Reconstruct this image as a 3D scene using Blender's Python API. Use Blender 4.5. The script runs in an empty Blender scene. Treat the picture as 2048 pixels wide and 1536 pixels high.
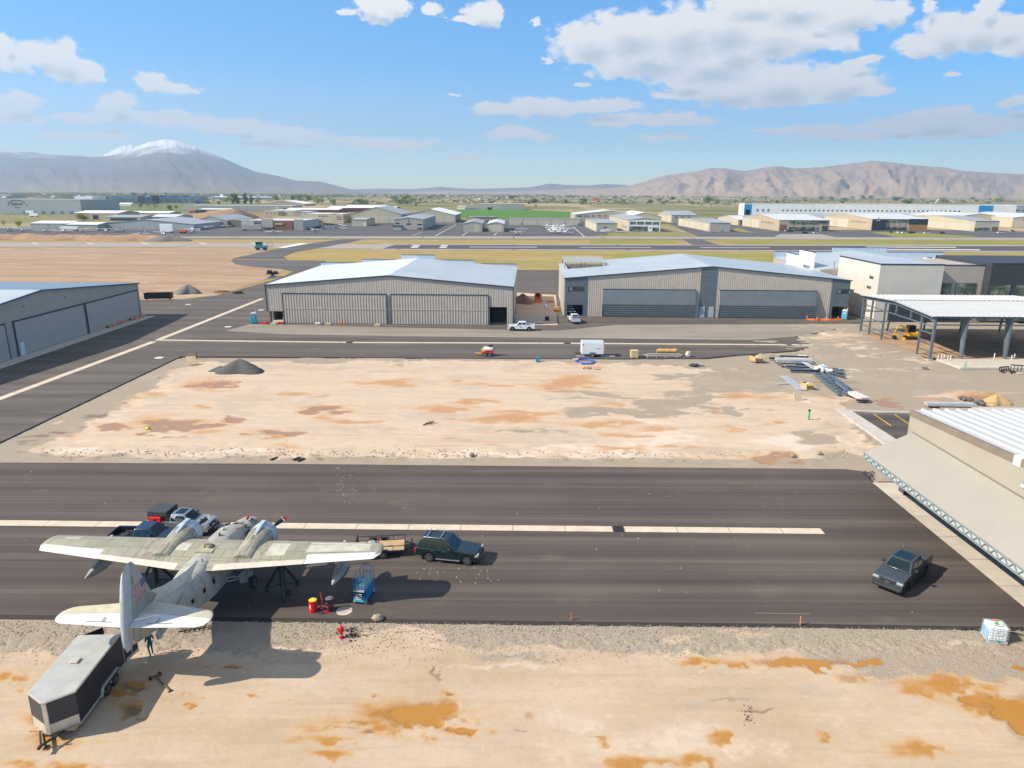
# Airfield apron seen from a low hover: amphibious aircraft, taxi lanes, dirt lots, hangars, valley and mountains
import bpy, bmesh, math, random
import numpy as np
from mathutils import Vector, Matrix
random.seed(7); NR = np.random.RandomState(11)
SC = bpy.context.scene; COL = SC.collection
R = math.radians
# ------------------------------------------------------------------ camera: where it stood and how it looked
FPX, HC, PT, RO = 1420.0, 28.6, R(15.1), 0.0055
cP, sP = math.cos(PT), math.sin(PT)
def ray(px,py):
    u = (px-1024)/FPX; v = (768-py)/FPX; c, s = math.cos(RO), math.sin(RO)
    u, v = u*c-v*s, u*s+v*c
    return u, cP+v*sP, -sP+v*cP
def G(px,py,z=0.0):                       # the place on the level z that the photo shows there
    d = ray(px,py); t = (z-HC)/d[2]
    return Vector((d[0]*t,d[1]*t,z))
def AT(px,py,Y):                          # the place at distance Y
    d = ray(px,py); t = Y/d[1]
    return Vector((d[0]*t,Y,HC+d[2]*t))
def ZT(px,py,p): return AT(px,py,p.y).z  # height of something standing at p whose top shows there
def proj(X,Y,Z):
    u3 = X; dz = Z-HC; dep = Y*cP-dz*sP; up = Y*sP+dz*cP
    u = u3/dep; v = up/dep; c, s = math.cos(RO), math.sin(RO)
    u, v = u*c+v*s, -u*s+v*c
    return 1024+u*FPX, 768-v*FPX
cam_d = bpy.data.cameras.new('camera'); cam = bpy.data.objects.new('camera',cam_d); COL.objects.link(cam)
cam_d.sensor_width = 36; cam_d.lens = FPX/2048*36; cam_d.clip_start = 0.5; cam_d.clip_end = 60000
Rv, Fv, Uv = Vector((1,0,0)), Vector((0,cP,-sP)), Vector((0,sP,cP))
c_, s_ = math.cos(RO), math.sin(RO)
Rc, Uc = Rv*c_+Uv*s_, Uv*c_-Rv*s_
cam.matrix_world = Matrix(((Rc.x,Uc.x,-Fv.x,0),(Rc.y,Uc.y,-Fv.y,0),(Rc.z,Uc.z,-Fv.z,HC),(0,0,0,1)))
SC.camera = cam
# ------------------------------------------------------------------ node helpers
def lin(c):
    if isinstance(c,str): c = tuple(int(c[i:i+2],16)/255 for i in (0,2,4))
    return tuple(((x+.055)/1.055)**2.4 if x > .04045 else x/12.92 for x in c[:3])
class NT:
    def __init__(s,nt): s.nt = nt; s.N = nt.nodes; s.L = nt.links
    def n(s,t,**k):
        nd = s.N.new(t)
        for a, b in k.items(): setattr(nd,a,b)
        return nd
    def put(s,i,v):
        if v is None: return
        if hasattr(v,'is_output') or isinstance(v,bpy.types.NodeSocket): s.L.new(v,i)
        else:
            try: i.default_value = v
            except Exception: i.default_value = (*v,1) if len(v) == 3 else v[:3]
    def math(s,op,a,b=None,c=None,clamp=False):
        nd = s.n('ShaderNodeMath',operation=op); nd.use_clamp = clamp
        for i, x in enumerate((a,b,c)): s.put(nd.inputs[i],x)
        return nd.outputs[0]
    def vm(s,op,a,b=None,c=None):
        nd = s.n('ShaderNodeVectorMath',operation=op)
        for i, x in enumerate((a,b,c)): s.put(nd.inputs[i],x)
        return nd.outputs['Value' if op in ('LENGTH','DOT_PRODUCT','DISTANCE') else 'Vector']
    def mix(s,f,a,b,typ='MIX'):
        nd = s.n('ShaderNodeMix',data_type='RGBA',blend_type=typ)
        s.put(nd.inputs[0],f); s.put(nd.inputs[6],(*a,1) if isinstance(a,tuple) and len(a) == 3 else a); s.put(nd.inputs[7],(*b,1) if isinstance(b,tuple) and len(b) == 3 else b)
        return nd.outputs[2]
    def ramp(s,f,a,b,lo=0.,hi=1.):     # smooth step of f from a to b
        nd = s.n('ShaderNodeMapRange',interpolation_type='SMOOTHSTEP')
        for i, x in enumerate((f,a,b,lo,hi)): s.put(nd.inputs[i],x)
        return nd.outputs[0]
    def noise(s,vec,scale,detail=4,rough=.55,dist=0.):
        nd = s.n('ShaderNodeTexNoise'); s.put(nd.inputs['Vector'],vec)
        nd.inputs['Scale'].default_value = scale; nd.inputs['Detail'].default_value = detail
        nd.inputs['Roughness'].default_value = rough; nd.inputs['Distortion'].default_value = dist
        return nd.outputs[0]
    def mapv(s,vec,sc):
        return s.vm('MULTIPLY',vec,tuple(sc))
    def pos(s): return s.n('ShaderNodeNewGeometry').outputs['Position']
    def obj(s): return s.n('ShaderNodeTexCoord').outputs['Object']
    def attr(s,name): return s.n('ShaderNodeAttribute',attribute_name=name)
    def sep(s,v):
        nd = s.n('ShaderNodeSeparateXYZ'); s.put(nd.inputs[0],v); return nd.outputs
    def bump(s,h,strength=.5,dist=.02):
        nd = s.n('ShaderNodeBump'); s.put(nd.inputs['Height'],h); nd.inputs['Strength'].default_value = strength; nd.inputs['Distance'].default_value = dist
        return nd.outputs[0]
MATS = {}
def newmat(name):
    m = bpy.data.materials.new(name); m.use_nodes = True; t = NT(m.node_tree); b = t.N['Principled BSDF']; MATS[name] = m
    return m, t, b
def M(name,col,rough=.5,metal=0.,var=.12,scale=1.5,bump=0.,spec=None,coat=0.,streak=None):
    """painted / plain material with mottling: col is sRGB hex or a linear tuple"""
    if name in MATS: return MATS[name]
    m, t, b = newmat(name); c = lin(col) if isinstance(col,str) else col
    v = t.obj()
    if streak: v = t.mapv(v,streak)
    n1 = t.noise(v,scale,5,.6)
    f = t.ramp(n1,.3,.7)
    dark = tuple(x*(1-var) for x in c); lite = tuple(min(.95,x*(1+var)) for x in c)
    b.inputs['Base Color'].default_value = (*c,1)
    t.L.new(t.mix(f,dark,lite),b.inputs['Base Color'])
    b.inputs['Metallic'].default_value = metal
    t.L.new(t.ramp(n1,.2,.8,max(.02,rough-.08),min(1,rough+.08)),b.inputs['Roughness'])
    if spec is not None: b.inputs['Specular IOR Level'].default_value = spec
    if coat: b.inputs['Coat Weight'].default_value = coat; b.inputs['Coat Roughness'].default_value = .08
    if bump: t.L.new(t.bump(t.noise(v,scale*6,4),bump,.02),b.inputs['Normal'])
    return m
# ------------------------------------------------------------------ mesh helpers
class MB:
    def __init__(s): s.v = []; s.f = []; s.m = []
    def add(s,vs,fs,mi=0):
        b = len(s.v); s.v += [tuple(v) for v in vs]; s.f += [tuple(b+i for i in f) for f in fs]; s.m += [mi]*len(fs); return s
    def hexa(s,p,mi=0): return s.add(p,[(0,3,2,1),(4,5,6,7),(0,1,5,4),(1,2,6,5),(2,3,7,6),(3,0,4,7)],mi)
    def box(s,x0,x1,y0,y1,z0,z1,mi=0):
        return s.hexa([(x0,y0,z0),(x1,y0,z0),(x1,y1,z0),(x0,y1,z0),(x0,y0,z1),(x1,y0,z1),(x1,y1,z1),(x0,y1,z1)],mi)
    def bar(s,p0,p1,w,h=None,mi=0,up=(0,0,1)):      # rectangular bar from p0 to p1
        h = h or w; a, b = Vector(p0), Vector(p1); d = (b-a).normalized(); u = Vector(up)
        if abs(d.dot(u)) > .98: u = Vector((1,0,0))
        r = d.cross(u).normalized(); u = r.cross(d)
        q = [r*(-w/2)+u*(-h/2),r*(w/2)+u*(-h/2),r*(w/2)+u*(h/2),r*(-w/2)+u*(h/2)]
        return s.hexa([a+x for x in q]+[b+x for x in q],mi)
    def ring(s,c,ax,r,n,ph=0.):
        ax = Vector(ax).normalized(); u = ax.cross(Vector((0,0,1)) if abs(ax.z) < .9 else Vector((1,0,0))).normalized(); w = ax.cross(u)
        return [Vector(c)+u*(r*math.cos(ph+2*math.pi*i/n))+w*(r*math.sin(ph+2*math.pi*i/n)) for i in range(n)]
    def cyl(s,p0,p1,r0,r1=None,n=12,mi=0,caps=True):
        r1 = r0 if r1 is None else r1; a, b = Vector(p0), Vector(p1)
        return s.loft([s.ring(a,b-a,r0,n),s.ring(b,b-a,r1,n)],mi,caps,caps)
    def loft(s,rings,mi=0,cap0=True,cap1=True):
        n = len(rings[0]); vs = [p for r in rings for p in r]; fs = []
        for k in range(len(rings)-1):
            for i in range(n):
                j = (i+1) % n; fs.append((k*n+i,k*n+j,(k+1)*n+j,(k+1)*n+i))
        if cap0: fs.append(tuple(range(n-1,-1,-1)))
        if cap1: fs.append(tuple((len(rings)-1)*n+i for i in range(n)))
        return s.add(vs,fs,mi)
    def lathe(s,c,ax,prof,n=14,mi=0):                  # prof: (distance along axis, radius)
        a = Vector(ax).normalized()
        return s.loft([s.ring(Vector(c)+a*t,a,max(r,.001),n) for t,r in prof],mi)
    def tube(s,pts,r,n=6,mi=0):
        P = [Vector(p) for p in pts]; rings = []
        for i, p in enumerate(P):
            d = (P[min(i+1,len(P)-1)]-P[max(i-1,0)]); rr = r[i] if isinstance(r,(list,tuple)) else r
            rings.append(s.ring(p,d,rr,n))
        return s.loft(rings,mi)
    def prism(s,poly,plane,a0,a1,mi=0):                # polygon in a plane ('xz','yz','xy') pushed from a0 to a1
        f = {'xz': lambda p,a: (p[0],a,p[1]),'yz': lambda p,a: (a,p[0],p[1]),'xy': lambda p,a: (p[0],p[1],a)}[plane]
        n = len(poly)
        return s.add([f(p,a0) for p in poly]+[f(p,a1) for p in poly],
                     [tuple(range(n)),tuple(range(2*n-1,n-1,-1))]+[(i,(i+1) % n,n+(i+1) % n,n+i) for i in range(n)],mi)
    def blob(s,c,r,n=8,mi=0,jit=0.,rnd=random):
        rx, ry, rz = (r,r,r) if not isinstance(r,(tuple,list)) else r; rings = []; C = Vector(c)
        for k in range(1,n):
            t = math.pi*k/n; q = []
            for i in range(n+2):
                a = 2*math.pi*i/(n+2); j = 1+jit*(rnd.random()-.5)
                q.append(C+Vector((rx*math.sin(t)*math.cos(a)*j,ry*math.sin(t)*math.sin(a)*j,-rz*math.cos(t)*j)))
            rings.append(q)
        return s.loft(rings,mi)
    def quad(s,a,b,c,d,mi=0): return s.add([a,b,c,d],[(0,1,2,3)],mi)
    def build(s,name,mat,parent=None,smooth=None,bevel=0.,seg=2,label=None,fixn=True):
        me = bpy.data.meshes.new(name); me.from_pydata(s.v,[],s.f)
        for m in (mat if isinstance(mat,(list,tuple)) else [mat]): me.materials.append(m)
        if max(s.m,default=0): me.polygons.foreach_set('material_index',s.m)
        if fixn:
            bm = bmesh.new(); bm.from_mesh(me); bmesh.ops.recalc_face_normals(bm,faces=bm.faces); bm.to_mesh(me); bm.free()
        if smooth:
            me.polygons.foreach_set('use_smooth',[True]*len(me.polygons)); me.set_sharp_from_angle(angle=R(smooth))
        o = bpy.data.objects.new(name,me); COL.objects.link(o)
        if parent: o.parent = parent
        if bevel:
            b = o.modifiers.new('edge','BEVEL'); b.width = bevel; b.segments = seg; b.limit_method = 'ANGLE'; b.angle_limit = R(40)
        if label: o['label'] = label
        return o
def tag(o,label=None,cat=None,group=None,kind=None):
    for k, v in (('label',label),('category',cat),('group',group),('kind',kind)):
        if v: o[k] = v
    return o
def thing(name,label,cat,loc=(0,0,0),rz=0.,group=None):
    o = bpy.data.objects.new(name,None); COL.objects.link(o); o.location = loc; o.rotation_euler = (0,0,rz); o.empty_display_size = .2
    return tag(o,label,cat,group)
KIDS = {}
def dup(o,loc=None,rz=None,label=None,group=None,scale=None,parent=None):
    c = o.copy(); COL.objects.link(c)
    if parent: c.parent = parent
    if loc is not None: c.location = loc
    if rz is not None: c.rotation_euler = (0,0,rz)
    if scale is not None: c.scale = scale if isinstance(scale,tuple) else (scale,)*3
    if label: c['label'] = label
    if group: c['group'] = group
    for ch in list(o.children): dup(ch,parent=c)
    return c
def sheet(name,pts,z,mat,kind='structure',label=None):   # level polygon through photo points
    me = bpy.data.meshes.new(name); P = [G(x,y,z) for x,y in pts]
    me.from_pydata(P,[],[tuple(range(len(P)))]); me.materials.append(mat)
    if me.polygons[0].normal.z < 0: me.flip_normals()
    o = bpy.data.objects.new(name,me); COL.objects.link(o); o['kind'] = kind
    if label: o['label'] = label
    return o
def slab(name,P,z0,z1,mats,inset=0.,kind='structure'):   # raised polygon with sloped rim; P world xy
    n = len(P); ar = sum(P[i][0]*P[(i+1) % n][1]-P[(i+1) % n][0]*P[i][1] for i in range(n))
    if ar < 0: P = P[::-1]
    out = []
    for i in range(n):
        a, b, c = Vector(P[i-1][:2]), Vector(P[i][:2]), Vector(P[(i+1) % n][:2])
        d1 = (b-a).normalized(); d2 = (c-b).normalized(); n1 = Vector((d1.y,-d1.x)); n2 = Vector((d2.y,-d2.x))
        k = (n1+n2); k = k/max(.35,k.dot(n1)) if k.length > .01 else n1
        out.append(b+k*inset)
    mb = MB(); vs = [(p[0],p[1],z1) for p in P]+[(p.x,p.y,z0) for p in out]
    mb.add(vs,[tuple(range(n))],0); mb.f += [(i,(i+1) % n,n+(i+1) % n,n+i) for i in range(n)]; mb.m += [1]*n
    o = mb.build(name,mats); o['kind'] = kind; return o
# numpy value noise
def vnoise(x,y,seed=0):
    rs = np.random.RandomState(seed); T = rs.rand(256,256)
    xi = np.floor(x).astype(int); yi = np.floor(y).astype(int); fx = x-xi; fy = y-yi
    fx = fx*fx*(3-2*fx); fy = fy*fy*(3-2*fy); a = lambda i, j: T[(xi+i) & 255,(yi+j) & 255]
    return (a(0,0)*(1-fx)+a(1,0)*fx)*(1-fy)+(a(0,1)*(1-fx)+a(1,1)*fx)*fy
def fbm(x,y,seed=0,o=5,g=.5):
    s = 0; a = 1; t = 0
    for k in range(o): s = s+a*vnoise(x*2**k,y*2**k,seed+k*13); t += a; a *= g
    return s/t
def sstep(x,a,b):
    t = np.clip((x-a)/(b-a),0,1); return t*t*(3-2*t)

# ------------------------------------------------------------------ sun, sky, clouds
SUNV = Vector((1.22,.34,-1)).normalized()
sd = bpy.data.lights.new('sun','SUN'); sd.energy = 4.4; sd.angle = R(.5); sd.color = (1,.92,.79)
so = bpy.data.objects.new('sun',sd); COL.objects.link(so); so.rotation_euler = SUNV.to_track_quat('-Z','Y').to_euler(); so.location = (-60,-30,80)
W = bpy.data.worlds.new('World'); SC.world = W; W.use_nodes = True; t = NT(W.node_tree); W.node_tree.nodes.clear()
sky = t.n('ShaderNodeTexSky',sky_type='NISHITA'); sky.sun_disc = False
sky.sun_elevation = math.asin(-SUNV.z); sky.sun_rotation = math.atan2(-SUNV.x,-SUNV.y)
sky.altitude = 1400; sky.air_density = 1.0; sky.dust_density = .3; sky.ozone_density = 3.0
D = t.n('ShaderNodeTexCoord').outputs['Generated']; X = t.sep(D)
az = t.math('MULTIPLY',t.math('ARCTAN2',X[0],X[1]),57.29578); el = t.math('MULTIPLY',t.math('ARCSINE',X[2]),57.29578)
cx = t.n('ShaderNodeCombineXYZ'); t.L.new(az,cx.inputs[0]); t.L.new(el,cx.inputs[1]); UV = cx.outputs[0]
# soft cumulus: (x, y, half width, half height) as seen in the photo, turned into bearings and elevations
CL = [(1180,85,75,38),(1260,70,90,42),(1370,68,100,50),(1450,60,90,46),(1540,75,100,40),(1610,75,60,24),(1300,115,140,38),(1420,125,130,38),(1470,100,80,34),
      (1690,78,30,22),(1450,178,120,26),(1560,170,120,38),(1680,165,80,34),(1560,195,160,18),(1740,185,60,10),(1330,190,30,7),(1370,160,60,18),
      (1500,5,90,22),(1590,10,100,28),(1700,25,90,30),(1780,25,40,26),(1640,40,40,12),
      (1840,90,55,20),(1890,70,60,36),(1950,62,70,32),(2010,55,50,20),(1975,15,25,22),(1860,15,20,15),(2040,80,50,26),
      (1000,218,60,12),(1090,215,110,17),(1190,213,100,13),(1240,240,60,13),(1340,238,90,14),(1030,266,55,14),(1080,274,30,8),(1165,168,16,6),
      (1800,245,80,11),(1880,238,100,20),(1960,248,80,12),(2040,235,40,9),(1620,258,110,8),(1800,268,220,9),(1330,277,70,6),(1930,262,140,12),(2030,205,40,8),(1905,153,18,5),
      (25,115,50,26),(80,110,60,22),(125,122,45,32),(165,145,45,22),(5,85,14,14),(200,160,24,6),(310,168,38,18),(345,178,45,12),(392,184,20,5),
      (30,205,60,17),(20,230,70,12),(232,207,36,18),(150,228,50,8),(230,235,90,12),(340,240,80,14),(420,248,60,9),(520,262,110,13),(600,270,70,9),(480,245,40,9),(710,283,60,9),(780,285,100,11),(930,312,40,6),(90,270,18,7),(180,270,100,7),(560,285,80,7),
      (760,18,48,20),(735,10,30,20),(790,12,34,18),(695,25,24,6),(965,22,34,20),(940,36,36,9),(985,25,20,22),(868,20,24,12),(1070,45,11,9),(915,192,12,4),(1098,120,10,4),(1720,120,40,9)]
def cloud_field(uv,wob):
    p = t.vm('ADD',uv,wob); best = None
    for (x,y,rx,ry) in CL:
        d = ray(x,y); l = math.sqrt(sum(k*k for k in d)); a = math.degrees(math.atan2(d[0],d[1])); e = math.degrees(math.asin(d[2]/l))
        kx = math.cos(math.atan((x-1024)/FPX))**2; rx_, ry_ = rx/FPX*57.3*kx*1.04, ry/FPX*57.3*1.04
        dist = t.vm('LENGTH',t.vm('MULTIPLY_ADD',p,(1/rx_,1/ry_,0),(-a/rx_,-e/ry_,0)))
        best = dist if best is None else t.math('SMOOTH_MIN',best,dist,.14)
    return t.math('SUBTRACT',1.0,best)
def wobble(uv):
    nd = t.n('ShaderNodeTexNoise'); t.L.new(t.mapv(uv,(.55,.9,1)),nd.inputs['Vector']); nd.inputs['Scale'].default_value = 1.; nd.inputs['Detail'].default_value = 6; nd.inputs['Roughness'].default_value = .62
    return t.vm('MULTIPLY',t.vm('SUBTRACT',nd.outputs['Color'],(.5,.5,.5)),(2.6,1.5,0))
def puffs(uv):
    a = t.noise(t.mapv(uv,(.8,1.3,1)),1.15,7,.6)
    return t.math('MULTIPLY',t.math('SUBTRACT',a,.5),1.15)
f0 = t.math('ADD',cloud_field(UV,wobble(UV)),puffs(UV))
UV2 = t.vm('ADD',UV,(-.3,.85,0))
f1 = t.math('ADD',cloud_field(UV2,t.vm('MULTIPLY',wobble(UV2),(.6,.6,0))),t.math('MULTIPLY',puffs(UV),.55))
alpha = t.ramp(f0,-.10,.30)
shade = t.ramp(f1,.30,1.0)
body = t.mix(shade,(1.0,.955,.90),(.55,.615,.665))
lowf = t.ramp(el,1.0,7,.82,1.0)
alpha = t.math('MULTIPLY',alpha,lowf)
sk = t.n('ShaderNodeHueSaturation'); sk.inputs['Saturation'].default_value = 1.65; t.L.new(sky.outputs[0],sk.inputs['Color'])
hi = t.noise(t.mapv(D,(1.6,1.6,3)),1.4,5,.6); fill_veil = t.math('MULTIPLY',t.ramp(el,19,42),t.ramp(hi,.30,.55))   # pale veil added to the unseen overhead sky to lift shadow fill
b1 = t.n('ShaderNodeBackground'); t.L.new(t.mix(fill_veil,sk.outputs[0],(2.9,3.1,3.5)),b1.inputs[0]); b1.inputs[1].default_value = .125
b2 = t.n('ShaderNodeBackground'); t.L.new(body,b2.inputs[0]); b2.inputs[1].default_value = .66
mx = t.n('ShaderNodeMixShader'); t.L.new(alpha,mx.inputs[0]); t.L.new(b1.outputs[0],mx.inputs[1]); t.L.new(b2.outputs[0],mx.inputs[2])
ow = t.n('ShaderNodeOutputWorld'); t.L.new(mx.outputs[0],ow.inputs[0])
SC.view_settings.view_transform = 'Standard'; SC.view_settings.look = 'None'; SC.view_settings.exposure = .78; SC.view_settings.gamma = 1
W.cycles.sampling_method = 'MANUAL'; W.cycles.sample_map_resolution = 512
SC.cycles.max_bounces = 6; SC.cycles.diffuse_bounces = 3; SC.cycles.glossy_bounces = 3; SC.cycles.volume_bounces = 0; SC.cycles.transparent_max_bounces = 8
SC.cycles.sample_clamp_indirect = 6

# ------------------------------------------------------------------ ground materials
def soil(name,gravel_scale=26.):
    m, t, b = newmat(name); P = t.pos()
    a1, a2 = t.attr('stain'), t.attr('wear'); s1, s2 = t.sep(a1.outputs['Vector']), t.sep(a2.outputs['Vector'])
    big = t.noise(t.mapv(P,(.5,1,1)),.22,6,.6); med = t.noise(t.mapv(P,(.35,1,1)),1.1,6,.65); fine = t.noise(P,9,5,.7); peb = t.n('ShaderNodeTexVoronoi'); t.L.new(P,peb.inputs['Vector']); peb.inputs['Scale'].default_value = 11
    base = t.mix(t.ramp(big,.3,.7),(.405,.30,.20),(.475,.365,.26))
    base = t.mix(t.math('MULTIPLY',t.ramp(med,.45,.75),.5),base,(.365,.265,.175))
    base = t.mix(t.math('MULTIPLY',t.ramp(fine,.5,.8),.22),base,(.33,.24,.16))
    base = t.mix(t.math('MULTIPLY',t.ramp(t.sep(P)[1],52,66),.45),base,(.58,.46,.345)); stk = t.noise(t.mapv(P,(.07,.9,1)),1.,7,.72); base = t.mix(t.math('MULTIPLY',t.ramp(stk,.50,.70),.6),base,(.36,.255,.165)); base = t.mix(t.math('MULTIPLY',t.ramp(stk,.44,.26),.35),base,(.62,.50,.37))
    g3 = t.noise(t.mapv(P,(.7,1,1)),3.4,6,.72); base = t.mix(t.math('MULTIPLY',t.ramp(g3,.50,.74),.42),base,(.345,.245,.155)); base = t.mix(t.math('MULTIPLY',t.ramp(g3,.46,.26),.3),base,(.60,.48,.35))
    def msk(v,k=.34,soft=.22,src=None):
        return t.ramp(t.math('ADD',v,t.math('MULTIPLY',t.math('SUBTRACT',src or med,.5),k)),.5-soft,.5+soft)
    base = t.mix(t.math('MULTIPLY',msk(s2[0],.7,.3),.85),base,(.58,.475,.385))
    fade = t.ramp(t.sep(P)[1],46,62); gr = t.noise(P,3.2,6,.75)
    om = t.ramp(t.math('ADD',t.math('ADD',s1[0],t.math('MULTIPLY',t.math('SUBTRACT',med,.5),.55)),t.math('MULTIPLY',t.math('SUBTRACT',gr,.5),.6)),.06,1.1)
    org = t.mix(om,(.52,.335,.16),t.mix(fade,(.36,.165,.03),(.40,.20,.08)))
    base = t.mix(t.math('MULTIPLY',om,t.ramp(fade,0,1,.95,.8)),base,org)
    g1 = t.mix(t.ramp(peb.outputs['Distance'],.1,.75),(.38,.305,.22),(.225,.18,.13)); g1 = t.mix(t.math('MULTIPLY',t.ramp(med,.35,.7),.6),g1,(.30,.235,.165))
    gcol = t.mix(t.math('MULTIPLY',peb.outputs['Color'],.35),g1,(.42,.37,.31))
    gm = msk(s1[2],.55,.2); base = t.mix(gm,base,gcol)
    base = t.mix(t.math('MULTIPLY',msk(s2[1],.5,.35),.75),base,(.16,.115,.075))
    base = t.mix(t.math('MULTIPLY',msk(s2[2],.5,.3),.8),base,(.36,.30,.23))
    pud = t.ramp(t.math('ADD',s1[1],t.math('MULTIPLY',t.math('SUBTRACT',med,.5),.5)),.56,.74)
    mudc = t.mix(t.ramp(P.node.outputs['Position'] and t.sep(P)[1],48,62),(.37,.175,.035),(.33,.185,.105))
    base = t.mix(t.math('MULTIPLY',msk(s1[1],.3,.34),.7),base,(.26,.11,.025))
    base = t.mix(pud,base,mudc)
    t.L.new(base,b.inputs['Base Color'])
    t.L.new(t.ramp(pud,0,1,.93,.34),b.inputs['Roughness']); b.inputs['Specular IOR Level'].default_value = .25
    h = t.math('ADD',t.math('MULTIPLY',med,.6),t.math('MULTIPLY',fine,.5)); h = t.math('ADD',h,t.math('MULTIPLY',t.math('MULTIPLY',t.math('SUBTRACT',1.,peb.outputs['Distance']),gm),.6))
    h = t.math('MULTIPLY',h,t.math('SUBTRACT',1.0,pud))
    t.L.new(t.bump(h,.55,.07),b.inputs['Normal'])
    return m
def asphalt(name,c0,c1,streak,dust=.5,lane=4.0):
    m, t, b = newmat(name); P = t.pos()
    s = t.noise(t.mapv(P,streak),1.,5,.6); fine = t.noise(P,22,4,.7); big = t.noise(P,.06,4,.5)
    base = t.mix(t.ramp(s,.3,.72),c0,c1)
    s2_ = t.noise(t.mapv(P,(streak[0]*.4,streak[1]*2.6,1)),1.,4,.6); base = t.mix(t.math('MULTIPLY',t.ramp(s2_,.50,.62),.5),base,tuple(x*.72 for x in c0))
    base = t.mix(t.math('MULTIPLY',t.ramp(big,.4,.75),.35),base,tuple(x*1.25 for x in c1))
    base = t.mix(t.math('MULTIPLY',t.ramp(fine,.4,.8),.25),base,tuple(x*.6 for x in c0))
    # paver lanes: alternating faint bands with a thin joint
    ln = t.math('FRACT',t.math('DIVIDE',t.math('ADD',t.sep(P)[1],t.math('MULTIPLY',t.noise(t.mapv(P,(.03,.2,1)),1,2),.8)),lane))
    band = t.ramp(t.math('ABSOLUTE',t.math('SUBTRACT',ln,.5)),.1,.5)
    base = t.mix(t.math('MULTIPLY',band,.38),base,tuple(x*.62 for x in c0))
    if dust:
        d = t.noise(t.mapv(P,(.25,.6,1)),.5,7,.68); base = t.mix(t.math('MULTIPLY',t.ramp(d,.56,.78),dust),base,(.26,.205,.155))
        sc = t.noise(t.mapv(P,(.9,1.6,1)),1.7,6,.8); base = t.mix(t.math('MULTIPLY',t.ramp(sc,.70,.76),.55),base,(.42,.36,.28))
    t.L.new(base,b.inputs['Base Color']); b.inputs['Roughness'].default_value = .88; b.inputs['Specular IOR Level'].default_value = .3
    t.L.new(t.bump(fine,.35,.02),b.inputs['Normal']); return m
def turf(name,cols,sx=(.02,.1,1)):
    m, t, b = newmat(name); P = t.pos(); n1 = t.noise(t.mapv(P,sx),1.,6,.6); n2 = t.noise(t.mapv(P,(.05,.12,1)),1.,6,.65); n3 = t.noise(P,.7,5,.7)
    c = t.mix(t.ramp(n1,.35,.65),cols[0],cols[1]); c = t.mix(t.ramp(n2,.48,.72),c,cols[2]); c = t.mix(t.math('MULTIPLY',t.ramp(n3,.45,.75),.4),c,tuple(x*.6 for x in cols[0]))
    t.L.new(c,b.inputs['Base Color']); b.inputs['Roughness'].default_value = .95; b.inputs['Specular IOR Level'].default_value = .1
    t.L.new(t.bump(n3,.6,.3),b.inputs['Normal']); return m
mSOIL = soil('soil')
mASN = asphalt('fresh_asphalt',(.070,.056,.048),(.118,.096,.083),(.012,.9,1),.28,4.1)
mASM = asphalt('lane_asphalt',(.092,.078,.068),(.138,.118,.102),(.02,.45,1),.5,7)
mASF = asphalt('far_asphalt',(.10,.095,.092),(.135,.128,.122),(.01,.05,1),0,40)
mRWY = asphalt('runway_asphalt',(.085,.075,.08),(.11,.098,.10),(.004,.3,1),0,9)
mRIM = M('asphalt_rim',(.03,.024,.021),.9,0,.3,2)
mDUST = asphalt('dusty_asphalt',(.25,.215,.175),(.34,.29,.235),(.035,.22,1),.5,30)
def concrete(name,col,joint=4.6,axis=0):
    m, t, b = newmat(name); P = t.obj(); n = t.noise(P,.8,7,.65)
    c = t.mix(t.ramp(n,.3,.7),tuple(x*.86 for x in col),tuple(x*1.06 for x in col))
    fr = t.math('FRACT',t.math('DIVIDE',t.sep(P)[axis],joint)); j = t.math('LESS_THAN',fr,.018)
    c = t.mix(t.math('MULTIPLY',j,.8),c,tuple(x*.35 for x in col))
    st = t.noise(P,.35,5,.7); c = t.mix(t.math('MULTIPLY',t.ramp(st,.55,.8),.35),c,tuple(x*.6 for x in col))
    t.L.new(c,b.inputs['Base Color']); b.inputs['Roughness'].default_value = .85; b.inputs['Specular IOR Level'].default_value = .25; return m
mGUT = concrete('gutter_concrete',(.56,.47,.36)); mGUTY = concrete('gutter_concrete_long',(.56,.48,.37),6,1)
mSLAB = concrete('slab_concrete',(.50,.44,.36),4,1); mSIDE = concrete('pavement_concrete',(.47,.43,.38),2.5,1)
mDIRT = turf('tilled_dirt',((.33,.215,.135),(.40,.275,.18),(.46,.335,.235)),(.012,.11,1))
mDRY = turf('dry_grass',((.36,.26,.10),(.28,.235,.085),(.44,.31,.17)),(.008,.07,1))
mGRN = turf('green_grass',((.22,.23,.055),(.28,.25,.07),(.36,.28,.11)),(.01,.06,1))
mCROP = turf('crop_field',((.085,.19,.035),(.11,.22,.045),(.10,.205,.04)),(.01,.03,1))
mLITE = concrete('taxiway_concrete',(.36,.315,.27),60)
mWLINE = M('road_paint_white',(.70,.66,.58),.8,0,.1,.5); mYLINE = M('road_paint_yellow',(.65,.36,.03),.8,0,.12,1)
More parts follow.
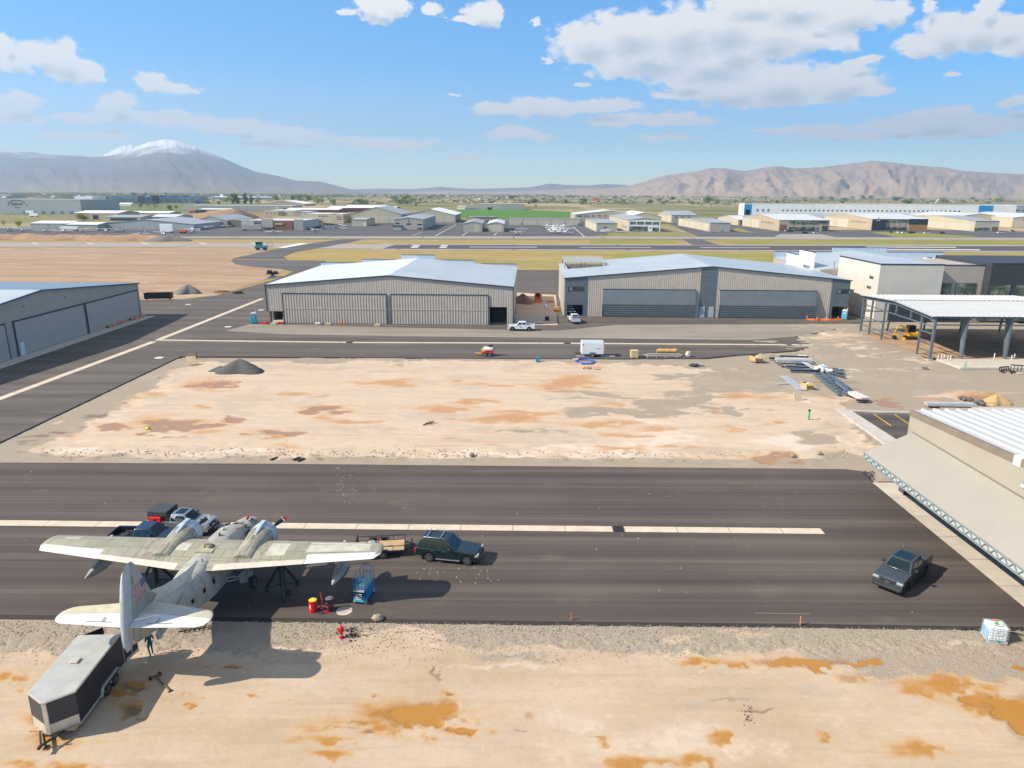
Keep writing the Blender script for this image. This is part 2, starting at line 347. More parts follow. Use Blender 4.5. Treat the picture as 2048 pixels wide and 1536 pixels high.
# ------------------------------------------------------------------ valley floor, airfield sheets
m, t, b = newmat('valley_soil'); P = t.pos()
vor = t.n('ShaderNodeTexVoronoi',feature='F1',distance='CHEBYCHEV'); t.L.new(t.mapv(P,(.0045,.0024,0)),vor.inputs['Vector']); vor.inputs['Scale'].default_value = 1; vor.inputs['Randomness'].default_value = .8
cs = t.sep(vor.outputs['Color']); n1 = t.noise(t.mapv(P,(.004,.0025,1)),1,6,.65); n2 = t.noise(P,.03,5,.7)
c = t.mix(t.ramp(cs[0],.3,.7),(.24,.21,.10),(.36,.29,.16)); c = t.mix(t.ramp(cs[1],.72,.8),c,(.16,.19,.07)); c = t.mix(t.ramp(cs[2],.75,.8),c,(.42,.31,.19))
c = t.mix(t.ramp(n1,.48,.66),c,(.13,.145,.06)); c = t.mix(t.math('MULTIPLY',t.ramp(n2,.5,.75),.45),c,(.10,.115,.05))
t.L.new(c,b.inputs['Base Color']); b.inputs['Roughness'].default_value = .95; b.inputs['Specular IOR Level'].default_value = .1
mVAL = m
mb = MB()
xs = [-15000,-3000,-600,0,600,3000,15000]; ys = [-58,200,900,3000,17400]
for i in range(6):
    for j in range(4): mb.quad((xs[i],ys[j],-.5),(xs[i+1],ys[j],-.5),(xs[i+1],ys[j+1],-.5),(xs[i],ys[j+1],-.5))
o = mb.build('ground',mVAL); o['kind'] = 'structure'
sheet('airfield_grass',[(-250,478),(2300,482),(2500,660),(-500,660)],-.40,mDRY)
sheet('dirt_field',[(-300,493),(300,496),(500,494),(545,500),(500,510),(470,520),(500,532),(575,536),(540,556),(430,592),(300,612),(-300,612)],-.34,mDIRT)
sheet('infield_grass',[(1420,477.5),(2300,481),(2300,491),(1480,489)],-.36,mGRN)
sheet('infield_grass',[(1180,478),(1340,479),(1352,486),(1300,489.5),(1180,489)],-.36,mGRN)
sheet('verge_grass',[(1190,508),(1700,507),(1700,530),(1500,520),(1250,518)],-.36,mGRN)
sheet('crop_field',[(905,421),(925,419.5),(1030,419),(1150,424),(1155,437),(1000,437.5),(925,436)],-.38,mCROP)
sheet('crop_field',[(700,413),(985,415),(985,417),(860,417)],-.38,mGRN)
# old concrete taxiway, runway, links
sheet('taxiway',[(-300,483.5),(560,486.5),(615,486),(760,489),(785,489),(768,497.5),(570,496.5),(500,494),(-300,493.5)],-.30,mLITE)
sheet('runway_shoulder',[(760,487.5),(2300,490.5),(2300,505),(740,499.5)],-.33,mLITE)
sheet('runway',[(790,489.5),(2300,493),(2300,502.5),(765,497.2)],-.27,mRWY)
for q in ([(828,490.2),(842,490.2),(838,491.8),(823,491.8)],[(884,490.4),(897,490.4),(893,492),(879,492)],[(824,493),(839,493),(835,495.2),(820,495.2)],[(882,493.2),(896,493.2),(891,495.4),(877,495.4)],
          [(1732,493.2),(1912,494),(1912,495.3),(1732,494.4)],[(1770,498.2),(1958,498.8),(1962,500.4),(1772,499.6)],
          [(940,493.6),(1075,494),(1075,494.7),(940,494.3)],[(1160,494.2),(1302,494.6),(1302,495.2),(1160,494.8)],[(1400,494.8),(1540,495.2),(1540,495.8),(1400,495.4)]):
    sheet('runway_marking',q,-.23,mWLINE)
sheet('scrape_mark',[(1508,1225.6),(1620,1227.4),(1620,1228.0),(1508,1226.2)],.004,mDUST)
for x in (60,170,280,395,500): sheet('taxiway_marking',[(x,485.3),(x+6,485.3),(x+20,488),(x+13,488)],-.25,mWLINE)
sheet('taxiway_link',[(640,484),(690,478),(725,479),(655,493),(590,503),(566,513),(575,520),(650,522),(660,556),(560,537),(500,532.5),(470,528),(462,522),(468,516),(500,509),(545,500)],-.26,mASF)
sheet('taxiway_marking',[(600,486.6),(618,486.6),(570,495.5),(553,495.5)],-.22,mWLINE)
sheet('taxiway_marking',[(470,518.2),(650,520.2),(650,520.8),(470,518.8)],-.22,mYLINE)
sheet('taxiway_link',[(1365,478),(1402,478),(1438,490),(1385,490)],-.28,mASF)
sheet('far_taxiway',[(-300,470),(120,472),(330,473),(640,472.5),(1250,473),(2300,476),(2300,480.5),(1250,477.5),(640,477),(330,476)],-.30,mLITE)
sheet('far_apron',[(-300,458),(700,448),(1000,440),(1170,440),(1225,473.2),(1000,473),(640,472.8),(330,473.5),(-300,471)],-.34,mASF)
sheet('far_apron',[(1330,444),(1400,441),(1560,460),(1950,460),(2300,470),(2300,476),(1900,474.5),(1560,476),(1400,474)],-.34,mASF)
sheet('far_forecourt',[(1560,468),(1640,468),(1680,475.6),(1545,475.6)],-.28,mLITE)
sheet('far_verge',[(1742,465),(1800,463.5),(1950,473),(1960,474.6),(1790,473.5)],-.27,mGRN)
sheet('far_verge',[(1465,456),(1480,457),(1510,466),(1470,463)],-.27,mGRN)
sheet('far_verge',[(1195,470.5),(1360,470),(1370,473),(1190,473)],-.27,mGRN)
for q in ([(870,471.5),(872,471.5),(913,449),(912,449)],[(823,471),(825,471),(846,464.5),(845,464.5)],[(924,471),(926,471),(936,464),(935,464)],[(987,471),(989,471),(995,465),(994,465)],[(1168,473),(1170,473),(1146,453.5),(1145,453.5)],[(1370,464.5),(1373,464.5),(1325,452),(1323,452)]):
    sheet('apron_marking',q,-.29,mWLINE)
# ------------------------------------------------------------------ near pavements (real slabs with a broken rim)
g2 = lambda L: [tuple(G(x,y).xy) for x,y in L]
slab('taxi_lane',g2([(-420,1081),(0,884),(362,712),(700,714),(1000,716),(1240,717),(1400,716),(1480,709),(1600,700),(1625,690),(1590,672),(1660,652),(1720,645),(1720,600),(1120,585),(1120,540),(1000,540),(640,534),(600,536),(560,556),(440,590),(345,600),(280,600),(-420,640)]),-.16,0.,[mASM,mRIM],.25)
slab('apron',g2([(-420,924.5),(0,925),(500,927),(1000,931.5),(1400,935.5),(1690,938),(1722,942),(1746,965),(1900,1091),(2060,1223),(2105,1257),(2060,1254),(1640,1248),(1000,1241),(500,1235),(0,1229),(-420,1224)]),-.14,0.,[mASN,mRIM],.34)
sheet('dusty_apron',[(500,648),(1110,662),(1230,650),(1720,648),(1690,655),(1600,672),(1500,680),(1180,676),(800,672),(560,668),(450,662)],.006,mDUST)
sheet('dusty_apron',[(1033,585),(1112,590),(1115,650),(1030,650)],.01,mSOIL)
def strip(name,a,b,w,mat,z=.008,th=.03):      # concrete strip between two ground points
    A, B = G(*a), G(*b); d = (B-A); L = d.length; o = MB().box(-w/2,w/2,0,L,-th,0).build(name,mat) if 0 else None
    ang = math.atan2(d.y,d.x); mb = MB().box(0,L,-w/2,w/2,-th,0); o = mb.build(name,mat); o.location = (A.x,A.y,z); o.rotation_euler = (0,0,ang); o['kind'] = 'structure'; return o
strip('drain_gutter',(-420,1041.5),(1225,1058),1.05,mGUT); strip('drain_gutter',(1248,1058.2),(1645,1062.3),1.05,mGUT)
strip('drain_gutter',(312,680),(693,684.6),.95,mGUT); strip('drain_gutter',(705,684.8),(1129,686.5),.95,mGUT); strip('drain_gutter',(1141,686.6),(1573,689.5),.95,mGUT); strip('drain_gutter',(1583,689.6),(1626,690),.95,mGUT)
strip('drain_gutter',(525,597),(316,680),1.25,mGUT,.012); strip('drain_gutter',(308,683),(-420,953),1.25,mGUT,.012)
def grate(px,py,w,d,label):
    p = G(px,py); e = thing('drain_grate',label,'drain grate',p,.005,'drain grates in the gutters')
    f = MB()
    for s in (-1,1): f.box(-w/2,w/2,s*d/2-.05,s*d/2+.05,0,.03); f.box(s*w/2-.05,s*w/2+.05,-d/2+.05,d/2-.05,0,.028)
    f.build('frame',M('grate_iron',(.05,.045,.04),.6,.5),e)
    k = MB(); n = int(w/.09)
    for i in range(1,n): k.box(-w/2+i*w/n-.018,-w/2+i*w/n+.018,-d/2+.05,d/2-.05,.004,.022)
    k.build('bars',MATS['grate_iron'],e); MB().box(-w/2+.05,w/2-.05,-d/2+.05,d/2-.05,.001,.004).build('pit',M('pit_black',(.012,.011,.01),.9),e)
grate(1236.5,1058.2,.85,1.05,'dark iron grate in the pale gutter of the near apron, right of the green car'); grate(699,684.7,1.2,.9,'dark grate in the far gutter below the ribbed brown hangar'); grate(1135,686.6,1.2,.9,'dark grate in the far gutter beside the white box trailer'); grate(447,1049.6,.85,1.05,'iron grate in the near gutter behind the aircraft nose')
# ------------------------------------------------------------------ dirt lots: displaced sheets with stains
WARP = [0,0]
def blobs(PX,PY,L,nz,soft=1.):
    r = np.zeros_like(PX); PX, PY = PX+WARP[0], PY+WARP[1]
    for (x,y,rx,ry) in L:
        d = np.sqrt(((PX-x)/rx)**2+((PY-y)/ry)**2)+nz; r = np.maximum(r,np.clip(1.2-d*soft,0,1) if soft > .9 else 1-np.clip(d-.5,0,1))
    return np.clip(r,0,1)
def lot(name,x0,x1,y0,y1,step,hfun):
    nx, ny = int((x1-x0)/step)+1, int((y1-y0)/step)+1
    X, Y = np.meshgrid(np.linspace(x0,x1,nx),np.linspace(y0,y1,ny))
    PX, PY = proj(X,Y,np.zeros_like(X)); Z, st, we = hfun(X,Y,PX,PY)
    me = bpy.data.meshes.new(name); N = nx*ny; me.vertices.add(N); me.vertices.foreach_set('co',np.stack([X,Y,Z],-1).astype(np.float32).ravel())
    i = np.arange(N).reshape(ny,nx); q = np.stack([i[:-1,:-1],i[:-1,1:],i[1:,1:],i[1:,:-1]],-1).reshape(-1,4); nf = len(q)
    me.loops.add(nf*4); me.loops.foreach_set('vertex_index',q.ravel().astype(np.int32)); me.polygons.add(nf); me.polygons.foreach_set('loop_start',np.arange(0,nf*4,4,dtype=np.int32)); me.polygons.foreach_set('loop_total',np.full(nf,4,dtype=np.int32))
    me.update(calc_edges=True); me.polygons.foreach_set('use_smooth',np.ones(nf,dtype=bool))
    for nm, ch in (('stain',st),('wear',we)):
        a = me.attributes.new(nm,'FLOAT_COLOR','POINT'); a.data.foreach_set('color',np.stack([*ch,np.ones_like(X)],-1).astype(np.float32).ravel())
    me.materials.append(mSOIL); o = bpy.data.objects.new(name,me); COL.objects.link(o); o['kind'] = 'structure'; return o
def front(X,Y,PX,PY):
    n1 = fbm(X*.55,Y*.55,3,5); n2 = fbm(X*2.3,Y*2.3,5,5); n3 = fbm(X*7,Y*7,8,3); nz = (n1-.5)*1.3+(n2-.5)*.9; WARP[:] = [(fbm(X*.5,Y*.5,41,4)-.5)*80+(n2-.5)*50,(fbm(X*.5,Y*.7,43,4)-.5)*24+(n2-.5)*15]
    org = blobs(PX,PY,[(840,1428,170,44),(720,1450,110,24),(660,1462,60,10),(880,1388,28,8),(930,1463,70,12),(655,1510,60,12),(640,1480,70,14),(860,1470,30,16),(765,1393,16,7),
        (1440,1320,110,12),(1620,1326,150,24),(1880,1370,90,40),(1960,1410,90,60),(1300,1520,90,16),(1250,1530,60,20),(1440,1475,34,22),(1400,1525,40,26),(1640,1468,26,18),(1860,1500,80,30),(1190,1480,22,16),(1073,1432,14,12),(1720,1350,60,12),
        (20,1350,40,22),(60,1385,26,10),(70,1440,60,20),(110,1478,70,20),(40,1525,60,14),(150,1535,60,14),(490,1386,24,7),(575,1393,14,6),(250,1420,44,24),(370,1385,20,8),(240,1385,40,9),(270,1372,46,12),(470,1330,40,8),(390,1408,14,7),(330,1405,12,8),(1790,1270,40,14),(2030,1330,30,12)],nz)
    pud = blobs(PX,PY,[(845,1427,74,26),(878,1444,24,10),(925,1459,30,6),(1615,1323,110,9),(1640,1331,40,9),(1720,1322,40,7),(2030,1420,70,30),(1975,1400,45,14),(1930,1396,26,9),(2060,1450,50,26),(2040,1338,16,5)],nz*.85,.5)
    edge = 1302+(n1-.5)*60+np.where(PX > 1500,(PX-1500)*.12,0)-np.where((PX > 600) & (PX < 1150),30*np.exp(-((PX-800)/160)**2),0)
    gra = sstep(edge-PY,-14,16); gra = np.maximum(gra,blobs(PX,PY,[(1010,1312,110,14),(1750,1340,90,26),(1300,1290,200,20),(1850,1330,120,24)],nz)*.8)
    gra = gra*(1-.75*blobs(PX,PY,[(640,1300,90,8),(560,1297,60,7),(1480,1262,110,9),(1370,1275,60,10),(1920,1285,60,14),(1080,1292,60,7)],nz))
    gra = gra*(1-.45*blobs(PX,PY,[(800,1265,160,18),(300,1245,200,10)],nz))
    whi = blobs(PX,PY,[(640,1300,80,7),(560,1298,60,7),(1000,1330,220,8),(1500,1338,120,7),(1330,1480,300,60),(1150,1440,120,40),(870,1290,40,6),(1900,1290,40,10),(1660,1425,120,30)],nz)*.5
    drk = blobs(PX,PY,[(868,1345,10,26),(250,1425,34,12),(455,1331,22,5),(280,1378,26,6),(700,1448,40,7),(690,1462,40,5),(880,1390,16,3),(1060,1466,30,3),(1180,1475,40,3),(1460,1400,60,3),(1500,1420,50,3)],nz*.8)*.9
    drk = np.maximum(drk,.22*sstep(n2,.55,.8)*sstep(n1,.45,.7)*(1-gra))
    gy = blobs(PX,PY,[(1070,1435,60,20),(1250,1450,60,12),(1500,1400,200,10),(1000,1470,120,6),(1640,1380,120,10)],nz)*.55
    Z = -.13+.05*(n1-.5)+.03*(n2-.5)*(.4+gra)+.012*(n3-.5)*(.5+1.6*gra)
    Z += .07*np.exp(-((PY-(1290+(n1-.5)*40))/14)**2)*sstep(n2,.35,.6)*gra
    Z += .10*sstep(PY,1300,1380)
    Z = np.where(PY < 1249,np.minimum(Z,-.07),Z); Z = np.where(PY < 1238,-.16,Z)
    Z = Z*(1-pud)+(-.06)*pud*(PY > 1300)+Z*pud*(PY <= 1300)
    return Z, (org,pud,gra), (whi,drk,gy)
lot('dirt_lot',-42,44,26,45.5,.085,front)
LOTP = [(70,905),(395,722),(900,722),(1300,726),(1420,735),(1600,760),(1700,800),(1690,820),(1760,890),(1660,930),(1000,915),(200,912)]
LW = np.array([tuple(G(x,y).xy) for x,y in LOTP])
def inpoly(X,Y,P):
    c = np.zeros(X.shape,bool); d = np.full(X.shape,1e9)
    for i in range(len(P)):
        (x0,y0), (x1,y1) = P[i-1], P[i]
        with np.errstate(divide='ignore',invalid='ignore'):
            c ^= ((y0 > Y) != (y1 > Y)) & (X < (x1-x0)*(Y-y0)/(y1-y0)+x0)
        L2 = (x1-x0)**2+(y1-y0)**2; tt = np.clip(((X-x0)*(x1-x0)+(Y-y0)*(y1-y0))/L2,0,1); d = np.minimum(d,np.hypot(X-x0-tt*(x1-x0),Y-y0-tt*(y1-y0)))
    return np.where(c,d,-d)
def tracks(PX,PY,L,nz):
    r = np.zeros_like(PX)
    for (w,P) in L:
        for (x0,y0), (x1,y1) in zip(P,P[1:]):
            ys = 3.2; ax, ay, bx_, by_ = x0, y0*ys, x1, y1*ys; L2 = (bx_-ax)**2+(by_-ay)**2+1e-6; tt = np.clip(((PX-ax)*(bx_-ax)+(PY*ys-ay)*(by_-ay))/L2,0,1); d = np.hypot(PX-ax-tt*(bx_-ax),PY*ys-ay-tt*(by_-ay)); r = np.maximum(r,np.clip(1.3-np.abs(d/w)+nz*.7,0,1))
    return r
def loop(cx,cy,rx,ry,a0,a1): return [(cx+rx*math.cos(a0+(a1-a0)*i/14),cy+ry*math.sin(a0+(a1-a0)*i/14)) for i in range(15)]
TRK = [(3.2,loop(1330,828,rx,rx*.26,2.2,5.0)) for rx in (58,68,84,95,120,130)]+[(3.0,loop(760,800,rx,rx*.30,2.0,4.6)) for rx in (50,60,85)]+[(2.6,[(1180,905+k*3),(1300,868+k*3),(1420,848+k*3),(1600,838+k*4)]) for k in (0,3)]+[(2.6,[(820,862+k*3),(960,868+k*2),(1120,856+k*2),(1280,832+k*2),(1420,800+k)]) for k in (0,3)]+[(2.5,[(1410,720+k),(1424,738+k),(1442,752)]) for k in (0,4)]+[(2.4,[(620,905),(760,880+k),(900,872+k)]) for k in (0,4)]+[(2.5,[(1500+k,760),(1440+k,800),(1300+k,850),(1180+k,880)]) for k in (0,16)]+[(2.5,[(1700,690+k),(1560,745+k),(1480,790+k),(1380,860+k)]) for k in (0,6)]
def middle(X,Y,PX,PY):
    n1 = fbm(X*.16,Y*.30,21,5); n2 = fbm(X*.6,Y*1.1,23,5); n3 = fbm(X*2.2,Y*2.6,25,3); nz = (n1-.5)*1.5+(n2-.5)*1.2; WARP[:] = [(fbm(X*.2,Y*.3,45,4)-.5)*110+(n2-.5)*60,(fbm(X*.2,Y*.3,47,4)-.5)*22+(n2-.5)*11]
    sd_ = inpoly(X,Y,LW)+(n1-.5)*6+(n2-.5)*2.5; ins = sstep(sd_,-1.2,1.2)
    st = sstep(sd_,-.5,5)
    org = blobs(PX,PY,[(395,765,70,13),(430,775,60,14),(300,795,60,10),(330,850,100,18),(460,845,50,12),(640,820,90,11),(560,872,90,12),(420,870,60,8),(130,870,40,10),(590,895,30,7),(590,790,50,6),(220,855,40,10),(690,840,60,8),(420,815,40,6),
        (780,768,110,9),(950,768,110,8),(890,757,30,7),(1140,765,90,22),(1160,790,70,12),(1100,773,30,9),(930,805,60,8),(880,820,110,8),(1050,828,100,9),(1000,842,160,9),(890,838,40,8),(900,879,40,5),(1200,848,110,9),(1250,870,90,8),(1230,805,70,12),(1180,733,40,7),(1060,733,40,5),(800,733,20,4),(980,892,40,4),(1330,857,70,8),
        (1480,790,90,16),(1540,795,60,14),(1420,822,50,8),(1460,855,50,10),(1540,850,20,6),(1380,770,50,8),(1300,925,320,9),(1500,925,70,14),(1330,898,60,5),(1220,896,70,5),(1550,912,60,16),(1650,848,14,4),(1885,775,60,8),(1960,790,60,10),(1990,815,80,9),(1870,803,60,8),(1700,805,30,8),(2040,770,40,8),(1560,770,50,10),(1640,790,60,8)],nz*.8)
    pud = blobs(PX,PY,[(345,854,55,10),(310,862,40,5),(430,855,44,5),(470,838,20,8),(222,855,22,7),(420,772,28,6),(460,770,20,5),(650,820,44,6),(620,822,24,5),(585,868,34,6),(530,876,26,3),(1550,913,42,12),(1530,920,40,7),(1795,806,30,7),(1985,796,30,8),(1420,827,18,2.5),(340,876,30,1.6)],nz*.5,.5)
    gra = 1-ins; gra = np.maximum(gra,sstep(PX+(n1-.5)*160+(PY-720)*.6,1400,1460)*sstep(790+(n1-.5)*60-PY,-8,20))
    gra = np.maximum(gra,blobs(PX,PY,[(1210,790,110,10),(1150,800,50,7),(1240,827,150,12),(1150,832,50,8),(1350,815,120,18),(1380,795,50,12),(1480,822,40,8),(1350,790,60,12),(1340,755,60,9),(1000,865,80,3),(1100,862,120,4),(1640,880,60,18),(1690,910,60,16),(1620,870,40,14),(1720,935,40,10)],nz*.9))
    gra = gra*(1-.7*blobs(PX,PY,[(1660,672,70,12),(1700,690,50,8),(1760,705,60,6),(1830,720,80,5),(1660,735,100,4),(1900,790,120,14),(1640,660,60,8),(120,880,30,12),(100,840,24,8),(1780,735,120,4),(1700,745,60,4)],nz))
    gra = np.where(PY > 917,np.maximum(gra*.5,.75),gra)
    whi = blobs(PX,PY,[(1300,880,110,16),(1240,908,140,7),(1000,906,200,5),(1330,860,70,10),(1100,893,150,5),(1290,845,60,6),(1600,885,120,20),(1250,900,90,8),(130,900,90,8),(400,905,200,6)],nz*.8)
    drk = blobs(PX,PY,[(120,862,24,6),(40,885,30,5),(40,900,20,6),(60,870,30,4),(200,826,40,4),(1080,867,90,3),(850,850,12,5),(610,915,16,3)],nz*.8)
    drk = np.maximum(drk,.25*sstep(n2,.58,.8))
    tr_ = tracks(PX,PY,TRK,(n2-.5)*1.6+(n3-.5)); drk = np.maximum(drk,.42*tr_*sstep(n3,.35,.6)); whi = np.maximum(whi,.45*np.roll(tr_,2,0)*(1-tr_))
    gy = blobs(PX,PY,[(690,860,200,14),(500,800,160,10),(1000,880,300,10),(1400,905,200,12),(600,735,200,7),(1650,860,60,20)],nz)*.6
    gy = np.maximum(gy,.5*sstep(n1,.52,.7))
    Z = -.14+st*(.22+.06*(n1-.5))+.07*(n2-.5)*(.6+.6*ins)+.05*(n3-.5)
    Z += .16*np.exp(-(sd_/1.0)**2)*sstep(n2,.4,.6)
    Z = np.minimum(Z,np.where((PY > 921) & (PX < 1745),-.09,9)); Z = np.where((PY > 936) & (PX < 1760),-.22,Z)
    road = (sd_ < -2.2) & (PY < 720+np.clip((PX-1400)*-.01,-9,0)) & (PX < 1640); Z = np.where(road & (PY < 714+.002*PX),-.25,Z)
    left = (PX < 362) & (PY < 712+(362-PX)*.475-1.5); Z = np.where(left,-.3,Z); Z = np.where((PX < 380) & (PY < 712+(362-PX)*.475+4),np.minimum(Z,-.09),Z)
    Z = np.where((PY < 719) & (PY > 640) & (PX < 1400),np.minimum(Z,-.12),Z); spill = sstep(PX+(n1-.5)*260+(n2-.5)*120+(PY-700)*1.2,1560,1600)*(PX > 1430)*(PY < 740)*(PY > 648); Z = np.where((PX > 1400) & (PY < 712),-.2+.27*spill+.05*(n2-.5)*spill,Z)
    Z = Z*(1-pud)+np.minimum(Z,.0)*pud
    return Z, (org,pud,gra), (whi,drk,gy)
lot('dirt_lot',-64,118,68.5,172,.32,middle)

# ------------------------------------------------------------------ mountains
def mountain_mat(name,rock,dark,pale,snow=None):
    m, t, b = newmat(name); P = t.pos(); n = t.noise(P,.0016,8,.65); n2 = t.noise(P,.0075,6,.7); z = t.sep(P)[2]
    c = t.mix(t.ramp(n,.35,.65),rock,dark); c = t.mix(t.math('MULTIPLY',t.ramp(n2,.45,.7),.6),c,dark)
    c = t.mix(t.math('MULTIPLY',t.math('SUBTRACT',1.,t.ramp(t.math('ADD',z,t.math('MULTIPLY',n,160)),90,330)),.7),c,pale)
    if snow:
        nz = t.sep(t.n('ShaderNodeNewGeometry').outputs['Normal'])
        k = t.math('ADD',t.math('ADD',z,t.math('MULTIPLY',t.math('SUBTRACT',n2,.5),420)),t.math('MULTIPLY',t.math('SUBTRACT',n,.5),500))
        c = t.mix(t.ramp(k,snow[0],snow[1]),c,(.86,.86,.88))
    t.L.new(c,b.inputs['Base Color']); b.inputs['Roughness'].default_value = .95; b.inputs['Specular IOR Level'].default_value = .1; return m
def mountain(name,pts,Dc,Df,mat,amp,spur,seed,nx=420,ny=56,foot=0.0,label=None,pw=1.25):
    pts = sorted(pts); xs = np.array([p[0] for p in pts],float); hs = np.array([p[1] for p in pts],float)
    px = np.linspace(xs[0],xs[-1],nx); py = np.interp(px,xs,hs); el = np.zeros(nx); az = np.zeros(nx)
    for i in range(nx):
        d = ray(px[i],py[i]); az[i] = d[0]/d[1]; el[i] = d[2]/d[1]
    tt = np.concatenate([np.linspace(0,1,ny),[1.12,1.35]]); T, I = np.meshgrid(tt,np.arange(nx),indexing='ij')
    Dd = Df+(Dc-Df)*T; X = az[I]*Dd*(1+0*T); Yy = Dd
    hc = HC+el*Dc; prof = np.where(T <= 1,np.clip(T,0,1)**pw,1-(T-1)*1.6)
    u = px[I]/spur; warp = fbm(u*.6,T*2.2,seed+5,4)*1.5
    r = 1-np.abs(2*fbm(u+warp*.55+T*.3,T*.8+warp*.2,seed,4)-1)        # ridged spurs running down the slope
    r2 = 1-np.abs(2*fbm(u*2.6+warp,T*2.4,seed+9,4)-1)
    env = np.sin(np.pi*np.clip(T,0,1)**.8)
    Z = hc[I]*prof+amp*env*hc[I]*((r-.72)*1.5+(r2-.7)*.5)+(fbm(u*6,T*6,seed+3,4)-.5)*.08*hc[I]*np.clip(T,0,1)
    Z = np.where(T >= .999,hc[I]*prof+(fbm(u*5,T*0+3,seed+4,4)-.5)*.03*hc[I],Z); Z = np.maximum(Z,-.45)
    mb = MB(); n = nx; ny_ = len(tt)
    me = bpy.data.meshes.new(name); me.vertices.add(ny_*n); me.vertices.foreach_set('co',np.stack([X,Yy,Z],-1).astype(np.float32).ravel())
    i = np.arange(ny_*n).reshape(ny_,n); q = np.stack([i[:-1,:-1],i[:-1,1:],i[1:,1:],i[1:,:-1]],-1).reshape(-1,4); nf = len(q)
    me.loops.add(nf*4); me.loops.foreach_set('vertex_index',q.ravel().astype(np.int32)); me.polygons.add(nf); me.polygons.foreach_set('loop_start',np.arange(0,nf*4,4,dtype=np.int32)); me.polygons.foreach_set('loop_total',np.full(nf,4,dtype=np.int32))
    me.update(calc_edges=True); me.polygons.foreach_set('use_smooth',np.ones(nf,dtype=bool)); me.materials.append(mat)
    o = bpy.data.objects.new(name,me); COL.objects.link(o); o['kind'] = 'structure'
    if label: o['label'] = label
    return o
mTAN = mountain_mat('dry_hill',(.40,.285,.195),(.31,.225,.16),(.41,.305,.21)); mBLU = mountain_mat('forest_mountain',(.155,.13,.105),(.10,.095,.075),(.27,.22,.15)); mSNO = mountain_mat('snowy_mountain',(.15,.13,.115),(.105,.10,.09),(.27,.22,.15),(520,800)); mSN2 = mountain_mat('snow_crest',(.16,.14,.12),(.12,.11,.09),(.25,.2,.15),(420,640))
mountain('mountain',[(1080,389),(1150,385),(1200,379),(1260,371),(1290,363),(1330,350),(1370,346),(1400,341),(1420,336),(1450,337),(1490,342),(1530,335),(1555,332),(1590,337),(1640,335),(1690,329),(1740,322),(1780,324),(1830,331),(1880,334),(1940,343),(1990,346),(2048,349),(2120,352),(2300,365)],9800,6200,mTAN,.30,74.,31,520,70,label='long bare tan ridge with steep spurs')
mountain('mountain',[(-260,312),(-60,302),(0,301),(60,305),(130,311),(205,314),(235,308),(262,297),(300,284),(330,279),(352,281),(400,298),(450,317),(480,331),(510,343),(560,353),(590,361),(640,363),(680,373),(720,383),(760,390)],13000,7000,mSNO,.10,130.,57,440,70,label='broad hazy mountain with a snow-dusted top',pw=1.3)
mountain('mountain',[(160,330),(205,312),(225,300),(245,292),(264,289),(285,297),(340,320)],14600,13300,mSN2,.3,30.,91,120,30,label='snow-covered crest showing behind the mountain shoulder')
mountain('hills',[(620,386),(700,379),(760,377),(820,378.5),(860,375.5),(880,373.5),(940,378),(1000,376.5),(1060,374.5),(1100,367),(1130,370),(1180,371),(1210,368),(1250,370),(1330,380)],16000,13500,mBLU,.25,40.,77,240,30,label='low blue hills at the far end of the valley')
mountain('hills',[(640,390),(760,386),(900,381),(990,384),(1080,381),(1180,376),(1260,377),(1400,392)],11500,9000,mTAN,.2,40.,71,200,30,label='low tan foothill in front of the far hills',pw=.9)
# ------------------------------------------------------------------ air: one even box of haze round everything
hm = bpy.data.materials.new('haze'); hm.use_nodes = True; nt = hm.node_tree; nt.nodes.clear(); vo = nt.nodes.new('ShaderNodeVolumePrincipled'); oo = nt.nodes.new('ShaderNodeOutputMaterial'); nt.links.new(vo.outputs[0],oo.inputs['Volume'])
vo.inputs['Color'].default_value = (.66,.82,1,1); vo.inputs['Density'].default_value = 8.5e-5; vo.inputs['Anisotropy'].default_value = .2
o = MB().box(-15800,15800,-60,17800,-1.6,1750).build('haze',hm); o['kind'] = 'stuff'

# ------------------------------------------------------------------ the amphibious aircraft
def plane_skin(name,c0,c1,patch,rough=.5,metal=.0):
    m, t, b = newmat(name); P = t.obj()
    n = t.noise(P,.7,6,.65); n2 = t.noise(t.mapv(P,(.8,.35,1)),2.4,5,.7)
    br = t.n('ShaderNodeTexBrick'); t.L.new(P,br.inputs['Vector']); br.inputs['Scale'].default_value = .55; br.inputs['Mortar Size'].default_value = .018; br.inputs['Brick Width'].default_value = .75; br.inputs['Row Height'].default_value = .55
    br.inputs['Color1'].default_value = (0,0,0,1); br.inputs['Color2'].default_value = (1,1,1,1); br.inputs['Mortar'].default_value = (.5,.5,.5,1)
    c = t.mix(t.ramp(n,.3,.7),c0,c1); c = t.mix(t.math('MULTIPLY',t.sep(br.outputs['Color'])[0],.55),c,patch)
    c = t.mix(t.math('MULTIPLY',t.ramp(n2,.54,.74),.55),c,tuple(x*.55 for x in c0)); c = t.mix(t.math('MULTIPLY',t.ramp(n2,.18,.36,1,0),.35),c,tuple(min(.8,x*1.45) for x in c1))
    c = t.mix(t.math('MULTIPLY',br.outputs['Fac'],.55),c,tuple(x*.4 for x in c0))
    if name == 'wing_skin':
        q = t.sep(P); ns = t.noise(t.mapv(P,(5,.5,1)),1.,4,.7); oil = t.math('MULTIPLY',t.ramp(t.math('ABSOLUTE',t.math('SUBTRACT',t.math('ABSOLUTE',q[0]),2.86)),.95,.2),t.ramp(ns,.42,.66)); c = t.mix(t.math('MULTIPLY',oil,.75),c,(.07,.062,.05))   # oil and soot blown back from the engines
    t.L.new(c,b.inputs['Base Color']); b.inputs['Roughness'].default_value = rough; b.inputs['Metallic'].default_value = metal; return m
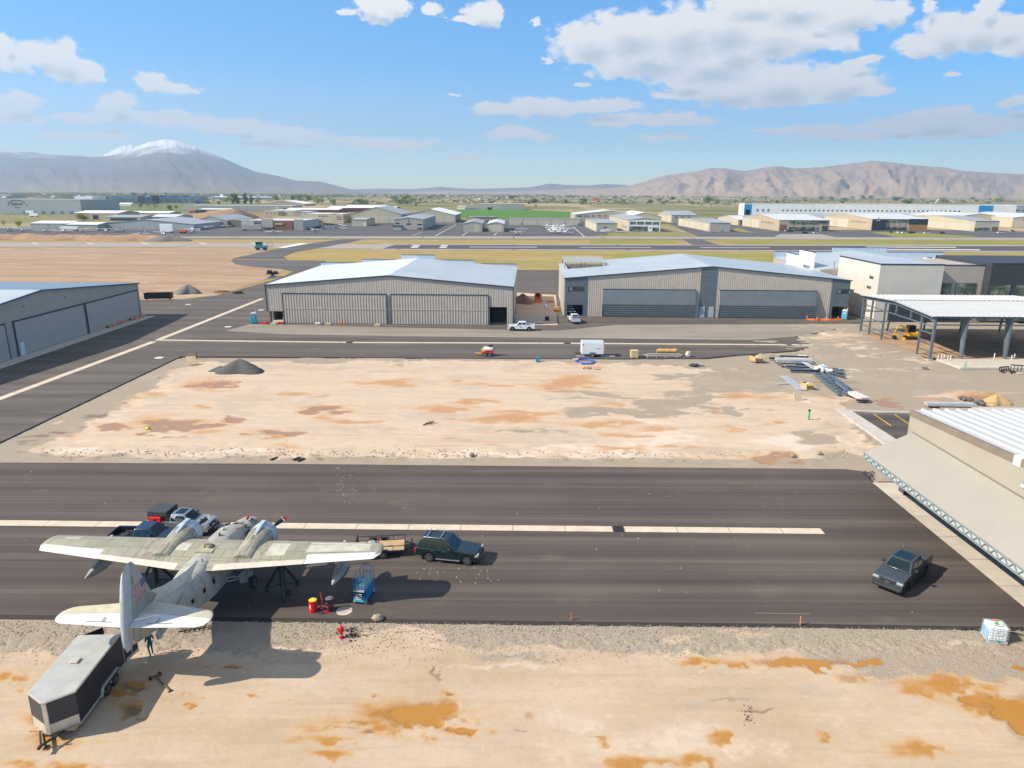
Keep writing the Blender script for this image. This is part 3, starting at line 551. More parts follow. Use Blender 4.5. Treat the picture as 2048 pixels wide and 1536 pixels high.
mWING = plane_skin('wing_skin',(.235,.225,.155),(.305,.285,.205),(.37,.33,.245)); mHULL = plane_skin('hull_skin',(.28,.275,.245),(.36,.35,.31),(.38,.355,.29))
mPWHT = M('plane_white',(.60,.59,.57),.45,0,.07,3); mPCRM = M('flap_cream',(.56,.48,.40),.55,0,.1,3); mPBLU = M('cowl_pale',(.36,.42,.46),.4,.0,.12,3); mPTAN = M('stab_cream',(.52,.46,.31),.55,0,.1,2); mPGRY = M('rudder_grey',(.40,.42,.43),.5,0,.08,2)
mSOOT = M('exhaust_soot',(.035,.032,.03),.8,0,.4,3); mGLZ = M('dark_glazing',(.012,.014,.017),.08,0,.1,2); mPROP = M('propeller_grey',(.11,.10,.09),.5,.2,.15,3); mSTRUT = M('gear_grey',(.30,.31,.31),.5,.2,.2,4); mTYRE = M('tyre_rubber',(.022,.021,.02),.85,0,.25,6); mBLK = M('black_paint',(.018,.018,.02),.5,0,.25,4)
mREDT = M('red_paint',(.52,.015,.02),.4,0,.1,3); mFBLU = M('flag_blue',(.03,.05,.19),.6,0,.1,3)
AX, AY, AZ, AH = -21.55, 47.75, 0.0, R(-2.2)
pl = thing('amphibious_aircraft','weathered grey-green twin-propeller amphibious aircraft with a flag on its tall tail fin','aircraft',(AX,AY,-.45),AH); pl.scale = (1.018,)*3
def af(t_,th=.15):                                         # airfoil half thickness / camber
    y = 5*th*(.2969*math.sqrt(t_)-.126*t_-.3516*t_*t_+.2843*t_**3-.1015*t_**4); cam = .03*4*t_*(1-t_); return cam+y, cam-y*.75
WZ = 3.95; HS = 12.2
def wsec(x):                                                # leading edge y, chord, z of chord line, thickness
    a = abs(x); c = 4.25-(4.25-2.15)*max(0,a-1.2)/(HS-1.2); le = -.02*a
    if a > HS-.5: k = math.sqrt(max(0,1-((a-(HS-.5))/.5)**2)); le -= c*.36*(1-k); c *= .12+.88*k
    return le, c, WZ+.018*a, .155-.03*a/HS
def wpt(x,tt,up,off=0):
    le, c, z, th = wsec(x); u, l = af(tt,th); return (x,le-tt*c,z+(u if up else l)*c+(off if up else -off))
def wring(x,t0,t1,n=9,off=0,base=0.):
    ts = [t0+(t1-t0)*(1-math.cos(math.pi*i/n))/2 if t0 == 0 else t0+(t1-t0)*i/n for i in range(n+1)]
    return [wpt(x,t,True,off) for t in ts]+[wpt(x,t,False,off) for t in reversed(ts)]
mb = MB(); xs = [-HS,-HS+.04,-HS+.12,-HS+.25,-HS+.4,-HS+.5]+[-10.5,-8,-6,-4,-2,0]; xs = xs+[-x for x in reversed(xs[:-1])]
mb.loft([wring(x,0,.79,10) for x in xs]); mb.build('wing',mWING,pl,smooth=40)
def te(name,x0,x1,mat,t0=.795,lab=None,off=.004):
    n = max(2,int(abs(x1-x0)/.35)); mb = MB(); mb.loft([wring(x0+(x1-x0)*i/n,t0,1.0,3,off) for i in range(n+1)]); return mb.build(name,mat,pl,smooth=40,label=lab)
te('aileron',-HS+.05,-7.2,mPWHT,.70); te('aileron',7.2,HS-.05,mPWHT,.70); te('flap',-7.17,-1.25,mPCRM,.86); te('flap',1.25,7.17,mPCRM,.86)
te('inner_panel',-7.17,-.0,mWING,.79,None,.0).scale = (1,1,1); te('inner_panel',0,7.17,mWING,.79,None,.0)
for s in (-1,1):                                           # white rubber strip along the leading edge
    n = 16; mb = MB(); rings = []
    for i in range(n+1):
        x = s*(4.0+(HS-.8-4.0)*i/n); ts = [.035,.012,0,.012,.03]; rings.append([wpt(x,.035,True,.006),wpt(x,.01,True,.008),(x,wsec(x)[0]+.012,wsec(x)[2]),wpt(x,.01,False,.008),wpt(x,.03,False,.006)])
    mb.loft(rings); mb.build('deicing_strip',mPWHT,pl,smooth=50)
ptch = MB()                                                  # paler repair panels riveted on the wing
def wpanel(mb,x0,x1,t0,t1,off=.005,mi=0):
    n = 4; g = [[wpt(x0+(x1-x0)*i/n,t0+(t1-t0)*j/3,True,off) for j in range(4)] for i in range(n+1)]
    for i in range(n):
        for j in range(3): mb.quad(g[i][j],g[i+1][j],g[i+1][j+1],g[i][j+1],mi)
mPAL = M('panel_pale',(.45,.43,.345),.55,0,.14,2)
for a in ((7.0,11.3,.18,.62),(-10.9,-9.8,.2,.34),(4.3,5.6,.25,.7),(-2.2,-1.3,.3,.55)): wpanel(MB_ := MB(),*a); MB_.build('repair_panel',mPAL,pl,smooth=60)
mWALK = M('walkway_brown',(.22,.19,.15),.8,0,.2,2)
for a in ((-4.15,-3.55,.66,.86),(-4.75,-4.55,.45,.86),(3.9,4.02,.12,.86),(-4.4,-4.2,.1,.6)): wpanel(MB_ := MB(),*a,.006); MB_.build('walkway_strip',mWALK,pl,smooth=60)
# hull: stations (y, bottom z, top z, half width, chine z)
ST = [(6.05,2.55,2.85,.16,2.65),(5.9,2.25,3.05,.42,2.5),(5.4,1.85,3.28,.80,2.3),(4.5,1.5,3.45,1.05,2.15),(3.5,1.3,3.62,1.17,2.1),(2.6,1.2,3.95,1.22,2.05),(1.7,1.15,4.25,1.25,2.0),(.3,1.1,4.38,1.27,1.95),
      (-2,1.1,4.38,1.27,1.95),(-4,1.15,4.28,1.25,1.98),(-4.7,1.42,4.24,1.2,2.05),(-6,1.75,4.15,1.02,2.2),(-7.4,2.2,4.25,.78,2.6),(-8.8,2.65,4.62,.5,3.05),(-10.2,3.0,4.74,.32,3.45),(-11.5,3.35,4.7,.12,3.8)]
rings = []
for (y,zb,zt,hw,zc) in ST:
    h = zt-zc; q = [(0,y,zb),(hw*.55,y,zb+(zc-zb)*.5),(hw*.97,y,zc)]
    for k in range(1,8):
        a = math.pi/2*k/7; q.append((hw*(math.cos(a)**.62 if k < 7 else 0),y,zc+h*(.36+.64*math.sin(a)**1.1 if k > 0 else 0)) if k > 1 else (hw,y,zc+h*.38))
    q += [(-p[0],p[1],p[2]) for p in reversed(q[1:-1])]; rings.append(q)
MB().loft(rings).build('hull',mHULL,pl,smooth=38)
# cockpit glazing band around the front of the raised cabin
mb = MB()
for s in (-1,1):
    for i, (y0,y1,z0,z1,x0,x1) in enumerate([(3.55,2.85,3.50,3.72,.12,.55),(3.3,2.5,3.45,3.80,.62,.98),(2.4,1.7,3.42,3.86,1.12,1.17)]):
        if i < 2: mb.quad((s*x0,y0+.12,z0+.12),(s*x1,y0-.12*i,z0+.02),(s*(x1-.06),y1-.1,z1+.1),(s*x0,y1+.05,z1+.24))
        else: mb.quad((s*1.245,y0,z0-.1),(s*1.275,y1,z0-.12),(s*1.2,y1,z1-.03),(s*1.15,y0,z1-.06))
mb.build('cockpit_window',mGLZ,pl,fixn=False)
for s in (-1,1):
    for (y,z,w,h) in ((-6.45,3.03,.17,.2),(-5.2,3.06,.17,.2),(-4.05,3.1,.2,.24),(.9,3.0,.17,.2),(-1.2,3.05,.17,.2)):
        hw = np.interp(-y,[-p[0] for p in ST],[p[3] for p in ST]); e = (np.interp(-(y-.1),[-p[0] for p in ST],[p[3] for p in ST])-np.interp(-(y+.1),[-p[0] for p in ST],[p[3] for p in ST]))*5
        o = MB(); X0 = s*(hw+.004)
        q = [(X0-s*w*e*.5*-1,y+w,z-h),(X0+s*w*e*.5,y-w,z-h),(X0+s*w*e*.5-s*.03,y-w,z+h),(X0-s*w*e*.5-s*.03,y+w,z+h)]
        q = [(s*(np.interp(-yy,[-p[0] for p in ST],[p[3] for p in ST])*(1.004 if zz < z else .985)+.012),yy,zz) for (_,yy,zz) in q]
        o.add(q,[(0,1,2,3)]); wi = o.build('window',mGLZ,pl)
        f = MB()
        for i in range(4): f.bar(q[i],q[(i+1) % 4],.05,.05)
        f.build('frame',mHULL,wi)
# dorsal ridge that climbs to the fin
mb = MB(); rg = []
for (y,z0,z1,w) in ((-3.6,4.2,4.36,.10),(-5,4.1,4.42,.34),(-6.4,4.05,4.66,.38),(-7.8,4.15,4.98,.27),(-9.3,4.3,5.5,.13)):
    rg.append([(-w,y,z0),(-w*.55,y,z0+(z1-z0)*.7),(0,y,z1),(w*.55,y,z0+(z1-z0)*.7),(w,y,z0)])
mb.loft(rg); mb.build('dorsal_ridge',M('ridge_cream',(.50,.46,.37),.5,0,.1,2),pl,smooth=50)
def foil(pts0,th):   # rounded slab from an outline of (y,z) with half thickness tapering at the outline
    return pts0
def vfin(name,out,th,mat,parent=pl):                    # vertical surface from outline in (y,z)
    cy = sum(p[0] for p in out)/len(out); cz = sum(p[1] for p in out)/len(out); k = .90
    inn = [(cy+(p[0]-cy)*k,cz+(p[1]-cz)*k) for p in out]; n = len(out); mb = MB()
    vs = [(0,p[0],p[1]) for p in out]+[(th,p[0],p[1]) for p in inn]+[(-th,p[0],p[1]) for p in inn]; fs = [tuple(range(n,2*n)),tuple(range(3*n-1,2*n-1,-1))]
    for i in range(n): j = (i+1) % n; fs += [(i,j,n+j,n+i),(j,i,2*n+i,2*n+j)]
    return mb.add(vs,fs).build(name,mat,parent,smooth=60)
TZ = 4.80
fin = vfin('tail_fin',[(-8.7,4.9),(-9.3,5.5),(-10.42,7.85),(-10.62,8.18),(-10.85,8.26),(-10.92,8.1),(-11.45,4.6),(-11.4,4.3),(-10.4,4.4)],.17,mHULL)
vfin('rudder',[(-10.89,8.26),(-11.2,8.24),(-11.52,8.04),(-11.76,7.5),(-12.1,6.3),(-12.32,5.1),(-12.37,4.2),(-12.32,3.55),(-12.2,3.32),(-11.85,3.28),(-11.7,3.45),(-11.6,4.1),(-11.5,4.6)],.12,mPGRY)
# flag painted on the right side of the fin
fl = MB(); y0, y1, z0, z1 = -9.85, -11.05, 6.0, 6.95
def fp(u,v): return (.176,y0+(y1-y0)*u-.0,z0+(z1-z0)*v-.28*u)
for i in range(13): fl.quad(fp(0,i/13),fp(1,i/13),fp(1,(i+1)/13),fp(0,(i+1)/13),1 if i % 2 else 0)
fq = lambda u, v: (.180,*fp(u,v)[1:])
fl.quad(fq(0,6/13),fq(.42,6/13),fq(.42,1),fq(0,1),2)
for r_ in range(5):
    for c_i in range(6 if r_ % 2 == 0 else 5):
        u = .035+(c_i+(0 if r_ % 2 == 0 else .5))*.066; v = 6/13+(.5+r_)/5*7/13; q = lambda a, b_: (.184,*fp(u+a,v+b_)[1:])
        fl.quad(q(-.012,-.02),q(.012,-.02),q(.012,.02),q(-.012,.02),1)
fl.build('flag',[M('flag_red',(.40,.012,.03),.6,0,.08,3),M('flag_white',(.5,.5,.5),.6),mFBLU],fin)
# tailplane
def hs(x):
    a = abs(x); c = 2.75-(2.75-1.55)*a/4.6; le = -9.25-.42*a*.55
    if a > 3.85: k = math.sqrt(max(0,1-((a-3.85)/.62)**2)); le -= c*.45*(1-k); c *= .1+.9*k
    return le, c
def hring(x,t0,t1,off=0.,n=6):
    le, c = hs(x); z = TZ+.02*abs(x); ts = [t0+(t1-t0)*i/n for i in range(n+1)]; th = .10
    f = lambda t_: 5*th*(.2969*math.sqrt(t_)-.126*t_-.3516*t_*t_+.2843*t_**3-.1015*t_**4)*c
    return [(x,le-t_*c,z+f(t_)+off) for t_ in ts]+[(x,le-t_*c,z-f(t_)-off) for t_ in reversed(ts)]
hx = [.06,1,2,3,3.85,4.1,4.3,4.41,4.46]
for s in (-1,1):
    MB().loft([hring(s*x,0,.50) for x in hx]).build('stabilizer',mPTAN if s < 0 else M('stab_grey',(.45,.42,.32),.5,0,.1,2),pl,smooth=45)
    el_ = MB().loft([hring(s*x,.512,1.0,.003) for x in [.14]+hx[1:]]).build('elevator',mPWHT,pl,smooth=45)
    g = MB()
    g.bar((s*1.0,hs(1)[0]-.86*hs(1)[1],TZ+.09),(s*2.5,hs(2.5)[0]-.86*hs(2.5)[1],TZ+.11),.02,.012); g.build('trim_tab',mPROP,el_); MB().bar((s*1.6,hs(1.6)[0]-.70*hs(1.6)[1],TZ+.17),(s*1.55,hs(1.6)[0]-.86*hs(1.6)[1],TZ+.12),.035,.03).build('tab_rod',mPROP,el_)
# tail skeg and underside fairing
MB().prism([(-7.8,2.3),(-9.0,2.7),(-9.2,2.25),(-9.05,2.0),(-8.7,2.1)],'yz',-.12,.12).build('skeg',mHULL,pl,bevel=.05)
# engines
for s in (-1,1):
    ex = s*2.86; ez = 3.95; e = thing('x',None,None); bpy.data.objects.remove(e)
    ez = 3.95; prof = [(.55,.92,.90,0),(.1,.90,.89,0),(-.5,.86,.84,-.0),(-1.1,.81,.75,.02),(-1.7,.76,.64,.06),(-2.3,.72,.52,.10),(-2.95,.70,.43,.08)]; ez0 = 3.95
    rg = []
    for (y,w,h,dz) in prof: rg.append([(ex+w*math.copysign(abs(math.cos(a))**.8,math.cos(a)),y,ez+dz+h*math.copysign(abs(math.sin(a))**.8,math.sin(a))) for a in [2*math.pi*i/20 for i in range(20)]])
    na = MB().loft(rg).build('nacelle',mWING,pl,smooth=45)
    co = MB().lathe((ex,1.95,ez),(0,1,0),[(0,.88),(.02,.965),(.5,.98),(.95,.93),(1.15,.80),(1.17,.71),(1.02,.65),(.75,.62)],28).build('cowling',mPBLU,pl,smooth=45)
    co.location = (0,-1.5,0)
    MB().cyl((ex,2.7,ez),(ex,2.72,ez),.6,n=20).build('engine_face',mSOOT,co)
    fa = MB(); fa.lathe((ex,2.72,ez),(0,1,0),[(0,.30),(.12,.28),(.28,.18),(.34,.05)],14); fa.build('gearbox',mSTRUT,co,smooth=45)
    scp = MB()
    scp.loft([[(ex-.2,2.75,ez+.83),(ex+.2,2.75,ez+.83),(ex+.17,2.75,ez+1.12),(ex-.17,2.75,ez+1.12)],[(ex-.2,2.1,ez+.85),(ex+.2,2.1,ez+.85),(ex+.16,2.1,ez+1.13),(ex-.16,2.1,ez+1.13)],[(ex-.1,.9,ez+.78),(ex+.1,.9,ez+.78),(ex+.06,.9,ez+.86),(ex-.06,.9,ez+.86)]]); scp.build('air_scoop',mPBLU,co,bevel=.03)
    for side in (-1,1):
        so_ = MB(); g = []
        for (y,w,a0,a1) in ((.5,.86,.3,1.05),(.0,.835,.2,.95),(-.6,.79,.1,.8),(-1.3,.72,.15,.55)):
            g.append([(ex+side*w*math.cos(a0+(a1-a0)*i/4),y,ez+w*math.sin(a0+(a1-a0)*i/4)) for i in range(5)])
        for k in range(3):
            for i in range(4): so_.quad(g[k][i],g[k][i+1],g[k+1][i+1],g[k+1][i])
        so_.build('exhaust_panel',mSOOT,na,smooth=60,fixn=False)
    for k in range(9):
        a = -.5+k*(math.pi+1.0)/8; fl_ = MB(); fl_.bar((ex+.89*math.cos(a),1.98,ez+.89*math.sin(a)),(ex+.96*math.cos(a),1.70,ez+.96*math.sin(a)),.26,.02,up=(math.cos(a),0,math.sin(a)))
        fl_.build('cowl_flap',mPBLU,co)
    # propeller: hub and three blades
    hub = MB().lathe((ex,3.02,ez),(0,1,0),[(0,.16),(.2,.2),(.38,.13),(.46,.03)],12).build('propeller_hub',mPROP,pl,smooth=45); hub.location = (0,-1.5,0)
    for k, ang in enumerate((R(52),R(180),R(-54))):
        dx, dz = math.sin(ang), math.cos(ang); bl = MB(); rgs = []
        for (r_,ch,tw) in ((.15,.14,.9),(.5,.24,.8),(1.05,.36,.55),(1.45,.34,.4),(1.74,.28,.33),(1.84,.12,.3)):
            c = Vector((ex+dx*r_,3.2,ez+dz*r_)); w = Vector((dz,0,-dx))*math.cos(tw)+Vector((0,1,0))*math.sin(tw); nn = Vector((dz,0,-dx))*-math.sin(tw)+Vector((0,1,0))*math.cos(tw); th = .035*(1.8-r_)
            rgs.append([c-w*ch/2,c+nn*th,c+w*ch/2,c-nn*th])
        b_ = bl.loft(rgs).build('blade',mPROP,hub,smooth=60)
        for (r0,r1,mt) in ((1.54,1.65,mPWHT),(1.65,1.85,mREDT if s > 0 else mPCRM)):
            c0 = Vector((ex+dx*r0,3.2,ez+dz*r0)); c1 = Vector((ex+dx*r1,3.2,ez+dz*r1))
            MB().bar(c0,c1,.36 if r1 < 1.7 else .31,.08,up=(0,1,0)).build('tip_band',mt,b_,bevel=.02)
# wing floats
for s in (-1,1):
    fx = s*8.68+.34; rg = []
    for (y,w,zt,zb) in ((1.5,.05,2.62,2.5),(1.1,.30,2.8,2.2),(.3,.44,2.88,1.95),(-.8,.46,2.86,1.88),(-1.8,.36,2.76,2.0),(-2.6,.2,2.62,2.2),(-3.05,.04,2.5,2.42)):
        m_ = zt*.45+zb*.55; rg.append([(fx,y,zb),(fx+w*.8,y,m_-.1*(zt-zb)),(fx+w,y,m_+.12*(zt-zb)),(fx+w*.6,y,zt-.08*(zt-zb)),(fx,y,zt),(fx-w*.6,y,zt-.08*(zt-zb)),(fx-w,y,m_+.12*(zt-zb)),(fx-w*.8,y,m_-.1*(zt-zb))])
    f_ = MB().loft(rg).build('wing_float',mHULL,pl,smooth=50)
    MB().loft([[(fx-.09,.5,z),(fx+.09,.5,z),(fx+.05,-1.5,z),(fx-.05,-1.5,z)] for z in (2.75,3.95)]).build('pylon',mHULL,f_)
    MB().blob((fx,-3.0,2.46),(.07,.12,.08),6).build('tip_cap',M('float_tip',(.52,.42,.32),.5),f_,smooth=60)
# landing gear: struts folded out, wheels clear of the ground
for s in (-1,1):
    g = MB(); rt = (s*1.2,-.9,2.3)
    g.tube([(s*1.25,-.6,3.3),(s*2.35,-.7,1.55)],.08); g.tube([(s*1.25,-1.3,3.0),(s*2.35,-.8,1.6)],.06); g.tube([(s*1.22,-.6,2.1),(s*2.3,-.7,1.5)],.07); g.tube([(s*1.22,-1.8,2.15),(s*2.1,-1.2,1.75)],.06); g.tube([(s*1.22,-2.3,2.3),(s*2.55,-1.4,2.0)],.05); g.tube([(s*1.22,-2.2,1.95),(s*2.4,-1.3,1.85)],.06); g.tube([(s*2.3,-.4,1.9),(s*2.75,-1.5,2.25)],.07); g.tube([(s*2.6,-1.5,3.4),(s*2.55,-1.4,2.0)],.05); g.tube([(s*2.75,-.9,3.5),(s*2.35,-.7,1.6)],.06)
    g.build('landing_strut',mSTRUT,pl,smooth=50)
    w = MB().lathe((s*2.42,-.7,1.05),(1,0,0),[(-.14,.30),(-.16,.44),(-.1,.50),(.1,.50),(.16,.44),(.14,.30)],18).build('wheel',mTYRE,pl,smooth=40); MB().cyl((s*2.42-.16,-.7,1.05),(s*2.42+.16,-.7,1.05),.29,n=14).build('rim',mPROP,w)
    MB().tube([(s*2.35,-.7,1.6),(s*2.42,-.7,1.05)],.07).build('axle_leg',mSTRUT,pl)
    mb = MB(); mb.hexa([(s*2.0,-1.9,1.7),(s*2.1,-1.9,1.66),(s*2.2,-.9,1.2),(s*2.1,-.9,1.24),(s*2.0,-1.9,2.4),(s*2.1,-1.9,2.36),(s*2.35,-.9,2.3),(s*2.25,-.9,2.34)]); mb.build('gear_door',mHULL,pl)
nw = MB().lathe((0,3.9,.78),(1,0,0),[(-.11,.22),(-.12,.33),(-.07,.38),(.07,.38),(.12,.33),(.11,.22)],16).build('nose_wheel',mTYRE,pl,smooth=40); MB().cyl((-.125,3.9,.78),(.125,3.9,.78),.21,n=12).build('rim',mSTRUT,nw); MB().tube([(0,3.9,1.45),(0,3.9,.8)],.08).build('landing_strut',mSTRUT,pl)
# small fittings on top
mb = MB(); mb.tube([(-.25,-1.95,4.42),(-.28,-1.7,4.56),(.25,-1.7,4.56),(.28,-1.95,4.42)],.05); mb.box(.12,.36,-2.05,-1.6,4.40,4.52); mb.build('roof_fitting',mPROP,pl)
MB().box(-.62,.55,-2.55,-1.55,4.34,4.42).build("roof_hatch",M('hatch_olive',(.36,.33,.2),.6,0,.15,3),pl)
MB().tube([(.4,-3.6,4.22),(.4,-3.62,4.5)],.03).build('antenna',mPROP,pl); MB().bar((.42,-5.05,4.08),(.72,-5.15,3.98),.16,.08).build('vent',mPCRM,pl)
MB().prism([(.35,3.95),(-.3,3.95),(-.15,4.62),(.05,4.62)],'yz',-.02,.02).build('blade_antenna',mHULL,pl); MB().cyl((.55,1.55,4.12),(.57,1.56,4.19),.16,n=12).build('red_marking',mREDT,pl); MB().blob((-.2,1.0,4.4),(.12,.16,.1),6).build('beacon',mPCRM,pl,smooth=50)
MB().cyl((.2,4.7,3.40),(.22,4.75,3.44),.13,n=10).build('red_marking',mREDT,pl)
# ------------------------------------------------------------------ tripod jacks holding the wings
mJACK = M('jack_green',(.035,.055,.05),.55,.2,.25,5)
def jack(p,label,sc=1.):
    p = Vector(p)
    e = thing('tripod_jack',label,'jack',(p.x,p.y,0),.4,'jacks under the aircraft wings'); e.scale = (1,1,.9)
    MB().cyl((0,0,.5),(0,0,2.5),.2,n=14).build('cylinder',mJACK,e,smooth=40); MB().cyl((0,0,2.5),(0,0,3.62),.075,n=12).build('ram',mSTRUT,e,smooth=40); MB().cyl((0,0,3.62),(0,0,3.72),.16,.12,n=12).build('pad',mJACK,e)
    for k in range(3):
        a = 2*math.pi*k/3+.5; dx, dy = math.cos(a), math.sin(a); l = MB(); l.tube([(dx*.15,dy*.15,2.35),(dx*1.35,dy*1.35,.18)],.12,8); l.tube([(dx*.1,dy*.1,.75),(dx*1.1,dy*1.1,.25)],.05,6); l.build('leg',mJACK,e,smooth=50)
        MB().lathe((dx*1.25,dy*1.25,.0),(0,0,1),[(0,.2),(.05,.2),(.1,.09),(.26,.07)],12).build('foot',mJACK,e,smooth=40)
    q = MB(); q.box(.2,.5,-.6,-.3,.0,.45); q.tube([(.35,-.3,.4),(.2,-.1,.7),(.1,0,.9)],.03); q.build('pump',mJACK,e,bevel=.03)
w2l = Matrix.Translation((AX,AY,0)) @ Matrix.Rotation(AH,4,'Z')
jack(w2l @ Vector((4.75,-.9,0)),'dark green tripod jack under the wing nearer the drums'); jack(w2l @ Vector((-4.75,-.9,0)),'dark green tripod jack under the wing on the side of the dark pickup')

# ------------------------------------------------------------------ road vehicles
def carpaint(name,col,rough=.28,var=.05): return M(name,col,rough,.15,var,1.2,0,.5,.6)
mGLASS = M('car_glass',(.006,.014,.017),.06,0,.1,1); mCHR = M('chrome',(.55,.55,.55),.22,.9,.05,3); mALLOY = M('alloy',(.38,.38,.38),.35,.7,.08,5); mBLKR = M('black_wheel',(.03,.03,.032),.4,.3,.1,5); mTRIM = M('black_trim',(.02,.02,.021),.6,0,.15,4)
mHLAMP = M('headlamp',(.36,.36,.34),.15,.1,.1,8); mTLAMP = M('tail_lamp',(.42,.012,.012),.25,0,.1,8); mAMB = M('amber_lamp',(.75,.28,.04),.3,0,.1,8)
def arc(cx,cz,r,a0,a1,n): return [(cx+r*math.cos(a0+(a1-a0)*i/n),cz+r*math.sin(a0+(a1-a0)*i/n)) for i in range(n+1)]
def wheel(e,x,y,r,w,rimm,spokes=5):
    s = 1 if y > 0 else -1
    o = MB().lathe((x,y-w/2,r),(0,1,0),[(0,r*.62),(.01,r*.93),(w*.2,r),(w*.8,r),(w-.01,r*.93),(w,r*.62)],22).build('wheel',mTYRE,e,smooth=40)
    rm = MB(); rm.cyl((x,y-w/2+.03,r),(x,y+w/2-.03,r),r*.61,n=20,mi=1); rm.lathe((x,y+s*(w/2-.05),r),(0,s,0),[(0,r*.64),(.045,r*.64),(.05,r*.56),(.02,r*.54)],20)
    for k in range(spokes):
        a = 2*math.pi*k/spokes+.3; rm.bar((x+r*.1*math.cos(a),y+s*(w/2-.02),r+r*.1*math.sin(a)),(x+r*.57*math.cos(a),y+s*(w/2-.015),r+r*.57*math.sin(a)),r*.2,.035,up=(0,1,0))
    rm.cyl((x,y+s*(w/2-.05),r),(x,y+s*(w/2+.005),r),r*.15,n=10); rm.build('rim',[rimm,mTRIM],o,smooth=40); return o
def vehicle(name,label,cat,loc,rz,paint,style='suv',L=5.25,W=2.0,H=1.93,wb=3.13,wr=.40,hood=1.12,belt=1.18,sill=.42,cab=(-2.45,.85),rake=(.35,.75),roofx=None,rim=None,cover=True,group=None,extras=()):
    e = thing(name,label,cat,loc,rz,group); hw = W/2; rim = rim or mALLOY; xr = L/2; fo = L/2-(L-wb)*.44; xf = fo; xb = xf-wb
    ar = wr*1.2; bedx = cab[0] if style == 'pickup' else -xr
    def side(x0,x1,zt,tail=False,nose=False,wheels=()):
        low = [(x0,sill+.12 if tail else sill)]
        for wx in sorted(wheels):
            low += [(wx-ar,sill)]+[(wx+ar*math.cos(math.pi-math.pi*i/10),wr+.02+ar*math.sin(math.pi*i/10)*.98) for i in range(11)]+[(wx+ar,sill)]
        low.append((x1,sill)); return low
    if style == 'suv': lows = side(-xr,xr,belt,True,True,(xb,xf)); top = [(xr,.62),(xr-.04,hood-.34),(xr-.16,hood-.10),(cab[1]+.1,hood+.05),(cab[1]-.2,belt),(-xr+.06,belt),(-xr,belt-.25)]
    else: lows = side(bedx,xr,belt,False,True,(xf,)); top = [(xr,.66),(xr-.03,hood-.30),(xr-.13,hood-.08),(cab[1]+.1,hood+.04),(cab[1]-.2,belt),(bedx,belt)]
    MB().prism(lows+top,'xz',-hw,hw).build('body',paint,e,bevel=.09,seg=3,smooth=35)
    if style == 'pickup':
        for s in (-1,1):
            ls = side(-xr+.04,bedx-.02,belt,True,False,(xb,))
            MB().prism(ls+[(bedx-.02,belt+.02),(-xr+.06,belt+.02)],'xz',s*hw,s*(hw-.16)).build('bed_side',paint,e,bevel=.04)
        MB().box(-xr,-xr+.09,-hw+.16,hw-.16,.58,belt+.01).build('tailgate',paint,e,bevel=.025); MB().box(-xr+.09,bedx-.02,-hw+.16,hw-.16,.66,.72).build('bed_floor',mTRIM,e)
        for sx in (-1,1):
            MB().box(xb-.42,xb+.42,sx*(hw-.17)-.0*sx if sx < 0 else hw-.40,(sx*(hw-.40)) if sx < 0 else hw-.17,.72,.95).build('wheel_well',mTRIM,e,bevel=.05)
        if cover: MB().box(-xr+.05,bedx-.03,-hw+.05,hw-.05,belt+.022,belt+.075).build('bed_cover',M('bed_cover',(.055,.05,.05),.6,0,.1,3),e,bevel=.02)
    # glasshouse
    x0, x1 = cab; zr = H; rb, rf = rake; hb = hw-.05; ht = hw-.24 if style == 'suv' else hw-.25
    bot = [(x0+.02,-hb,belt-.02),(x1,-hb,belt-.02),(x1,hb,belt-.02),(x0+.02,hb,belt-.02)]; tp = [(x0+rb,-ht,zr),(x1-rf,-ht,zr),(x1-rf,ht,zr),(x0+rb,ht,zr)]
    MB().hexa(bot+tp).build('cabin',paint,e,bevel=.075,seg=3,smooth=35)
    B_ = [Vector(v) for v in bot]; T_ = [Vector(v) for v in tp]
    def glz(nm,a,b_,c,d,off): 
        nn = (b_-a).cross(d-a).normalized(); mb = MB(); mb.hexa([v-nn*.03 for v in (a,b_,c,d)]+[v+nn*off for v in (a,b_,c,d)]); return mb.build(nm,mGLASS,e,bevel=.012)
    def lerp(i,j,u,v): return B_[i].lerp(B_[j],u).lerp(T_[i].lerp(T_[j],u),v)
    glz('windshield',lerp(1,2,.07,.10),lerp(1,2,.93,.10),lerp(1,2,.90,.90),lerp(1,2,.10,.90),.012); glz('rear_window',lerp(3,0,.1,.28),lerp(3,0,.9,.28),lerp(3,0,.86,.86),lerp(3,0,.14,.86),.012)
    spl = ((.05,.30),(.345,.585),(.62,.905)) if style == 'suv' else ((.06,.44),(.49,.90))
    for s, (i,j) in ((-1,(0,1)),(1,(3,2))):
        for u0, u1 in spl:
            q = [lerp(i,j,u0,.16),lerp(i,j,u1,.16),lerp(i,j,min(u1,.985-(.06)),.84),lerp(i,j,u0+.015,.84)]
            if s > 0: q = [q[1],q[0],q[3],q[2]]
            glz('side_window',*q,.010)
        for u in (spl[-1][0]-.01,spl[-2][0]-.01):
            p = lerp(i,j,u+.04,0); MB().box(p.x-.02,p.x+.16,s*hw-.01,s*hw+.025,belt-.17,belt-.13).build('door_handle',mCHR if style == 'suv' else mTRIM,e)
        m_ = MB().box(x1-.62,x1-.42,s*(hw+.02),s*(hw+.26),belt+.02,belt+.22); m_.bar((x1-.5,s*(hw-.06),belt+.05),(x1-.5,s*(hw+.06),belt+.08),.06); m_.build('mirror',mTRIM,e,bevel=.03)
        MB().box(xr-.22,xr-.0,s*(hw-.42) if s > 0 else -hw-.012,hw+.012 if s > 0 else s*(hw-.42),hood-.32,hood-.15).build('headlight',mHLAMP,e,bevel=.03)
        MB().box(xr-.30,xr-.20,s*hw-.02,s*hw+.02,hood-.34,hood-.2).build('indicator',mAMB,e)
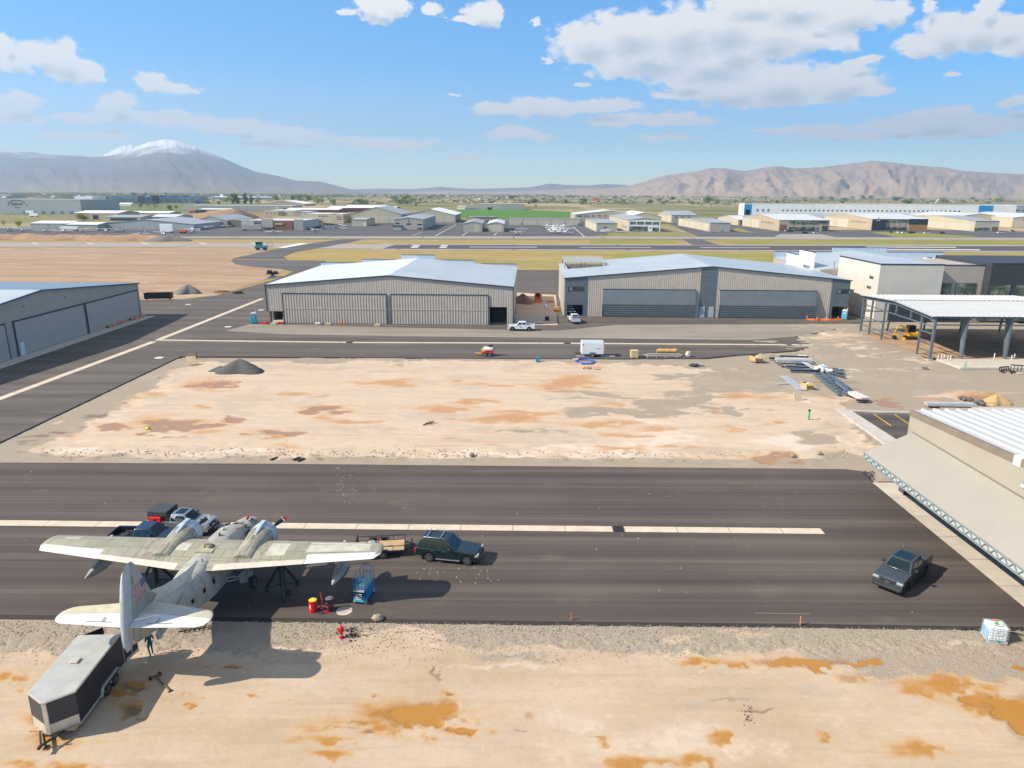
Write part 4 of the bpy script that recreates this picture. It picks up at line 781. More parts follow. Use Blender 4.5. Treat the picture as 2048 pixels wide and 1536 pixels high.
        MB().box(-xr-.012,-xr+.14,s*(hw-.20) if s > 0 else -hw-.012,hw+.012 if s > 0 else s*(hw-.20),belt-.38,belt-.06).build('tail_light',mTLAMP,e,bevel=.02)
        MB().box(xb+ar+.08,xf-ar-.08,s*(hw-.08),s*(hw+.08),sill-.10,sill-.03).build('running_board',mALLOY if style == 'suv' else mTRIM,e,bevel=.02)
        for wx in (xb,xf):
            wheel(e,wx,s*(hw-.14),wr,.27,rim)
            fl_ = MB()
            pts = arc(wx,wr+.02,ar+.005,0,math.pi,12)
            for k in range(12): fl_.hexa([(pts[k][0],s*(hw-.05),pts[k][1]),(pts[k+1][0],s*(hw-.05),pts[k+1][1]),(pts[k+1][0],s*(hw+.022),pts[k+1][1]),(pts[k][0],s*(hw+.022),pts[k][1]),(wx+(pts[k][0]-wx)*1.13,s*(hw-.05),wr+(pts[k][1]-wr)*1.13),(wx+(pts[k+1][0]-wx)*1.13,s*(hw-.05),wr+(pts[k+1][1]-wr)*1.13),(wx+(pts[k+1][0]-wx)*1.13,s*(hw+.02),wr+(pts[k+1][1]-wr)*1.13),(wx+(pts[k][0]-wx)*1.13,s*(hw+.02),wr+(pts[k][1]-wr)*1.13)])
            fl_.build('wheel_arch',paint if style == 'suv' else mTRIM,e)
    MB().box(-xr+.3,xr-.3,-hw+.35,hw-.35,sill-.2,sill+.3).build('chassis',mTRIM,e)
    MB().box(xr-.06,xr+.03,-hw*.5,hw*.5,hood-.40,hood-.12).build('grille',mTRIM,e,bevel=.03); MB().box(xr-.12,xr+.09,-hw+.06,hw-.06,.42,.66).build('front_bumper',mTRIM if 'dark' in extras or style == 'pickup' and 'chrome' not in extras else paint,e,bevel=.06); MB().box(-xr-.08,-xr+.1,-hw+.06,hw-.06,.44,.66).build('rear_bumper',mCHR if 'chrome' in extras else mTRIM,e,bevel=.05)
    MB().box(xr+.028,xr+.045,-.16,.16,hood-.36,hood-.30).build('badge',mCHR,e)
    for k in (-.35,.35):
        MB().bar((x1-.02,k-.3,belt+.06),(x1-.18,k+.3,belt+.16),.02).build('wiper',mTRIM,e)
    if 'rack' in extras:
        for s in (-1,1): r_ = MB(); r_.tube([(x0+rb+.15,s*(ht-.06),zr),(x0+rb+.22,s*(ht-.06),zr+.09),(x1-rf-.4,s*(ht-.06),zr+.09),(x1-rf-.3,s*(ht-.06),zr)],.028,8); r_.build('roof_rail',mALLOY,e,smooth=50)
        for xx in (x0+rb+.45,x1-rf-.62): MB().bar((xx,-ht+.02,zr+.11),(xx,ht-.02,zr+.11),.09,.035).build('crossbar',mCHR,e)
    if 'sunroof' in extras: MB().box(x0+rb+.22,x1-rf-.12,-ht+.2,ht-.2,zr-.005,zr+.012).build('sunroof',mGLASS,e,bevel=.01)
    if 'hood_scoop' in extras: MB().box(x1+.35,x1+.8,-.1,.1,hood+.0,hood+.03).build('hood_scoop',mTRIM,e,bevel=.01)
    return e
def between(a,b,off,z=0): # ground midpoint between two wheels, pushed sideways by off to the left of the heading
    A, B = G(*a), G(*b); d = (B-A).normalized(); n = Vector((-d.y,d.x,0)); return (A+B)/2+n*off, math.atan2(d.y,d.x)
p, a = between((855,1122),(932,1129.5),.86)
vehicle('parked_suv','dark green estate car with roof rails, hitched to the black utility trailer','car',p,a,carpaint('deep_green',(.004,.018,.018)),rim=mALLOY,extras=('rack',),wb=3.13)
p, a = between((1851,1145),(1800,1192),-.86)
vehicle('pickup_truck','dark grey pickup with a glass roof panel and covered bed, alone on the apron','pickup',p,a,carpaint('gunmetal',(.035,.043,.047)),'pickup',L=5.95,W=2.1,H=2.02,wb=3.7,wr=.44,hood=1.32,belt=1.38,sill=.5,cab=(-1.18,1.34),rake=(.16,.68),rim=mBLKR,extras=('sunroof','dark'))
p = G(368,1061)
tac = vehicle('pickup_truck','light grey pickup with a black rack over its bed, behind the aircraft engine','pickup',p,R(-6),carpaint('cement_grey',(.21,.24,.255)),'pickup',L=5.5,W=1.95,H=1.85,wb=3.25,wr=.41,hood=1.15,belt=1.22,sill=.48,cab=(-.72,1.28),rake=(.15,.68),rim=mBLKR,cover=False,extras=('sunroof','hood_scoop','dark'))
rk = MB()
for x in (-2.55,-1.75,-.95):
    for s in (-1,1): rk.bar((x,s*.86,1.2),(x,s*.82,1.95),.05)
for z in (1.62,1.95):
    for s in (-1,1): rk.bar((-2.6,s*.83,z),(-.9,s*.83,z),.05)
rk.build('bed_rack',mTRIM,tac); MB().box(-2.62,-.86,-.88,.88,1.66,2.1).build('rack_cover',M('tent_black',(.035,.045,.048),.75,0,.15,3),tac,bevel=.04)
e = thing('red_case','bright red cases in the bed of the light grey pickup, under the black rack','case',p+Vector((-1.95,-.42,.82)),R(-6))
MB().box(-.52,.52,-.4,.3,0,.6).build('case_box',M('case_red',(.75,.012,.02),.35,0,.08,5),e,bevel=.04); MB().box(-.53,.53,-.41,.31,.6,.78).build('lid',MATS['case_red'],e,bevel=.04); MB().box(-.1,.1,-.43,-.4,.5,.65).build('latch',mTRIM,e); MB().tube([(-.54,-.1,.3),(-.58,-.1,.4),(-.58,.1,.4),(-.54,.1,.3)],.015).build('handle',mTRIM,e)
p2 = G(296,1090)
vehicle('pickup_truck','navy blue pickup with an open bed, mostly hidden behind the aircraft wing','pickup',p2,R(-1),carpaint('navy',(.012,.02,.04)),'pickup',L=5.7,W=1.98,H=1.86,wb=3.6,wr=.41,hood=1.18,belt=1.24,sill=.48,cab=(-.7,1.35),rake=(.15,.7),rim=mALLOY,cover=False)
e = thing('spare_tyre','loose tyre lying in the open bed of the navy pickup','tyre',p2+Vector((-1.9,.1,.73)),0); MB().lathe((0,0,.02),(0,0,1),[(0,.2),(.0,.34),(.1,.38),(.2,.34),(.2,.2)],18).build('tread',mTYRE,e,smooth=50); MB().cyl((0,0,.04),(0,0,.18),.2,n=14).build('rim',mALLOY,e)
# flatbed utility trailer behind the green car
mWOOD = M('deck_wood',(.42,.29,.15),.8,0,.2,2,streak=(.4,6,1)); mBSTL = M('black_steel',(.02,.02,.021),.5,.2,.25,4)
A = G(713,1098); B = G(822,1100.5)
pt = G(763,1104.5); at = R(7); e = thing('utility_trailer','black open utility trailer with a timber deck, hitched behind the dark green car','trailer',pt,at)
TL = 1.95; TW = .95
f = MB()
for s in (-1,1): f.box(-TL,TL,s*TW-.04,s*TW+.04,.50,.60)
f.box(-TL,-TL+.08,-TW+.04,TW-.04,.5,.59); f.box(TL-.08,TL,-TW+.04,TW-.04,.5,.59)
f.build('frame',mBSTL,e)
d = MB()
for k in range(8): d.box(-TL+.08,TL-.08,-TW+.05+k*.2325,-TW+.05+k*.2325+.222,.545,.585)
d.build('deck',mWOOD,e)
for s in (-1,1):
    r_ = MB(); r_.bar((-TL,s*TW,1.0),(TL,s*TW,1.0),.05)
    for x in (-TL+.03,-1.0,0,1.0,TL-.03): r_.bar((x,s*TW,.6),(x,s*TW,.98),.045)
    r_.build('side_rail',mBSTL,e)
    for wx in (-.62,.22): wheel(e,wx,s*(TW+.17),.34,.21,mALLOY,5)
    MB().prism([(-1.05,.62),(-.95,.78),(.55,.78),(.65,.62),(.6,.62),(.5,.73),(-.9,.73),(-1.0,.62)],'xz',s*(TW+.05),s*(TW+.30)).build('fender',mBSTL,e)
MB().bar((TL-.02,-TW,1.0),(TL-.02,TW,1.0),.05).build('front_rail',mBSTL,e)
gt = MB()
for z in (.62,1.2): gt.bar((-TL-.02,-TW,z),(-TL-.02,TW,z),.05)
for k in range(5): gt.bar((-TL-.02,-TW+k*TW/2,.6),(-TL-.02,-TW+k*TW/2,1.24),.045)
gt.build('tailgate',mBSTL,e)
tg = MB(); tg.bar((TL,-.6,.52),(TL+1.05,0,.5),.09); tg.bar((TL,.6,.52),(TL+1.05,0,.5),.09); tg.build('tongue',mBSTL,e); MB().tube([(TL+.55,.12,.1),(TL+.55,.12,1.05)],.045,8).build('jack',mBSTL,e); MB().box(TL+1.0,TL+1.3,-.06,.06,.46,.56).build('coupler',mBSTL,e,bevel=.02)
e2 = thing('fuel_can','upright red post tool strapped in the black utility trailer','tool',pt+Vector((-.15,-.2,.59)),at); MB().cyl((0,0,0),(0,0,.75),.05,n=10).build('post',mREDT,e2); MB().box(-.12,.12,-.05,.05,.72,.8).build('handle',mREDT,e2)
e2 = thing('grey_tarp','crumpled grey tarpaulin heap on the deck of the black utility trailer','tarpaulin',pt+Vector((-.75,.1,.585)),at); rr = random.Random(4); MB().blob((0,0,.16),(.5,.4,.2),9,0,.5,rr).build('tarp_sheet',M('tarp_grey',(.30,.31,.31),.7,0,.2,4),e2,smooth=40); MB().tube([(-.5,.1,.2),(-.1,.1,.37),(.3,.05,.33),(.5,.0,.1)],.015).build('cord',mTRIM,e2)
# enclosed cargo trailer at the front
mNAVY = M('trailer_charcoal',(.021,.023,.032),.5,.1,.12,1.2); mALU = M('trailer_alu',(.55,.49,.40),.45,.25,.08,2); mROOFT = M('trailer_roof',(.40,.40,.365),.5,.1,.1,.8)
Bp, Fp = G(249,1325,.5), G(161,1445,.5); dvec = (Fp-Bp); LB = Vector((dvec.x,dvec.y,0)).length; ah = math.atan2(dvec.y,dvec.x)   # heading towards its nose
ztop = (ZT(150,1379,Fp)+ZT(238,1270,Bp))/2; WT = 2.45
n_ = Vector((math.sin(ah),-math.cos(ah),0))     # to the right of the heading
# visible flank is on the left of the heading
cpos = (Vector((Fp.x,Fp.y,0))+Vector((Bp.x,Bp.y,0)))/2+n_*(WT/2)
e = thing('cargo_trailer','enclosed cargo trailer with charcoal sides, silver roof and wedge nose, below the aircraft tail','trailer',(cpos.x,cpos.y,-.05),ah)
h = LB/2; w = WT/2; z0, z1 = .5, ztop; NO = .8
for s in (-1,1): MB().box(-h,h,s*w-.02,s*w+.02,z0+.06,z1-.03).build('side_wall',mNAVY,e)
for s in (-1,1):
    q = [(h,s*w),(h+NO,s*.09),(h+NO-.04,s*.09),(h-.02,s*(w-.04))]; MB().prism(q,'xy',z0+.62,z1-.03).build('nose_panel',M('nose_charcoal',(.035,.036,.045),.45,.1,.1,1),e); MB().prism([(x+.006,y*1.003) for x,y in q],'xy',z0+.05,z0+.62).build('stone_guard',mALU,e)
MB().prism([(h+NO-.03,-.13),(h+NO+.02,-.11),(h+NO+.02,.11),(h+NO-.03,.13)],'xy',z0+.03,z1-.02).build('nose_corner',mALU,e)
MB().prism([(-h-.03,-w-.035),(h+.02,-w-.035),(h+NO+.05,-.12),(h+NO+.05,.12),(h+.02,w+.035),(-h-.03,w+.035)],'xy',z1-.045,z1+.01).build('roof_trim',mALU,e)
rf = MB().prism([(-h,-w),(h,-w),(h+NO+.01,-.1),(h+NO+.01,.1),(h,w),(-h,w)],'xy',z1+.0,z1+.035).build('roof',mROOFT,e,bevel=.02)
for x in (-h*.52,0,h*.5,h*.95): MB().box(x-.012,x+.012,-w+.03,w-.03,z1+.036,z1+.04).build('seam',mALU,rf)
vt = MB().box(-.22,.22,-.1-.2,.32-.2,z1+.036,z1+.10).build('roof_vent',M('vent_white',(.7,.7,.68),.4,0,.1,4),e,bevel=.03); MB().box(-.24,.24,-.22-.1,.34-.2,z1+.11,z1+.15).build('lid',mALU,vt,bevel=.02)
for s in (-1,1):
    MB().box(-h,h+.02,s*w-.03,s*w+.03,z0-.04,z0+.06).build('bottom_rail',mALU,e)
    for x in (-1.15,-.25): wheel(e,x-.1,s*(w-.02),.37,.22,mALLOY,6)
    fd = MB(); P_ = [(-1.78,.42),(-1.72,.72),(-1.5,.90),(.22,.90),(.44,.72),(.5,.42)]
    for k in range(5): fd.hexa([(P_[k][0]-.1,s*(w-.05),P_[k][1]),(P_[k+1][0]-.1,s*(w-.05),P_[k+1][1]),(P_[k+1][0]-.1,s*(w+.17),P_[k+1][1]),(P_[k][0]-.1,s*(w+.17),P_[k][1]),(P_[k][0]-.1,s*(w-.05),P_[k][1]+.05),(P_[k+1][0]-.1,s*(w-.05),P_[k+1][1]+.05),(P_[k+1][0]-.1,s*(w+.17),P_[k+1][1]+.05),(P_[k][0]-.1,s*(w+.17),P_[k][1]+.05)])
    fd.build('fender',mALU,e)
    MB().box(-h-.03,-h+.03,s*w-.05,s*w+.05,z0,z1).build('rear_post',mALU,e)
MB().box(-h,h+.5,-w+.02,w-.02,z0-.02,z0+.04).build('floor',mWOOD,e)
dr = MB().prism([(-h-.02,w+.02),(-h-1.2,w+.25),(-h-1.2,w+.32),(-h-.02,w+.08)],'xy',z0+.05,z1-.08).build('rear_door',mNAVY,e); MB().bar((-h-.62,w+.22,z0+.2),(-h-.62,w+.22,z1-.2),.04).build('lock_bar',mALU,dr); MB().prism([(-h-.1,w+.10),(-h-1.18,w+.34),(-h-1.18,w+.36),(-h-.1,w+.12)],'xy',z0+.06,z0+.25).build('kick_plate',mALU,dr)
dr = MB().prism([(-h-.05,-w+.02),(-h-.95,-w+.95),(-h-.91,-w+1.0),(-h-.0,-w+.06)],'xy',z0+.05,z1-.08).build('rear_door',mNAVY,e); MB().bar((-h-.5,-w+.44,z0+.2),(-h-.5,-w+.44,z1-.2),.04).build('lock_bar',mALU,dr)
tg = MB(); tg.bar((h+.3,-.75,z0-.02),(h+NO+.75,0,z0-.02),.1); tg.bar((h+.3,.75,z0-.02),(h+NO+.75,0,z0-.02),.1); tg.build('tongue',mBSTL,e); MB().tube([(h+NO+.42,0,.06),(h+NO+.42,0,.95)],.05,8).build('tongue_jack',mBSTL,e); MB().box(h+NO+.70,h+NO+1.0,-.07,.07,z0-.08,z0+.06).build('coupler',mBSTL,e,bevel=.02)
tip = Matrix.Rotation(ah,3,'Z') @ Vector((h+NO+.42,0,0))+cpos
bk = thing('wood_block','short timber block under the jack of the enclosed cargo trailer','block',(tip.x,tip.y,-.10),ah+.2); MB().box(-.2,.2,-.12,.12,0,.11).build('plank',mWOOD,bk,bevel=.01); MB().box(-.17,.17,-.1,.1,.11,.15).build('pad',mBSTL,bk)
# aircraft tow bar lying on the sand
a_, b_ = G(311,1356,-.05), G(341,1384,-.05); e = thing('tow_bar','long dark tow bar lying on the sand beside the enclosed cargo trailer','tow bar',a_,math.atan2((b_-a_).y,(b_-a_).x)); LL = (b_-a_).length
MB().tube([(0,0,.12),(LL,0,.10)],.045,8).build('shaft',M('rust_steel',(.12,.075,.05),.7,.2,.3,4),e,smooth=50); MB().tube([(LL,-.13,.08),(LL,.13,.08)],.04).build('hook',MATS['rust_steel'],e)
MB().tube([(0,-.38,.16),(0,.38,.16)],.06).build('crosshead',MATS['rust_steel'],e)
MB().lathe((-.05,-.32,.13),(0,1,0),[(0,.05),(0,.13),(.08,.13),(.08,.05)],12).build('wheel',mTYRE,e); MB().lathe((-.05,.24,.13),(0,1,0),[(0,.05),(0,.13),(.08,.13),(.08,.05)],12).build('wheel',mTYRE,e)
# scissor lift
mLBLU = M('lift_blue',(.012,.20,.42),.4,0,.12,3); mLCYN = M('lift_cyan',(.05,.34,.48),.4,0,.12,3); mLGRY = M('lift_grey',(.45,.46,.44),.5,.2,.15,4)
N_, F_ = G(719,1209), G(748,1167); dv = F_-N_; ang = math.atan2(dv.y,dv.x); LL = 1.95; c_p = N_+dv.normalized()*(LL*.5)
e = thing('scissor_lift','blue scissor lift with folded guard rails, under the right wing tip','lift',(c_p.x,c_p.y,0),ang); h = LL/2; w = .42
MB().box(-h,h,-w,w,.16,.55).build('base',mLBLU,e,bevel=.04)
for s in (-1,1):
    MB().box(-h+.28,h-.15,s*(w-.0)-.02 if s > 0 else -w-.035,w+.035 if s > 0 else -w+.02,.22,.95).build('side_panel',mLBLU,e,bevel=.02)
    for x in (-h+.18,h-.18): wt = MB().lathe((x,s*(w-.02)-.075,.17),(0,1,0),[(0,.08),(0,.15),(.02,.17),(.13,.17),(.15,.15),(.15,.08)],16).build('wheel',M('solid_tyre',(.38,.34,.27),.8,0,.2,5),e,smooth=40); MB().cyl((x,s*(w-.02)-.07,.17),(x,s*(w-.02)+.078*s,.17),.08,n=10).build('rim',mLGRY,wt)
sc_ = MB()
for s in (-1,1):
    for k in range(3): sc_.bar((-h+.15,s*.3,.58+k*.12),(h-.15,s*.3,.68+k*.12),.05,.03); sc_.bar((-h+.15,s*.26,.68+k*.12),(h-.15,s*.26,.58+k*.12),.05,.03)
sc_.build('scissor_arms',mLBLU,e)
MB().box(-h-.02,h+.02,-w+.02,w-.02,1.0,1.09).build('platform',mLGRY,e,bevel=.01)
for s in (-1,1):
    g = MB()
    for z in (1.55,2.08): g.tube([(-h,s*(w-.03),z),(h,s*(w-.03),z)],.022)
    for x in (-h,-h/3,h/3,h): g.tube([(x,s*(w-.03),1.08),(x,s*(w-.03),2.1)],.022)
    g.box(-h,h,s*(w-.03)-.012,s*(w-.03)+.012,1.09,1.24); g.build('guard_rail',mLCYN if s < 0 else mLBLU,e)
for x, m__ in ((-h,mLCYN),(h,mLBLU)):
    g = MB()
    for z in (1.55,2.08): g.tube([(x,-w+.03,z),(x,w-.03,z)],.022)
    for y in (-.15,.15): g.tube([(x,y,1.08),(x,y,2.08)],.018)
    g.build('end_gate',m__,e)
la = MB()
for k in range(4): la.box(-h-.06,-h-.02,-.22,.22,.42+k*.13,.47+k*.13)
la.build('ladder',M('lift_buff',(.62,.48,.32),.6,0,.2,5),e); MB().box(-h-.05,-h+.02,-w+.02,w-.02,.20,.38).build('bumper',mLCYN,e,bevel=.03); MB().box(-h+.05,-h+.22,-.25,.05,1.75,2.02).build('control_box',mLCYN,e,bevel=.03)
# drums, hand truck, cover, rock, hydrant
def drum(nm,lab,loc,body,lid,rz=0):
    e = thing(nm,lab,'drum',loc,rz); MB().lathe((0,0,0),(0,0,1),[(0,.27),(.0,.29),(.02,.295),(.29,.285),(.305,.298),(.32,.285),(.58,.285),(.595,.298),(.61,.285),(.86,.285),(.88,.295)],28).build('barrel',body,e,smooth=35)
    MB().lathe((0,0,.862),(0,0,1),[(0.02,.02),(.021,.277),(.032,.277),(.032,.02)],28).build('lid',lid,e); MB().cyl((.14,.1,.89),(.14,.1,.92),.035,n=10).build('bung',mTRIM,e); return e
d_ = drum('oil_drum','red steel drum with a yellow lid standing on the asphalt',G(627,1222),M('drum_red',(.68,.012,.015),.3,0,.1,3),M('drum_yellow',(.75,.52,.03),.45,0,.15,4))
MB().add([(-.2951*math.cos(a),-.2951*math.sin(a),z) for a in (.9,1.05,1.2) for z in (.35,.55)],[(0,1,3,2),(2,3,5,4)]).build('sticker',mPWHT,d_)
p = G(656,1221.5); drum('oil_drum','black steel drum strapped on the red hand truck',p+Vector((.1,.12,.04)),M('drum_black',(.02,.02,.022),.35,0,.15,3),M('drum_grey',(.15,.15,.15),.45,.1,.2,4))
e = thing('hand_truck','red drum hand truck with two small wheels, holding the black drum','hand truck',p+Vector((-.06,-.05,0)),.25); g = MB()
for s in (-1,1): g.tube([(-.28+.0,s*.2,.08),(-.28,s*.2,.9),(-.32,s*.16,1.3),(-.36,s*.05,1.5)],.022)
g.tube([(-.36,-.06,1.5),(-.36,.06,1.5)],.03)
for z in (.3,.6,.9): g.tube([(-.28,-.2,z),(-.28,.2,z)],.018)
g.build('frame',mREDT,e); g = MB(); g.tube([(-.28,-.2,.55),(.1,-.34,.55),(.42,-.1,.55)],.02); g.tube([(.42,-.1,.55),(.42,-.1,.1)],.02); g.tube([(.1,-.34,.55),(.1,-.34,.1)],.02); g.build('cradle',mREDT,e); MB().box(-.3,.3,-.22,.22,.02,.04).build('toe_plate',mREDT,e)
for s in (-1,1): wt = MB().lathe((-.4,s*.3-.04,.13),(0,1,0),[(0,.06),(0,.12),(.02,.13),(.06,.13),(.08,.12),(.08,.06)],14).build('wheel',mTYRE,e,smooth=40); MB().cyl((-.4,s*.3-.045,.13),(-.4,s*.3+.045,.13),.06,n=10).build('rim',M('hub_blue',(.3,.5,.6),.4),wt)
p = G(688.5,1221.5,.0); e = thing('manhole_cover','round pale concrete collar with a manhole lid set in the apron','manhole',p,.2); MB().lathe((0,0,-.03),(0,0,1),[(0,.34),(.036,.34),(.036,.56),(0,.56)],36).build('collar',mSLAB,e); MB().cyl((0,0,-.03),(0,0,.004),.338,n=30).build('lid',M('lid_grey',(.40,.36,.31),.8,.1,.2,5),e); MB().box(-.06,.06,-.01,.01,.0045,.008).build('lift_slot',mTRIM,e)
rr = random.Random(9); p = G(756,1238); o = MB().blob((0,0,.16),(.42,.30,.24),8,0,.35,rr).build('boulder',M('rock',(.30,.25,.18),.9,0,.25,4,.5),None,smooth=50); o.location = (p.x,p.y,-.05); tag(o,'rounded tan boulder at the edge of the apron, above the fire hydrant','boulder')
p = G(683,1275,-.08); e = thing('fire_hydrant','red fire hydrant in the gravel beside the apron','fire hydrant',p,.3); mHYD = M('hydrant_red',(.55,.01,.015),.35,0,.1,4)
MB().lathe((0,0,0),(0,0,1),[(0,.1),(.02,.17),(.06,.17),(.07,.12),(.42,.115),(.44,.16),(.49,.16),(.50,.12),(.66,.125),(.68,.17),(.73,.17),(.8,.14),(.88,.06),(.9,.03)],16).build('barrel',mHYD,e,smooth=35)
for (x,y) in ((.2,0),(-.2,0),(0,-.22)): MB().cyl((x*.4,y*.4,.58),(x*1.15,y*1.15,.58),.075,n=12).build('nozzle',mHYD,e)
MB().cyl((0,0,.9),(0,0,.97),.035,n=6).build('operating_nut',mHYD,e); MB().lathe((0,0,.20),(0,0,1),[(0,.118),(.0,.125),(.05,.125),(.05,.118)],16).build('reflective_band',mPWHT,e)
MB().cyl((0,0,-.12),(0,0,.0),.09,n=12).build('riser',mBSTL,e)
p = G(714,1271,-.08); e = thing('wooden_stake','short bare timber stake leaning beside the fire hydrant','stake',p); MB().bar((0,0,0),(.12,.05,.75),.07,.03).build('shaft',mWOOD,e); MB().bar((-.02,-.01,.0),(.03,.01,.18),.08,.04).build('painted_foot',M('stake_orange',(.72,.20,.02),.6),e)
for (x,y,h_,l) in ((1142,1243,.65,'orange-topped survey stake at the apron edge, mid-way along the gravel'),(1600,1252,.75,'orange survey lath at the apron edge near the white liquid tote')):
    p = G(x,y,-.1); e = thing('survey_stake',l,'stake',p,.2,'survey stakes at the apron edge'); MB().bar((0,0,0),(0,.02,h_),.08,.03).build('lath',MATS['stake_orange'],e); MB().box(-.05,.05,-.02,.02,h_-.2,h_-.17).build('ribbon',mREDT,e)
for (x,y,l) in ((541,1288,'small dark stick standing in the sand by the wing shadow'),(1668,907,'thin bare lath standing beside the parking kerb'),(831,914,'thin lath with a pink ribbon at the far edge of the apron'),(1107,925,'bare thin lath at the far edge of the apron'),(277,911,'thin lath near the left corner of the middle dirt lot'),(553,911,'thin lath beside the two dark mats at the lot edge'),(745,710,'thin lath beside the far lane left of the sprayer trailer'),(573,712,'leaning lath beside the far lane')):
    p = G(x,y,-.1); e = thing('survey_lath',l,'stake',p,.3,'thin survey laths'); MB().bar((0,0,0),(.03,.02,.9),.05,.025).build('lath',mWOOD,e); MB().box(-.03,.055,-.005,.03,.7,.8).build('ribbon',M('pink',(.7,.05,.12),.6) if 'pink' in l else mWOOD,e)
# white liquid tote
a_, b_ = G(1977,1285,-.06), G(2012,1289,-.06); e_ = G(1966,1258,-.06); ang = math.atan2((b_-a_).y,(b_-a_).x); cc = (a_+b_)/2+Vector((-math.sin(ang),math.cos(ang),0))*.55
e = thing('liquid_tote','white caged liquid tote with a green cap, on the gravel at the apron edge','tote',(cc.x,cc.y,-.08),ang+.02); X, Y_ = .60, .55
MB().box(-X+.03,X-.03,-Y_+.03,Y_-.03,.16,1.13).build('tank',M('tote_white',(.74,.75,.74),.35,0,.07,2),e,bevel=.08)
cg = MB(); mCAGE = M('cage_zinc',(.55,.56,.57),.45,.3,.1,5)
for z in (.18,.38,.58,.78,.98,1.14):
    P_ = [(-X,-Y_,z),(X,-Y_,z),(X,Y_,z),(-X,Y_,z)]
    for i in range(4): cg.bar(P_[i],P_[(i+1) % 4],.014)
for i in range(7):
    for s in (-1,1): cg.bar((-X+i*X/3,s*Y_,.14),(-X+i*X/3,s*Y_,1.15),.012); cg.bar((s*X,-Y_+i*Y_/3,.14),(s*X,-Y_+i*Y_/3,1.15),.012)
cg.bar((-X,0,1.15),(X,0,1.15),.03); cg.build('cage',mCAGE,e)
pa = MB()
for y in (-Y_+.05,0,Y_-.05): pa.box(-X,X,y-.05,y+.05,.0,.05)
for x in (-X+.08,0,X-.08): pa.box(x-.07,x+.07,-Y_,Y_,.05,.10)
pa.box(-X,X,-Y_,Y_,.10,.14); pa.build('pallet',mCAGE,e); mGRC = M('cap_green',(.01,.32,.17),.4,0,.1,5)
MB().lathe((0,0,1.13),(0,0,1),[(0,.22),(.02,.22),(.02,.14)],20).build('rim',mPWHT,e); MB().cyl((0,0,1.135),(0,0,1.19),.13,n=16).build('cap',mGRC,e); MB().box(-.1,.1,-Y_-.06,-Y_+.04,.15,.26).build('valve',mGRC,e,bevel=.02); MB().box(-.16,.25,-Y_-.014,-Y_-.008,.62,.88).build('label_plate',mPWHT,e); MB().box(-.13,-.02,-Y_-.017,-Y_-.013,.78,.84).build('label_mark',mFBLU,e)
MB().tube([(-.3,.25,1.17),(0,.33,1.18),(.3,.2,1.17),(.35,-.2,1.17),(.1,-.35,1.17),(-.3,-.2,1.17)],.014).build('hose',mTRIM,e); MB().box(-.1,.22,.3,.45,1.16,1.19).build('orange_rag',M('rag_orange',(.75,.25,.06),.7),e); MB().box(-X-.012,-X-.004,-Y_+.1,Y_-.1,.2,.9).build('side_sheet',M('sheet_blue',(.25,.42,.55),.5),e)
p = G(1925,1259,-.08); q = G(1962,1263,-.08); o = MB().tube([(0,0,.05),(.35,.06,.05),(.8,-.02,.05),(1.2,-.3,.05)],.035).build('black_hose',mTRIM); o.location = p; tag(o,'black hose on the gravel left of the white liquid tote','hose')
o = MB().tube([(0,0,.05),(.4,-.02,.05),(.9,-.3,.05),(1.5,-.55,.05),(2,-1,.05)],.035).build('black_hose',mTRIM); o.location = G(2014,1266,-.08); tag(o,'black hose on the gravel right of the white liquid tote','hose')
# dark ladder-shaped rails and rungs laid under the tailplane
a_, b_ = G(358,1265,-.02), G(414,1256,-.02); ang = math.atan2((b_-a_).y,(b_-a_).x); LL = (b_-a_).length; e = thing('ladder','dark ladder-shaped bars lying on the gravel under the right tailplane','ladder',a_,ang); mLAD = M('ladder_brown',(.07,.04,.03),.6,.1,.2,4)
for y in (0,.46): MB().box(0,LL,y-.03,y+.03,.02,.10).build('rail',mLAD,e)
for k in range(6): MB().box(.12+k*(LL-.24)/5-.025,.12+k*(LL-.24)/5+.025,.03,.43,.04,.08).build('rung',mLAD,e)
